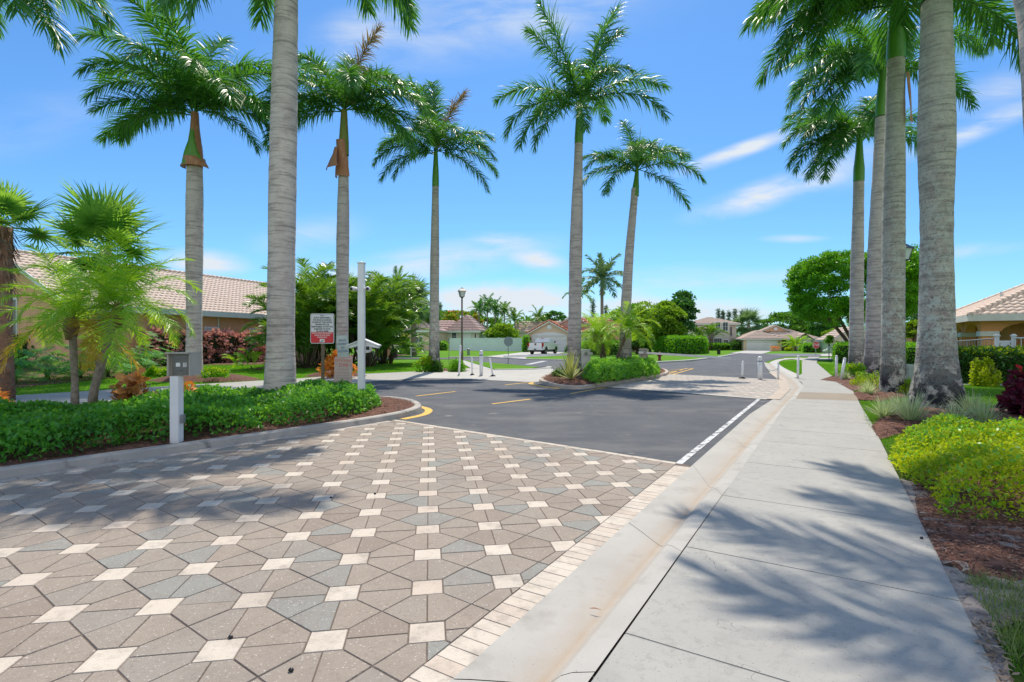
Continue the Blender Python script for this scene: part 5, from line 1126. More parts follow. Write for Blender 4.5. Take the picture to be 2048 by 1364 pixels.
def chips(label, name, poly, dens, L, z, mt, seed, up=.15):
    rng = np.random.default_rng(seed); P = scatter(poly, dens, rng); n = len(P); P3 = np.stack([P[:, 0], P[:, 1], z+rng.uniform(0, .035, n)], 1)
    V, Fc, T = leaves(P3, L, rng, .25, None, 0, 0); V = V.reshape(n, 4, 3); V[:, :, 2] = P3[:, None, 2]+(V[:, :, 2]-P3[:, None, 2])*.3; tag(npmesh(name, V.reshape(-1, 3), Fc, M[mt], tint=T), label, name.replace('_', ' '), kind='stuff')
P2 = lambda q: [(p.x, p.y) for p in q]
chips('loose red brown mulch chips under the golden shrub', 'mulch_chips', P2(b2), 2200, .05, .06, 'mulch_chip', 1)
chips('mulch chips around the thickest trunk and the grass tufts', 'mulch_chips', P2(b1), 900, .055, .07, 'mulch_chip', 2)
chips('dry leaf litter on the sandy strip beside the pavement', 'leaf_litter', P2(b3), 900, .035, .045, 'litter', 3)
chips('straw coloured runners at the pavement edge in the near corner', 'dry_grass', P2(b4)+[(3.2, 3.0)], 2500, .07, .045, 'litter', 4)
chips('mulch and dry stems along the near island kerb', 'mulch_chips', [(p.x, p.y) for p in in_l], 260, .06, .12, 'mulch_chip', 5)
chips('mulch chips on the tip of the far island', 'mulch_chips', P2(pg((1082,764),(1108,773),(1155,777),(1194,773),(1230,767),(1170,752),(1100,755))), 500, .08, .17, 'mulch_chip', 6)
blades('taller green grass tuft in the near right corner', [(2.42,2.55),(2.95,3.4),(4.2,3.3),(3.4,2.3)], 3600, .09, .006, .035, 7, 'grass_dry')

# ------------------------------------------------------------------ houses
def tile_slope(a, b, c, d, wave=.30, row=.36, amp=.035, lip=.03, spw=6):
    """tiled roof plane: a,b eave ends, c,d ridge ends (c above b, d above a); returns V, F"""
    a, b, c, d = map(Vector, (a, b, c, d)); e = (b-a); Le = e.length; e.normalize()
    nrm = (b-a).cross(d-a if (d-a).length > .01 else c-a).normalized()
    if nrm.z < 0: nrm = -nrm
    up = nrm.cross(e).normalized()
    if up.z < 0: up = -up
    H = max((d-a).dot(up), (c-b).dot(up)); sd_ = (d-a).dot(e); sc_ = (c-a).dot(e); nr = max(1, round(H/row)); st = wave/spw
    lo = min(0, sd_); hi = max(Le, sc_); s = np.arange(math.floor(lo/st), math.ceil(hi/st)+1)*st; V = []; Fc = []
    A, E, U, Nn = map(np.array, (a, e, up, nrm)); prof = amp*np.sin(2*np.pi*s/wave)
    for i in range(nr):
        for t, lf in ((i/nr, lip), ((i+1)/nr, 0.0)):
            pass
        rows = []
        for t, lf in ((i/nr, lip), (i/nr, lip), ((i+1)/nr, 0.0)):
            l_, r_ = sd_*t, Le+(sc_-Le)*t; ss = np.clip(s, l_, r_); pf = np.where((s < l_) | (s > r_), 0, prof)
            rows.append(A+E*ss[:, None]+U*(H*t)+Nn*(pf+lf)[:, None])
        rows[0] = rows[0]-Nn*lip*.9
        b0 = sum(len(v) for v in V); n = len(s); V.append(np.concatenate(rows)); l_, r_ = sd_*(i+1)/nr, Le+(sc_-Le)*(i+1)/nr
        l2, r2 = sd_*i/nr, Le+(sc_-Le)*i/nr
        for k in range(2):
            idx = b0+k*n+np.arange(n); ok = (s[1:] > min(l_, l2)) & (s[:-1] < max(r_, r2))
            Fc.append(np.stack([idx[:-1], idx[1:], idx[1:]+n, idx[:-1]+n], 1)[ok])
    return np.concatenate(V), np.concatenate(Fc)
def roof_planes(root, planes, mt, th=.12, fine=True, name='roof', **kw):
    Vs = []; Fs = []; b = 0
    for pl in planes:
        p = pl if len(pl) == 4 else (pl[0], pl[1], pl[2], pl[2]); V, Fc = tile_slope(*p, **kw); Vs.append(V); Fs.append(Fc+b); b += len(V)
    o = npmesh(name, np.concatenate(Vs), np.concatenate(Fs), M[mt], root)
    mb = MB()
    for pl in planes: mb.slab([Vector(p)-Vector((0, 0, .05)) for p in pl], (0, 0, -th))
    mb.build('roof_deck', M['fascia'], root)
    return o
def ridge_caps(root, lines, mt, r=.11, step=.38, name='ridge_tiles'):
    mb = MB()
    for a, b in lines:
        a, b = Vector(a), Vector(b); t = (b-a).normalized(); L_ = (b-a).length
        for i in range(max(1, int(L_/step))): mb.tube([a+t*(i*step), a+t*((i+1)*step+.03)], [r*1.12, r*.92], 8)
    return mb.build(name, M[mt], root, True)
def hip(x0, x1, y0, y1, ze, zr, ov=.5):
    x0 -= ov; x1 += ov; y0 -= ov; y1 += ov; wx, wy = x1-x0, y1-y0; m = min(wx, wy)/2
    if wx >= wy: r0, r1 = (x0+m, (y0+y1)/2, zr), (x1-m, (y0+y1)/2, zr)
    else: r0, r1 = ((x0+x1)/2, y0+m, zr), ((x0+x1)/2, y1-m, zr)
    A, B, C_, D_ = (x0, y0, ze), (x1, y0, ze), (x1, y1, ze), (x0, y1, ze)
    if wx >= wy: pl = [(A, B, r1, r0), (B, C_, r1), (C_, D_, r0, r1), (D_, A, r0)]
    else: pl = [(A, B, r0), (B, C_, r1, r0), (C_, D_, r1), (D_, A, r0, r1)]
    caps = [(A, r0), (B, r1 if wx >= wy else r0), (C_, r1), (D_, r0 if wx >= wy else r1), (r0, r1)]
    return pl, [(p, q) for p, q in caps if (Vector(q)-Vector(p)).length > .3]
def gable(x0, x1, y0, y1, ze, zr, ov=.45):          # ridge along y
    xm = (x0+x1)/2; k = (zr-ze)/(xm-x0); x0o, x1o, zo = x0-ov, x1+ov, ze-k*ov; y0 -= ov; y1 += .1
    return [((x0o, y1, zo), (x0o, y0, zo), (xm, y0, zr), (xm, y1, zr)), ((x1o, y0, zo), (x1o, y1, zo), (xm, y1, zr), (xm, y0, zr))], [((xm, y0, zr), (xm, y1, zr)), ((x0o, y0, zo), (xm, y0, zr)), ((x1o, y0, zo), (xm, y0, zr))]
def opening(root, side, box, name, frame, pane, x, z0, w_, h_, lites=(2, 2), depth=.06):
    """box=(x0,x1,y0,y1) of the wall block; side 'f' (front, -y), 'r' (+x), 'l' (-x)"""
    x0, x1, y0, y1 = box
    if side == 'f': T = lambda u, v, d: (x0+u, y0-d, v)
    elif side == 'r': T = lambda u, v, d: (x1+d, y0+u, v)
    else: T = lambda u, v, d: (x0-d, y1-u, v)
    def bar(mb, u0, u1, v0, v1, d0, d1): mb.add([T(u0,v0,d0),T(u1,v0,d0),T(u1,v1,d0),T(u0,v1,d0),T(u0,v0,d1),T(u1,v0,d1),T(u1,v1,d1),T(u0,v1,d1)], [(3,2,1,0),(4,5,6,7),(0,1,5,4),(1,2,6,5),(2,3,7,6),(3,0,4,7)])
    fr = MB(); t = .09
    bar(fr, x-t, x+w_+t, z0+h_, z0+h_+t*1.3, .0, depth); bar(fr, x-t, x+w_+t, z0-t, z0, .0, depth+.03); bar(fr, x-t, x, z0, z0+h_, .0, depth); bar(fr, x+w_, x+w_+t, z0, z0+h_, .0, depth)
    for i in range(1, lites[0]): q = x+w_*i/lites[0]; bar(fr, q-.02, q+.02, z0, z0+h_, .02, .04)
    for i in range(1, lites[1]): q = z0+h_*i/lites[1]; bar(fr, x, x+w_, q-.02, q+.02, .02, .041)
    f = fr.build(name, M[frame], root); pn = MB(); bar(pn, x, x+w_, z0, z0+h_, .004, .02); pn.build('pane', M[pane], f); return f
def garage(root, box, x, w_, h_, mt='door_white', side='f'):
    x0, x1, y0, y1 = box; mb = MB(); n = 4
    for i in range(n):
        a, b = .02+h_*i/n, h_*(i+1)/n-.012; mb.box(x0+x, x0+x+w_, y0-.05, y0-.01, a, b)
        for j in range(8): mb.box(x0+x+w_*(j+.12)/8, x0+x+w_*(j+.88)/8, y0-.062, y0-.05, a+.12, b-.10)
    d = mb.build('garage_door', M[mt], root, bevel=.004); fr = MB()
    fr.box(x0+x-.14, x0+x, y0-.09, y0, 0, h_); fr.box(x0+x+w_, x0+x+w_+.14, y0-.09, y0, 0, h_); fr.box(x0+x-.14, x0+x+w_+.14, y0-.09, y0, h_, h_+.14); fr.build('door_frame', M['trim'], root); return d
def walls(root, boxes, mt, name='wall'):
    mb = MB()
    for i, (x0, x1, y0, y1, z0, z1) in enumerate(boxes): mb.box(x0+.002*i, x1-.002*i, y0+.002*i, y1, z0, z1)
    return mb.build(name, M[mt], root)
def gwall(root, x0, x1, y, ze, zr, mt, th=.12, name='gable_wall'):
    MB().slab([(x0, y, ze), (x1, y, ze), ((x0+x1)/2, y, zr)], (0, th, 0)).build(name, M[mt], root)
def disc(root, c, r, mt, name, n=20, th=.05):
    MB().slab([(c[0]+r*math.cos(2*math.pi*k/n), c[1], c[2]+r*math.sin(2*math.pi*k/n)) for k in range(n)], (0, -th, 0)).build(name, M[mt], root)
def along(A, yaw, px):                                # width along a facade turned by yaw until photo column px
    k = (px-1024)/F; c, s = math.cos(R(yaw)), math.sin(R(yaw)); return (k*A.y-A.x)/(c+k*s)
def house(name, label, px, Y, yaw): A = W(px, 700, Y); A.z = -.02; return thing(name, label, 'house', A, -R(yaw)), A

# left: long tan house with tiled roof; local +y runs along the road
A = Vector((-18.4, 38, 0)); yw = 21
h1 = thing('house', 'long tan stucco house with pale barrel tile roof on the left', 'house', (-20.2, 41.8, -.02), -R(yw)); h1.scale = (1.1, 1.1, 1.05)
y0_ = -11.9; bx = (-10.8, 0, y0_, 7); walls(h1, [(-10.8, 0, y0_, 7, 0, 3.62)], 'tan')
zr = 6.75; zE = 3.62; ovr = .55; k = (zr-zE)/5.95
roof_planes(h1, [((ovr, y0_-.5, zE-.1), (ovr, 7.6, zE-.1), (-5.4, 7.6, zr), (-5.4, y0_-.5, zr)), ((-10.8-ovr, 7.6, zE-.1), (-10.8-ovr, y0_-.5, zE-.1), (-5.4, y0_-.5, zr), (-5.4, 7.6, zr))], 'tile_tan', wave=.32, row=.40, amp=.022, lip=.014)
ridge_caps(h1, [((-5.4, y0_-.5, zr+.02), (-5.4, 7.6, zr+.02))], 'tile_tan'); gwall(h1, -10.8, 0, y0_+.001, 3.615, zr-.28, 'tan')
MB().box(ovr-.02, ovr+.03, y0_-.5, 7.6, zE-.42, zE-.06).build('fascia', M['fascia'], h1); MB().box(0.003, ovr-.02, y0_-.5, 7.6, zE-.40, zE-.36).build('soffit', M['fascia'], h1)
for u in (7.6, 11.1): opening(h1, 'r', bx, 'window', 'white', 'fascia', u, .9, .9, 1.5, (1, 2))
MB().tube([(.07, -3.4, 0), (.07, -3.4, 3.3)], .05, 8).build('downspout', M['fascia'], h1)
for sg in (1, -1):
    MB().slab([(-5.4, y0_-.51, zr-.04), (-5.4+sg*5.97, y0_-.51, zr-.04-k*5.97), (-5.4+sg*5.97, y0_-.51, zr-.30-k*5.97), (-5.4, y0_-.51, zr-.30)], (0, -.05, 0)).build('bargeboard', M['fascia'], h1)
opening(h1, 'f', bx, 'lanai_opening', 'fascia', 'grey_tan', 3.2, 1.0, 2.9, 2.9, (1, 1)); opening(h1, 'f', bx, 'window', 'white', 'glass', 4.6, 2.0, .8, 1.1, (2, 1), .09)

# right: orange house with arched loggia
A = W(1963, 700, 26.0); yaw = 31.36
h2 = thing('house', 'orange stucco house with arched porch and pale barrel tile roof at the right edge', 'house', (A.x, A.y, -.02), -R(yaw)); ze = 2.86
walls(h2, [(1.6, 16, 2.6, 14, 0, ze)], 'orange'); walls(h2, [(-.0, 1.75, 9.5, 14, 0, ze-.01)], 'orange', 'rear_wall')
def arch_wall(x0, x1, cx, half, spring, top, y, th=.28, axis='x', n=14):
    # wall panel from x0..x1 above spring with a segmental arch cut out
    pts = [(x0, spring)]+[(x0, top), (x1, top), (x1, spring)]+[(cx+half*math.cos(math.pi*k/n), spring+(top-spring)*.62*math.sin(math.pi*k/n)) for k in range(n+1)]
    if axis == 'x': return MB().slab([(p, y, q) for p, q in pts], (0, th, 0))
    return MB().slab([(y, p, q) for p, q in pts], (th, 0, 0))
for cx, cy in ((0, 0), (3.9, 0), (7.8, 0), (0, 4.6), (0, 9.2)):
    MB().box(cx+.002, cx+.6, cy, cy+.75, 0, 1.86).build('porch_column', M['orange'], h2); MB().box(cx-.06, cx+.66, cy-.06, cy+.81, 1.862, 2.10).build('column_capital', M['trim'], h2)
for i, x in enumerate((0, 3.9, 7.8)): arch_wall(x, x+3.9, x+2.325, 1.55, 2.101, ze-.003*i, .1, .4).build('arch', M['orange'], h2)
for y in (0.5, 4.6): arch_wall(y, y+4.1+(.5 if y < 1 else 0), y+2.3, 1.5, 2.1012, ze-.004, .1, .4, 'y').build('arch', M['orange'], h2)
opening(h2, 'f', (1.6, 16, 2.6, 14), 'window', 'trim', 'trim', 3.1, .2, 1.6, 1.7, (1, 1)); opening(h2, 'l', (1.6, 16, 2.6, 14), 'window', 'trim', 'trim', 6.2, .1, 2.6, 1.8, (1, 1))
pl, cp = hip(0, 16, 0, 14, ze+.05, 6.6, .55); roof_planes(h2, pl, 'tile_tan', wave=.32, row=.38, amp=.032, lip=.025); ridge_caps(h2, [cp[0]], 'tile_tan', .13, .36, 'hip_tiles'); ridge_caps(h2, [cp[1]], 'tile_tan', .13, .36, 'hip_tiles'); ridge_caps(h2, [cp[3]], 'tile_tan', .13, .36, 'hip_tiles')
fm = MB(); 
fm.box(-.60, 16.6, -.61, -.56, ze-.26, ze+.06); fm.box(-.61, -.56, -.559, 14.6, ze-.262, ze+.058); fm.build('fascia', M['trim'], h2); MB().box(-.55, 16.5, -.55, .09, ze-.24, ze-.2).build('soffit', M['trim'], h2)
MB().tube([(2.0, 6.0, 4.0), (2.0, 6.0, 4.45)], .08, 8).build('roof_vent', M['trim'], h2)
h2b, A2 = house('house', 'corner of a pale tiled roof peeking out left of the thickest palm trunk', 1822, 52, 31.36)
walls(h2b, [(0, 10, 0, 9, 0, 2.9)], 'orange'); pl, cp = hip(0, 10, 0, 9, 3.0, 4.9, .6); roof_planes(h2b, pl, 'tile_tan', wave=.6, row=.5, amp=.05, lip=.05, spw=4); MB().box(-.66, 10.6, -.66, -.61, 2.72, 3.02).build('fascia', M['trim'], h2b)
opening(h2b, 'f', (0, 10, 0, 9), 'window', 'trim', 'glass', 1.2, .9, 1.2, 1.3); opening(h2b, 'l', (0, 10, 0, 9), 'window', 'trim', 'glass', 4, .9, 1.2, 1.3)

# pale house with pink hip roof
Y = 95; hh, A = house('house', 'pale green grey house with pinkish hip roof behind the white fence', 893, 95, 8); wd = along(A, 8, 957)
ze = zY(661.5, Y); walls(hh, [(0, wd, 0, 9, 0, ze)], 'pale_green'); walls(hh, [(-11.5, .02, 3.2, 10, 0, ze-.03)], 'pale_green', 'wing_wall')
pl, cp = hip(0, wd, 0, 10, ze, zY(630, Y+4), .4); roof_planes(hh, pl, 'tile_pink', wave=.75, row=.8, amp=.035, lip=.04, spw=4); pl, cp = hip(-11.5, 3, 3.2, 10, ze-.05, zY(640, Y+5), .4); roof_planes(hh, pl, 'tile_pink', wave=.75, row=.8, amp=.035, lip=.04, spw=4, name='wing_roof')
opening(hh, 'f', (0, wd, 0, 9), 'window', 'white', 'glass', 1.0, 1.9, .85, 1.2, (1, 2)); opening(hh, 'f', (0, wd, 0, 9), 'window', 'white', 'fascia', 3.2, 1.9, 1.2, 1.2, (4, 1)); opening(hh, 'f', (0, wd, 0, 9), 'window', 'trim', 'glass', 5.2, .9, .3, 2.1, (1, 1))
MB().box(-.45, wd+.45, -.44, -.40, ze-.32, ze+.02).build('fascia', M['fascia'], hh); disc(hh, (wd*.62, -.05, zY(652, Y)), .01, 'black', 'roof_vent')
h3, A = house('house', 'far house left of the street, pinkish roof behind the dark and silvery palms', 762, 88, 8)
walls(h3, [(0, 9, 0, 8, 0, 3.3)], 'peach'); pl, cp = hip(0, 9, 0, 8, 3.35, 5.9, .5); roof_planes(h3, pl, 'tile_pink', wave=.75, row=.8, amp=.035, lip=.04, spw=4); MB().box(-.5, 9.5, -.56, -.51, 3.05, 3.37).build('fascia', M['fascia'], h3)
opening(h3, 'f', (0, 9, 0, 8), 'window', 'white', 'glass', 2.2, .9, 1.4, 1.4); opening(h3, 'f', (0, 9, 0, 8), 'window', 'white', 'glass', 5.8, .9, 1.4, 1.4)
h3b, A = house('house', 'grey brown roof glimpsed between the fence trees and the orange roofed house', 1030, 112, 10)
walls(h3b, [(0, 9, 0, 8, 0, 3.6)], 'beige'); pl, cp = gable(0, 9, 0, 8, 3.6, 5.6, .4); roof_planes(h3b, [((-.5, -.4, 3.6), (9.5, -.4, 3.6), (9.5, 4, 6.0), (-.5, 4, 6.0)), ((9.5, 8.4, 3.6), (-.5, 8.4, 3.6), (-.5, 4, 6.0), (9.5, 4, 6.0))], 'shingle', wave=.9, row=.9, amp=.02, lip=.05, spw=3)
opening(h3b, 'f', (0, 9, 0, 8), 'window', 'white', 'glass', 2, 1.2, 1.4, 1.3)

# peach house with the orange gable and arched garage
Y = 79; yaw = 12; h4, A = house('house', 'peach house with orange tile gable, round medallion and arched white garage', 1057, Y, yaw); wd = along(A, yaw, 1141)
ze = zY(664, Y); zp = zY(641, Y); bx = (0, wd, 0, 8)
walls(h4, [(0, wd, 0, 8, 0, ze)], 'peach'); gwall(h4, 0, wd, .001, ze, zp, 'peach')
gp, gc = gable(0, wd, 0, 9, ze, zp, .35); roof_planes(h4, gp, 'tile_orange', wave=.6, row=.8, amp=.07, lip=.04, spw=4); ridge_caps(h4, gc[:1], 'tile_orange', .12, .5); ridge_caps(h4, gc[1:2], 'tile_orange', .12, .5, 'rake_tiles'); ridge_caps(h4, gc[2:], 'tile_orange', .12, .5, 'rake_tiles')
garage(h4, bx, wd*.10, wd*.80, 2.25)
x0, x1 = wd*.08, wd*.92; n = 16; MB().slab([(x0, -.02, 2.42)]+[(x0+(x1-x0)*k/n, -.02, 2.50+.42*math.sin(math.pi*k/n)) for k in range(n+1)]+[(x1, -.02, 2.42)], (0, -.06, 0)).build('arch_panel', M['white'], h4)
disc(h4, (wd*.5, -.0, ze+(zp-ze)*.42), .42, 'trim', 'medallion'); disc(h4, (wd*.5, -.06, ze+(zp-ze)*.42), .26, 'white', 'medallion_vent')
for x in (wd*.045, wd*.955):
    MB().box(x-.09, x+.09, -.2, -.0, 1.75, 2.15).build('wall_lantern', M['black'], h4)
k = (zp-ze)/(wd/2); mb = MB()
for sg in (1, -1): mb.slab([(wd/2, -.36, zp-.06), (wd/2+sg*(wd/2+.35), -.36, ze-.35*k-.06), (wd/2+sg*(wd/2+.35), -.36, ze-.35*k-.28), (wd/2, -.36, zp-.28)], (0, -.04, 0))
mb.build('bargeboard', M['white'], h4)
walls(h4, [(wd-.01, wd+9.5, 2.5, 12, 0, ze-.1)], 'peach', 'main_wall'); pl, cp = hip(wd-4, wd+9.5, 2.5, 12, ze-.05, zp+.7, .4); roof_planes(h4, pl, 'tile_orange', wave=.6, row=.8, amp=.07, lip=.04, spw=4, name='main_roof')
gp, gc = gable(wd-2.2, wd+2.2, 4.2, 8, zY(645,Y), zY(632.5,Y+4), .3); roof_planes(h4, gp, 'tile_orange', wave=.6, row=.8, amp=.07, lip=.04, spw=4, name='upper_roof'); walls(h4, [(wd-2.2, wd+2.2, 4.2, 8, ze, zY(645,Y))], 'tile_pink', 'upper_wall'); gwall(h4, wd-2.2, wd+2.2, 4.19, zY(645,Y)-.01, zY(633.5,Y+4), 'tile_pink', .05); disc(h4, (wd, 4.18, zY(641,Y+4)), .35, 'trim', 'gable_vent')
opening(h4, 'f', (wd, wd+9.5, 2.5, 12), 'window', 'white', 'glass', 1.9, .7, 1.15, 1.9, (2, 2))

# two storey beige house
Y = 97; yaw = 14; h5, A = house('house', 'two storey beige house with low hip roof beyond the box hedge', 1378, Y, yaw); wd = along(A, yaw, 1475); ze = zY(646.5, Y); xa = along(A, yaw, 1428)
walls(h5, [(0, wd, 1.2, 11, 0, ze)], 'beige'); walls(h5, [(xa, xa+2.7, 0.0, 1.3, 0, ze-.02)], 'beige', 'bay_wall'); walls(h5, [(0, xa-1.2, -1.4, 1.25, 0, 3.4)], 'beige', 'porch_wall')
pl, cp = hip(0, wd, 1.2, 11, ze, zY(634, Y+5), .6); roof_planes(h5, pl, 'shingle', wave=.9, row=.7, amp=.03, lip=.06, spw=3); MB().box(-.64, wd+.64, .52, .57, ze-.3, ze+.02).build('fascia', M['trim'], h5)
roof_planes(h5, [((-.4, -1.8, 3.3), (xa-.9, -1.8, 3.3), (xa-.9, 1.2, 4.7), (-.4, 1.2, 4.7))], 'shingle', wave=.9, row=.7, amp=.03, lip=.06, spw=3, name='porch_roof')
for x, z, w_, h_ in ((xa+.3, 3.5, .75, 1.5), (xa+1.55, 3.5, .8, 1.5), (xa+.0, .8, 1.3, 1.3), (xa+1.7, .8, .7, 1.0)): opening(h5, 'f', (0, wd, 0 if x > xa-.1 else 1.2, 11), 'window', 'white', 'glass', x, z, w_, h_, (2, 2) if w_ < 1 else (4, 1))
opening(h5, 'f', (0, wd, 1.2, 11), 'window', 'trim', 'glass', wd-1.5, 2.6, .8, 1.6, (1, 1))
# single storey house with the wide garage
Y = 88; yaw = 14; h6, A = house('house', 'single storey beige house with wide white garage door facing down the street', 1487, Y, yaw); ze = zY(677.5, Y)
xg = along(A, yaw, 1563); xw = along(A, yaw, 1652); bx = (0, xg, 0, 7)
walls(h6, [(0, xg, 0, 7, 0, ze)], 'peach'); walls(h6, [(xg-.1, xw, 3.0, 12, 0, ze)], 'beige', 'main_wall'); x5 = along(A, yaw, 1598); x6 = along(A, yaw, 1627); walls(h6, [(x5, x6, .9, 4, 0, ze)], 'beige', 'wing_wall')
garage(h6, bx, .55, xg-1.3, 1.78); MB().box(xg-.45, xg-.3, -.14, 0, 1.3, 1.55).build('wall_lantern', M['black'], h6)
pl, cp = hip(0, xg, 0, 10, ze, zY(661, Y+4), .45); roof_planes(h6, pl, 'shingle', wave=.9, row=.6, amp=.02, lip=.05, spw=3)
pl, cp = hip(xg*.45, xw, 2.5, 12.5, ze, zY(655, Y+7), .45); roof_planes(h6, pl, 'shingle', wave=.9, row=.6, amp=.02, lip=.05, spw=3, name='main_roof')
x2, x3 = along(A, yaw, 1534), along(A, yaw, 1600); gp, gc = gable(x2, x3, 5.2, 9, zY(662.5,Y+5), zY(650, Y+5), .25); roof_planes(h6, gp, 'shingle', wave=.9, row=.6, amp=.02, lip=.05, spw=3, name='upper_roof'); gwall(h6, x2, x3, 5.19, zY(662.5,Y+5), zY(650.5,Y+5), 'tan', .05); disc(h6, ((x2+x3)/2, 5.18, zY(658, Y+5)), .28, 'white', 'gable_vent')
gp, gc = gable(x5, x6, .9, 5, ze, zY(666, Y), .3); roof_planes(h6, gp, 'shingle', wave=.9, row=.6, amp=.02, lip=.05, spw=3, name='wing_roof'); gwall(h6, x5, x6, .895, ze-.01, zY(666.5, Y), 'pale_green', .05)
for B_, (c0, c1, yy, e0, e1) in enumerate(((x5, x6, .58, ze, zY(666, Y)),)):
    mb = MB(); cm = (c0+c1)/2
    for sg in (1, -1): mb.slab([(cm, yy, e1-.04), (cm+sg*((c1-c0)/2+.3), yy, e0-.1), (cm+sg*((c1-c0)/2+.3), yy, e0-.28), (cm, yy, e1-.22)], (0, -.04, 0))
    mb.build('bargeboard', M['bark'], h6)
for x in (along(A, yaw, 1638), along(A, yaw, 1645)): opening(h6, 'f', (0, xw, 3.0, 12), 'window', 'white', 'glass', x, .5, .4, 1.1, (1, 2))
MB().box(xg+.1, xg+2.2, 2.9, 2.995, 0, 1.75).build('entry_recess', M['bark'], h6)
# cream house and garage behind the clipped tree
Y = 66; yaw = 20; h7, A = house('house', 'cream house with white garage door behind the clipped shade tree stems', 1666, Y, yaw); wd = along(A, yaw, 1760); ze = zY(676, Y)
walls(h7, [(0, wd, 0, 8, 0, ze)], 'cream'); gwall(h7, 0, wd, .001, ze, zY(652, Y), 'cream'); gp, gc = gable(0, wd, 0, 9, ze, zY(652, Y), .4); roof_planes(h7, gp, 'shingle', wave=.9, row=.6, amp=.02, lip=.05, spw=3); garage(h7, (0, wd, 0, 8), 1.1, wd-2.2, 1.75)
MB().box(.35, .5, -.12, 0, 1.3, 1.6).build('wall_lantern', M['black'], h7)

# fences ------------------------------------------------------------------------
def panel_fence(name, label, p0, p1, h, bay, mt, z0=-.02, cap=True):
    p0, p1 = Vector((p0[0], p0[1], z0)), Vector((p1[0], p1[1], z0)); root = thing(name, label, 'fence', p0); d = p1-p0; L_ = d.length; t = d.normalized(); a = math.atan2(t.y, t.x); Mt = Matrix.Rotation(a, 4, 'Z'); n = max(1, round(L_/bay))
    for i in range(n):
        x0, x1 = L_*i/n, L_*(i+1)/n; m = MB(); k = int((x1-x0)/.28)
        for j in range(k): m.box(x0+.07+(x1-x0-.14)*j/k, x0+.07+(x1-x0-.14)*(j+.94)/k, -.012, .012, .08, h-.06, Mt)
        m.box(x0+.06, x1-.06, -.03, .03, h-.12, h-.03, Mt); m.box(x0+.06, x1-.06, -.03, .03, h*.52, h*.52+.1, Mt); m.box(x0+.06, x1-.06, -.03, .03, .03, .14, Mt); m.build('panel', M[mt], root)
    for i in range(n+1):
        x = L_*i/n; m = MB(); m.box(x-.065, x+.065, -.065, .065, 0, h+.02, Mt); m.box(x-.085, x+.085, -.085, .085, h+.02, h+.06, Mt); m.build('post', M[mt], root)
    return root
panel_fence('vinyl_fence', 'long white vinyl panel fence across the back lawn beside the pale house', g(900,701), g(1050,702.6), 2.15, 2.4, 'fence')
panel_fence('vinyl_fence', 'short white fence beside the two storey house', W(1466,700,96).xy, W(1486,700,92).xy, 1.3, 2.0, 'fence')
def picket(label, p0, p1, h):
    p0, p1 = Vector(p0), Vector(p1); root = thing('picket_gate', label, 'gate', p0); t = (p1-p0); L_ = t.length; t.normalize(); Mt = Matrix.Rotation(math.atan2(t.y, t.x), 4, 'Z')
    for x in (0, L_):
        m = MB(); m.box(x-.07, x+.07, -.07, .07, 0, h, Mt); m.box(x-.10, x+.10, -.10, .10, h, h+.06, Mt); m.box(x-.06, x+.06, -.06, .06, h+.06, h+.10, Mt); m.build('post', M['white'], root)
    m = MB(); m.box(.07, L_-.07, -.03, .03, h-.28, h-.18, Mt); m.box(.07, L_-.07, -.03, .03, .2, .3, Mt); m.build('rail', M['white'], root); m = MB(); n = 9
    for i in range(n): x = .12+(L_-.24)*i/(n-1); m.box(x-.018, x+.018, -.018, .018, .3, h-.28, Mt)
    m.build('baluster', M['white'], root)
zt = zY(668, 22.5); picket('white picket gate with capped posts rising behind the tall right hedge', (W(1994,700,22.5).x, 22.5, 0), (W(2027,700,22.2).x, 22.2, 0), zt-.1)
root = thing('metal_railing', 'thin dark metal railing behind the tall right hedge, left of the white gate', 'railing', (W(1905,700,25).x, 25, 0)); mb = MB(root.location); a, b = W(1908,683,25), W(1990,677,22.6)
mb.tube([a, b], .025, 8); mb.tube([a-Vector((0, 0, .9)), b-Vector((0, 0, 1.0))], .02, 8)
for i in range(16): p = a.lerp(b, i/15); mb.tube([p, Vector((p.x, p.y, 0))], .012 if i % 5 else .025, 6)
mb.build('railing', M['metal'], root)
root = thing('metal_railing', 'pale metal railing right of the white picket gate', 'railing', (W(2030,700,22.2).x, 22.2, 0)); mb = MB(root.location); a, b = W(2030,676,22.1), W(2120,676,21)
mb.tube([a, b], .03, 8)
for i in range(8): p = a.lerp(b, i/7); mb.tube([p, Vector((p.x, p.y, 0))], .014, 6)
mb.build('railing', M['white'], root)

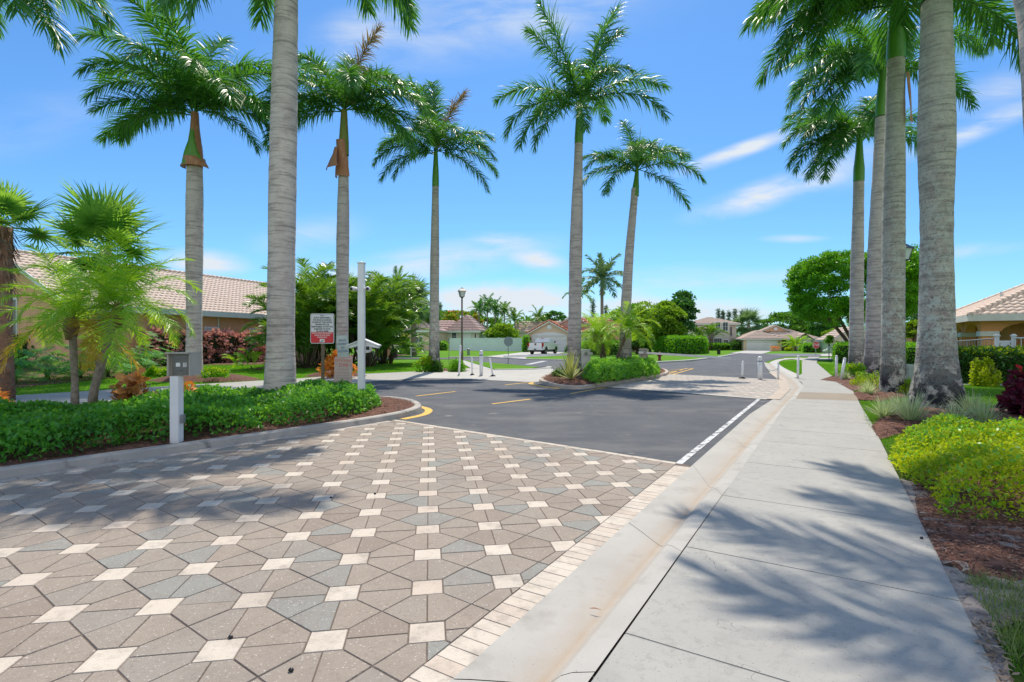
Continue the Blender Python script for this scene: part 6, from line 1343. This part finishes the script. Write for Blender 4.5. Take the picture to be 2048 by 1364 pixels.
# vehicles ------------------------------------------------------------------------
def truck():
    p = g(1054,709.5); root = thing('pickup_truck', 'white pickup truck parked facing the peach garage, seen from its tailgate', 'pickup truck', (g(1071,709.2).x, g(1071,709.2).y+.3, .01), -R(24))
    W2 = .98; zb = .55   # local: +y forward, rear at y=0
    def sec(y, pts): return [(x, y, z) for x, z in pts]
    bed = MB()
    bed.box(-W2, -W2+.09, .05, 2.0, zb, 1.38); bed.box(W2-.09, W2, .05, 2.0, zb, 1.38); bed.box(-W2+.09, W2-.09, .1, 2.0, zb, .72); bed.box(-W2+.09, W2-.09, 1.95, 2.05, zb, 1.38); bed.build('cargo_bed', M['car'], root, bevel=.03)
    MB().box(-W2-.005, W2+.005, .04, 2.0, 1.382, 1.42).build('bed_rail', M['black'], root, bevel=.01)
    tg_ = MB(); tg_.box(-.80, .80, -.0, .048, .66, 1.38); t = tg_.build('tailgate', M['car'], root, bevel=.02); MB().box(-.11, .11, -.02, -.001, 1.10, 1.22).build('emblem', M['black'], t); MB().box(-.12, .12, -.018, -.001, 1.27, 1.33).build('handle', M['black'], t)
    lo = MB(); prof = [(2.05, .55), (2.05, 1.30), (2.12, 1.36), (4.05, 1.30), (5.3, 1.20), (5.55, 1.05), (5.6, .55)]
    lo.slab([(-W2, y, z) for y, z in prof], (2*W2, 0, 0)); lo.build('body', M['car'], root, bevel=.05)
    cb = [(2.1, 1.36), (2.32, 1.88), (3.55, 1.90), (4.25, 1.33)]
    c = MB(); A_ = [(-W2+.03, y, z) if z < 1.5 else (-W2+.17, y, z) for y, z in cb]; B_ = [(-p[0], p[1], p[2]) for p in A_]; c.add(A_+B_, [(0,1,2,3), (7,6,5,4), (0,4,5,1), (1,5,6,2), (2,6,7,3), (3,7,4,0)]); c.build('cab', M['car'], root, bevel=.03)
    MB().add([(-.68, 2.155, 1.44), (.68, 2.155, 1.44), (.62, 2.315, 1.80), (-.62, 2.315, 1.80)], [(0,1,2,3)]).build('rear_window', M['glass'], root, fix=False)
    for s_ in (-1, 1):
        MB().add([(s_*(W2-.055), 2.35, 1.42), (s_*(W2-.055), 3.15, 1.42), (s_*(W2-.165), 3.15, 1.81), (s_*(W2-.165), 2.5, 1.81)], [(0,1,2,3)]).build('side_window', M['glass'], root); MB().add([(s_*(W2-.055), 3.22, 1.42), (s_*(W2-.055), 4.0, 1.40), (s_*(W2-.165), 3.5, 1.80), (s_*(W2-.165), 3.22, 1.81)], [(0,1,2,3)]).build('side_window', M['glass'], root)
        MB().box(min(s_*.80, s_*.985), max(s_*.80, s_*.985), -.012, .2, .95, 1.36).build('tail_light', M['red'], root, bevel=.015)
        MB().box(s_*(W2+.14)-.1, s_*(W2+.14)+.1, 3.75, 3.9, 1.38, 1.58).build('mirror', M['black'], root, bevel=.03)
        for y in (1.05, 4.6):
            wh = MB(); wh.tube([(s_*(W2-.26), y, .40), (s_*(W2-.02), y, .40)], .40, 24); tw = wh.build('wheel', M['rubber'], root, True); MB().tube([(s_*(W2-.03), y, .40), (s_*(W2+.005), y, .40)], .25, 16).build('rim', M['metal'], tw)
            n = 14; a = [(s_*(W2+.004), y+.50*math.cos(math.pi*k/n), .46+.48*math.sin(math.pi*k/n)) for k in range(n+1)]; MB().slab(a, (s_*.012, 0, 0)).build('wheel_arch', M['black'], root)
    bp = MB(); bp.box(-.95, .95, -.16, .02, .52, .68); b = bp.build('rear_bumper', M['car'], root, bevel=.03); MB().box(-.16, .16, -.175, -.161, .56, .67).build('number_plate', M['black'], b)
    MB().box(-.2, .2, 2.3, 2.36, 1.895, 1.93).build('brake_light', M['red'], root)
    MB().box(-.7, .7, .3, 5.0, .35, .56).build('chassis', M['black'], root)
truck()

# posts, lamps, signs -----------------------------------------------------------
def lantern(label, px, Y, ztop):
    X = W(px, 700, Y).x; root = thing('street_lamp', label, 'street lamp', (X, Y, 0), R(20), 'lantern lamps on bronze poles'); zl = ztop-.62
    mb = MB(); mb.tube([(0, 0, 0), (0, 0, .9), (0, 0, .95), (0, 0, zl-.02)], [.085, .08, .062, .05], 12); mb.build('pole', M['bronze'], root, True); MB().tube([(0, 0, 0), (0, 0, .14), (0, 0, .2)], [.15, .14, .09], 12).build('base', M['bronze'], root)
    MB().tube([(0, 0, zl-.06), (0, 0, zl)], [.06, .10], 10).build('fitter', M['black'], root)
    gl = MB(); gl.add([(s_*.10, t_*.10, zl+.02) for s_, t_ in ((-1,-1),(1,-1),(1,1),(-1,1))]+[(s_*.18, t_*.18, zl+.38) for s_, t_ in ((-1,-1),(1,-1),(1,1),(-1,1))], [(3,2,1,0),(0,1,5,4),(1,2,6,5),(2,3,7,6),(3,0,4,7)]); gl.build('glass', M['lamp_glass'], root)
    fr = MB()
    for s_, t_ in ((-1,-1),(1,-1),(1,1),(-1,1)): fr.tube([(s_*.105, t_*.105, zl), (s_*.187, t_*.187, zl+.39)], .013, 6)
    fr.box(-.115, .115, -.115, .115, zl-.01, zl+.015); fr.build('cage', M['black'], root)
    rf = MB(); q = [(-1,-1),(1,-1),(1,1),(-1,1)]; rf.add([(a*.25, b*.25, zl+.375) for a, b in q]+[(a*.10, b*.10, zl+.50) for a, b in q]+[(a*.06, b*.06, zl+.54) for a, b in q], [(3,2,1,0),(0,1,5,4),(1,2,6,5),(2,3,7,6),(3,0,4,7),(4,5,9,8),(5,6,10,9),(6,7,11,10),(7,4,8,11),(8,9,10,11)]); rf.build('lid', M['black'], root)
    MB().tube([(0, 0, zl+.54), (0, 0, zl+.58), (0, 0, zl+.62)], [.02, .035, .004], 8).build('finial', M['black'], root)
    return root
lantern('lantern street lamp on a bronze pole left of the street, by the slim palm', 924, 32, zY(574,32)); lantern('lantern street lamp whose head shows behind the second palm trunk from the right', 1807, 17.6, zY(483,17.6))
def flexpost(label, bx, by, tx, ty, r, group='white posts at the gates', bulge=False, foot=False):
    b = g(bx, by, .01); t = W(tx, ty, b.y); root = thing('white_post', label, 'post', b, 0, group); m = MB(b); m.tube([b, b.lerp(t, .5), t], r, 12); m.build('shaft', M['white'], root, True)
    d = (t-b); m = MB(); m.tube([d*.985, d+Vector((0, 0, r*.5)), d+Vector((0, 0, r))], [r*1.04, r*1.02, r*.5], 12); m.build('cap', M['white'], root, True)
    if bulge:
        m = MB(); m.tube([d*.84, d*.90], [r*1.06, r*1.06], 12); m.build('reflective_band', M['metal'], root)
    if foot: MB().tube([(0, 0, 0), (0, 0, .03), (0, 0, .07)], [r*3.2, r*2.8, r*1.3], 12).build('rubber_foot', M['rubber'], root)
    return root
for a in (('thin white post at the mulch edge, leftmost of the left gate posts', 870,742,870,699,.045), ('thin white post crossing the left lamp pole', 918,750,921,692,.045), ('slim grey white post with black foot, right of the lamp pole', 944.5,750,943.5,715,.035,'white posts at the gates',False,True),
          ('stout white bollard with band in the left gate group', 962.5,751,962.5,704,.082,'white posts at the gates',True), ('leaning slim post with black foot, rightmost of the left gate group', 986,752.5,979.5,718,.04,'white posts at the gates',False,True),
          ('slightly leaning slim post standing on the road, leftmost of the right gate group', 1484,757,1486,724,.045,'white posts at the gates',False,True), ('stout white bollard with band at the far paver edge', 1520,759,1520,717,.09,'white posts at the gates',True), ('slim white post standing in the gutter', 1556.5,759,1556.5,726,.04),
          ('slim white post at the tip of the grass wedge beside the pavement', 1595.5,758.5,1596.5,713,.045), ('upright white post right of the pavement, behind the leaning one', 1672.5,757,1673,713,.05), ('thick white post leaning left at the pavement edge', 1682,762,1689.5,718,.055)): flexpost(*a)
root = thing('chain', 'dark chain hanging low between the gutter post and the kerb', 'chain', g(1538,743)); mb = MB(root.location); a, b = W(1538,739,21.8), W(1556,737,21.5); mb.tube([a, a.lerp(b, .3)-Vector((0, 0, .06)), a.lerp(b, .7)-Vector((0, 0, .05)), b], .012, 6); mb.build('links', M['metal'], root)
def gatebox(label, px, Y, w_, h_, mt, armpx, armpy, side, n=4):
    c = W(px, 700, Y); root = thing('barrier_gate', label, 'barrier gate', (c.x, Y, .1)); hw = w_/2
    MB().box(-hw, hw, -hw, hw, 0, h_).build('cabinet', M[mt], root, bevel=.04); MB().box(-hw-.02, hw+.02, -hw-.02, hw+.02, h_+.001, h_+.06).build('lid', M[mt], root, bevel=.02)
    MB().box(-hw*.7, hw*.7, -hw-.012, -hw-.001, .15, h_-.25).build('service_door', M[mt], root)
    e = W(armpx, armpy, Y+side*.2); z0 = h_-.16; a = Vector((0, -hw-.09, z0)); b = Vector((e.x-c.x, e.y-Y-hw-.09, e.z-.1)); d = (b-a); Mt = Matrix.Translation(a) @ d.to_track_quat('X', 'Z').to_matrix().to_4x4(); L_ = d.length
    MB().box(-.35, L_, -.025, .025, -.06, .06, Mt).build('arm', M['white'], root, bevel=.008); MB().tube([(0, -hw-.14, z0), (0, -hw, z0)], .09, 14).build('arm_hub', M['metal'], root)
    return root
gatebox('white barrier gate cabinet beside the tall island palm, long white arm to the left', 1170, 27.5, .52, 1.0, 'white', 1007, 713, 0)
gatebox('beige barrier gate cabinet right of the leaning palm, long white arm over the road', 1287, 29.5, .42, 1.0, 'box_beige', 1457, 716, 0)
def hydrant(label, px, py, sc=1):
    root = thing('fire_hydrant', label, 'fire hydrant', g(px, py), 0, 'dark red fire hydrants'); m = MB(); m.tube([(0,0,0),(0,0,.06),(0,0,.07),(0,0,.5),(0,0,.51),(0,0,.58),(0,0,.68),(0,0,.72)], [.17,.17,.11,.11,.15,.14,.09,.03], 14); m.build('barrel', M['hydrant'], root, True); root.scale = (sc, sc, sc)
    for s_ in (-1, 1): MB().tube([(s_*.08, 0, .42), (s_*.2, 0, .42)], .055, 10).build('side_outlet', M['hydrant'], root)
    MB().tube([(0, -.08, .36), (0, -.22, .36)], .075, 10).build('front_outlet', M['hydrant'], root)
hydrant('dark red fire hydrant in front of the box hedge', 1319, 721, 1.0); hydrant('smaller looking dark red hydrant at the right end of the box hedge', 1416, 704.5, 1.1)
def octo(r, y=0): return [(r*math.cos(R(22.5+45*k)), y, r*math.sin(R(22.5+45*k))) for k in range(8)]
def stop(label, px, py, pyc, r, Y=None, back=False):
    b = g(px, py); root = thing('stop_sign', label, 'road sign', b, 0 if not back else R(20)); zc_ = zY(pyc, b.y); MB().tube([(0, 0, 0), (0, 0, zc_+r*.6)], .03, 8).build('post', M['metal' if back else 'box_green'], root)
    if back: MB().slab([(x, -.05, z+zc_) for x, y, z in octo(r)], (0, .02, 0)).build('plate', M['sign_back'], root); return
    p = MB().slab([(x, -.06, z+zc_) for x, y, z in octo(r)], (0, .015, 0)).build('plate', M['sign_white'], root); f = MB().slab([(x, -.066, z+zc_) for x, y, z in octo(r*.93)], (0, .005, 0)).build('red_face', M['sign_red'], p)
    text('lettering', 'STOP', r*.86, M['ink_white'], p, Matrix.Translation((0, -.069, zc_)) @ Matrix.Rotation(R(90), 4, 'X'), sx=.8)
stop('red octagonal stop sign reading STOP at the right of the far junction', 1631.5, 711.6, 690, .40); stop('grey back of an octagonal stop sign on the grass triangle', 1016.5, 726.5, 683, .36, back=True)
SX = Matrix.Rotation(R(90), 4, 'X')
def rrect(w_, h_, r, y, th, zc=0, xc=0, n=5):
    pts = []
    for cx, cz, a0 in ((w_/2-r, h_/2-r, 0), (-w_/2+r, h_/2-r, 90), (-w_/2+r, -h_/2+r, 180), (w_/2-r, -h_/2+r, 270)):
        for k in range(n+1): a = R(a0+90*k/n); pts.append((xc+cx+r*math.cos(a), y, zc+cz+r*math.sin(a)))
    return MB().slab(pts, (0, th, 0))
def notice():
    Y = 12.6; c = W(644.5, 657, Y); root = thing('notice_sign', 'white and red notice sign about gate damage and video surveillance on a brown post', 'sign', (c.x, Y, .1)); z = c.z-.1; k = Y/F
    MB().box(-.035, .035, .012, .06, 0, z+.30).build('post', M['bronze'], root, bevel=.004)
    w_, h_ = 47.5*k, 60*k; p = rrect(w_, h_, .045, 0, .006, z).build('plate', M['sign_white'], root); rrect(w_-.028, h_-.028, .036, -.0012, .001, z).build('border', M['ink'], p); rrect(w_-.040, h_-.040, .030, -.0024, .001, z).build('face', M['sign_white'], p)
    zr_ = z-h_/2+.020; hr2 = 21.5*k; rrect(w_-.040, hr2, .018, -.0036, .001, zr_+hr2/2).build('red_panel', M['sign_red'], p)
    ln = ['A.P.A.', 'IS NOT RESPONSIBLE', 'FOR VEHICLE DAMAGE', 'CAUSED BY TAILGATING.', 'DRIVERS WILL BE', 'RESPONSIBLE TO PAY FOR', 'DAMAGES TO GATE', 'OR GATE ARMS']
    for i, s_ in enumerate(ln): text('lettering', s_, .050 if i else .040, M['ink'], p, Matrix.Translation((0, -.004, z+h_/2-.050-i*.0540)) @ SX, sx=.86)
    for i, s_ in enumerate(['DIGITAL VIDEO ENFORCEMENT', 'UNDER 24 HOUR VIDEO', 'SURVEILLANCE']): text('lettering', s_, .044, M['ink_white'], p, Matrix.Translation((0, -.0052, zr_+hr2-.030-i*.050)) @ SX, sx=.78)
    e = MB().box(-.058, .058, -.0050, -.0042, zr_+.012, zr_+.088).build('logo_patch', M['ink_white'], p); m = MB(); m.slab([(-.045, -.006, zr_+.03), (.0, -.006, zr_+.055), (.04, -.006, zr_+.075), (.02, -.006, zr_+.04), (-.01, -.006, zr_+.02)], (0, .0008, 0)); m.build('logo', M['ink_blue'], p)
    for dx in (0,): MB().tube([(dx, -.004, z+h_/2-.02), (dx, .001, z+h_/2-.02)], .008, 8).build('bolt', M['metal'], p)
notice()
def twin():
    Y = 12.9; k = Y/F; c1 = W(685.5, 694, Y); c2 = W(686.5, 743.5, Y); X = c2.x
    root = thing('sign_post', 'metal post carrying two small signs left of the camera post', 'post', (X, Y, .1)); MB().box(-.02, .02, .012, .04, 0, c1.z-.1+.2).build('post', M['metal'], root)
    s1 = thing('private_property_sign', 'small tilted grey sign reading PRIVATE PROPERTY NO SOLICITING', 'sign', (c1.x, Y, c1.z), 0); s1.rotation_euler = (0, R(-3), 0); w_, h_ = 23.5*k, 47*k
    p = rrect(w_, h_, .02, 0, .004).build('plate', M['sign_grey'], s1); rrect(w_-.02, h_-.02, .014, -.001, .0008).build('border', M['ink_blue'], p); rrect(w_-.028, h_-.028, .011, -.002, .0008).build('face', M['sign_grey'], p)
    for i, s_ in enumerate(['PRIVATE', 'PROPERTY', 'NO', 'SOLICITING']): text('lettering', s_, .072, M['ink_blue'], p, Matrix.Translation((0, -.0035, h_/2-.13-i*.088)) @ SX, sx=.68 if i < 3 else .6)
    s2 = thing('tow_away_sign', 'faded pinkish sign reading TOW-AWAY ZONE, below the grey sign', 'sign', (c2.x, Y, c2.z), 0); s2.rotation_euler = (0, R(1.5), 0); w_, h_ = 36.5*k, 59.5*k
    p = rrect(w_, h_, .03, -.006, .004).build('plate', M['sign_faded'], s2); rrect(w_-.025, h_-.025, .024, -.007, .0008).build('border', M['ink_red'], p); rrect(w_-.038, h_-.038, .019, -.008, .0008).build('face', M['sign_faded'], p)
    for s_, sz, x, z, sx, m_ in (('TOW', .105, -.118, .275, .68, 'ink_red'), ('AWAY', .105, .098, .275, .66, 'ink_red'), ('-', .10, -.028, .275, .6, 'ink_red'), ('ZONE', .125, .0, .165, .72, 'ink_red'), ('24', .06, -.16, .165, .9, 'ink_faint'), ('HR', .06, .165, .165, .9, 'ink_faint'), ('NO PARKING', .05, 0, .06, .9, 'ink_faint'), ('UNAUTHORIZED', .045, 0, -.02, .9, 'ink_faint'), ('VEHICLES TOWED', .042, 0, -.09, .9, 'ink_faint'), ('AT OWNER EXPENSE', .038, 0, -.16, .9, 'ink_faint')):
        text('lettering', s_, sz, M[m_], p, Matrix.Translation((x, -.0095, z)) @ SX, sx=sx)
    for z in (h_/2-.05, -h_/2+.05): MB().tube([(0, -.012, z), (0, -.006, z)], .009, 8).build('bolt', M['black'], p)
twin()
def campost():
    Y = 12.0; c = W(723, 700, Y); root = thing('camera_post', 'tall square white post carrying two bullet cameras and a small gabled hood', 'camera post', (c.x, Y, .1)); k = Y/F; zz = lambda py: zY(py, Y)-.1
    MB().box(-.07, .07, -.07, .07, 0, zz(528)).build('post', M['white'], root, bevel=.006); MB().box(-.085, .085, -.085, .085, zz(528)+.001, zz(525)).build('post_cap', M['white'], root, bevel=.008); MB().tube([(0,0,zz(525)),(0,0,zz(522))], [.05,.008], 4).build('finial', M['white'], root)
    for s_ in (-1, 1):
        d = Vector((s_*.155, -.02, zz(578))); MB().tube([(s_*.078, 0, zz(578)), tuple(d)], .03, 10).build('camera_bracket', M['white'], root)
        cm = MB(); cm.tube([d+Vector((-s_*.01, .07, .005)), d+Vector((s_*.015, -.10, .0)), d+Vector((s_*.025, -.15, -.012))], [.048, .05, .046], 14); cc = cm.build('camera', M['white'], root, True); MB().tube([d+Vector((s_*.026, -.148, -.012)), d+Vector((s_*.027, -.156, -.013))], .034, 14).build('lens', M['black'], cc)
    hd = MB(); za, zb2, zc2 = zz(681), zz(692), zz(697)      # little gabled hood behind the post
    hd.slab([(0, .10, za+.02), (-.34, .10, zb2), (-.345, .10, zb2-.055), (-.17, .10, zb2-.02), (-.15, .10, zz(703)), (-.10, .10, zz(706)), (.10, .10, zz(706)), (.15, .10, zz(703)), (.17, .10, zb2-.02), (.345, .10, zb2-.055), (.34, .10, zb2)], (0, .22, 0)); hd.build('hood', M['white'], root, bevel=.008)
    MB().add([(0, .07, za+.045), (-.37, .07, zb2+.02), (-.37, .35, zb2+.02), (0, .35, za+.045), (.37, .07, zb2+.02), (.37, .35, zb2+.02), (0, .07, za+.02), (-.37, .07, zb2-.005), (-.37, .35, zb2-.005), (0, .35, za+.02), (.37, .07, zb2-.005), (.37, .35, zb2-.005)], [(0,1,2,3),(0,3,5,4),(6,9,8,7),(6,10,11,9),(0,6,7,1),(0,4,10,6),(1,7,8,2),(4,5,11,10),(3,2,8,9),(3,9,11,5)]).build('hood_roof', M['white'], root)
    for s_ in (-1, 1): MB().box(s_*.12-.035, s_*.12+.035, .085, .099, zz(700), zz(693)).build('hood_opening', M['black'], root)
campost()
def keypad():
    b = g(349, 880, .15); Y = b.y+.05; k = Y/F; root = thing('keypad_stand', 'gate keypad in a hooded grey box on a square white post at the kerb', 'keypad stand', (b.x, Y, .10)); zz = lambda py: zY(py, Y)-.10
    MB().box(-.064, .064, -.064, .064, 0, zz(752)).build('post', M['white'], root, bevel=.005); MB().box(.066, .11, -.03, .04, zz(846), zz(829)).build('junction_box', M['metal'], root, bevel=.005)
    hw = 23.2*k; zt_, zb_ = zz(704.5), zz(751.5); m = MB(); xo = .06
    m.box(xo-hw, xo+hw, -.10, .22, zt_-.02, zt_); m.box(xo-hw+.002, xo-hw+.03, -.06, .22, zb_, zt_-.021); m.box(xo+hw-.018, xo+hw-.002, -.06, .22, zb_, zt_-.021); m.box(xo-hw+.031, xo+hw-.02, .0, .22, zb_-.0, zt_-.022); m.build('housing', M['box_beige'], root, bevel=.003)
    fw = hw-.045; fc = MB().box(xo+.008-fw, xo+.012+fw, -.012, -.001, zb_+.012, zt_-.035).build('face_plate', M['steel'], root, bevel=.003); zm = (zt_+zb_)/2-.01
    MB().box(xo-.062, xo+.0, -.016, -.0125, zm-.028, zm+.028).build('display', M['ink_white'], fc); m = MB()
    for i in range(3):
        for j in range(4): m.box(xo+.042+i*.020, xo+.056+i*.020, -.018, -.0125, zm+.018-j*.017, zm+.030-j*.017)
    m.build('keys', M['ink_white'], fc); MB().tube([(xo+.02, -.018, zm-.085), (xo+.02, -.0125, zm-.085)], .008, 10).build('lock', M['black'], fc)
keypad()
# small street things
root = thing('mailbox', 'white mailbox on a white post at the far left street', 'mailbox', g(822,713.5)); Y = root.location.y; MB().box(-.06, .06, -.06, .06, 0, zY(689, Y)).build('post', M['white'], root, bevel=.01); MB().box(.06, .52, -.1, .1, zY(697,Y), zY(697,Y)+.24).build('box', M['white'], root, bevel=.05); MB().box(.1, .45, -.04, .04, zY(703,Y), zY(703,Y)+.05).build('bracket', M['white'], root)
root = thing('stone_pillar', 'beige stone pillar left of the dark street palm', 'pillar', g(777,714.3)); MB().box(-.2, .2, -.2, .2, 0, 1.25).build('shaft', M['tan'], root, bevel=.04); MB().box(-.24, .24, -.24, .24, 1.252, 1.36).build('coping', M['trim'], root, bevel=.03)
root = thing('utility_box', 'pale square utility cabinet behind the camera post hood', 'utility box', g(741,717)); MB().box(-.3, .3, -.25, .25, 0, .62).build('cabinet', M['box_beige'], root, bevel=.03); MB().box(-.33, .33, -.28, .28, .622, .68).build('lid', M['box_beige'], root, bevel=.02)
root = thing('utility_box', 'rounded green grey utility cabinet between the two thickest trunks', 'utility box', g(1818,762.5,.03)); MB().box(-.17, .17, -.15, .15, 0, .66).build('cabinet', M['box_green'], root, bevel=.04); MB().box(-.18, .18, -.16, .16, .5, .52).build('seam', M['box_green'], root)
root = thing('utility_pedestal', 'small grey cable pedestal on the lawn before the white fence', 'utility pedestal', g(937,710)); MB().tube([(0,0,0),(0,0,.7),(0,0,.74)], [.16,.16,.10], 10).build('housing', M['metal'], root); MB().box(-.18, .18, -.18, .18, .60, .66).build('lid', M['metal'], root)
root = thing('utility_pedestal', 'grey stump shaped pedestal left of the lamp pole base', 'utility pedestal', g(911,731.5)); MB().tube([(0,0,-.02),(0,0,.36),(0,0,.40)], [.16,.15,.12], 12).build('housing', M['metal'], root); MB().tube([(0,0,.401),(0,0,.43)], [.13,.11], 12).build('lid', M['concrete'] , root)
root = thing('sign_pole', 'thin grey pole with small plate beside the slim palm', 'pole', g(898,731)); Y = root.location.y; MB().tube([(0,0,0),(0,0,zY(676,Y))], .018, 6).build('pole', M['metal'], root); MB().box(-.05, .05, -.03, -.02, zY(680,Y), zY(676,Y)).build('plate', M['sign_back'], root)
root = thing('sign_pole', 'thin dark pole between the stop sign and the white posts', 'pole', g(1658,719.5)); MB().tube([(0,0,0),(0,0,1.5)], .03, 6).build('pole', M['black'], root); MB().box(-.1, .1, -.08, .08, 1.0, 1.14).build('box', M['white'], root)
root = thing('meter_post', 'small dark green meter post on the grass left of the far driveway', 'meter post', g(1437.5,708.8)); MB().box(-.16, .16, -.16, .16, 0, .5).build('housing', M['hedge_post'] if 'hedge_post' in M else M['black'], root, bevel=.04); MB().box(-.19, .19, -.19, .19, .502, .56).build('lid', M['black'], root)
root = thing('planter', 'red brown planter bed with small flowers beside the far garage', 'planter', W(1550,700,83)); root.location.z = 0; MB().box(-.7, .7, -.3, .3, 0, .45).build('box', M['tan'], root, bevel=.03)
rng = np.random.default_rng(5); P = np.stack([rng.uniform(-.7,.7,200), rng.uniform(-.3,.3,200), rng.uniform(.45,.75,200)],1); V,Fc,T = leaves(P,.18,rng); npmesh('flowers', V, Fc, M['croton_red'], root, tint=T)
root = thing('white_post', 'tiny white marker post before the far garage door', 'post', g(1540,703.5)); MB().tube([(0,0,0),(0,0,1.1)], .04, 8).build('shaft', M['white'], root)
root = thing('garden_ornament', 'small white bird shaped ornament on the lawn right of the stop sign', 'ornament', g(1649,707)); MB().tube([(-.25,0,.3),(0,0,.36),(.3,0,.42),(.36,0,.62),(.44,0,.66)], [.04,.13,.10,.05,.02], 8).build('body', M['white'], root, True); MB().tube([(0,0,0),(0,0,.3)], .02, 6).build('leg', M['metal'], root)
for k,(px,py) in enumerate(((957.5,824.5),(1362,851),(1412,822))): pass
MB_ = MB(); rr_ = random.Random(3)
# fallen leaves and gum spots, each lying free on the ground
SP = [('small dark berry on the pavers near the bottom', 582,1342), ('dark spot of fallen fruit on the pavers, bottom centre', 461,1276), ('dark berry on a cream paver right of the big shadow', 662,996), ('small dark berry beside the cream pavers, middle', 750,988), ('dark crumb on the pavement slab near the right shadow', 1843,1077)]
for lab, x, y in SP:
    z_ = .012 if x < 1100 else .05; p = g(x, y, z_); root = thing('fallen_berry', lab, 'fallen fruit', p, 0, 'dark fallen berries on the ground'); m = MB(); m.tube([(-.014,0,.004),(-.006,0,.006),(.006,0,.006),(.014,0,.004)], [.002,.010,.010,.002], 8); m.build('fruit', M['black'], root, True)
root = thing('fallen_leaf', 'thin brown fallen twig in the gutter valley near the bottom', 'leaf', g(1190,1218,.02)); MB().tube([(-.03,.01,.0),(0,0,.006),(.035,-.012,.002)], [.002,.004,.001], 6).build('twig', M['sheath'], root)
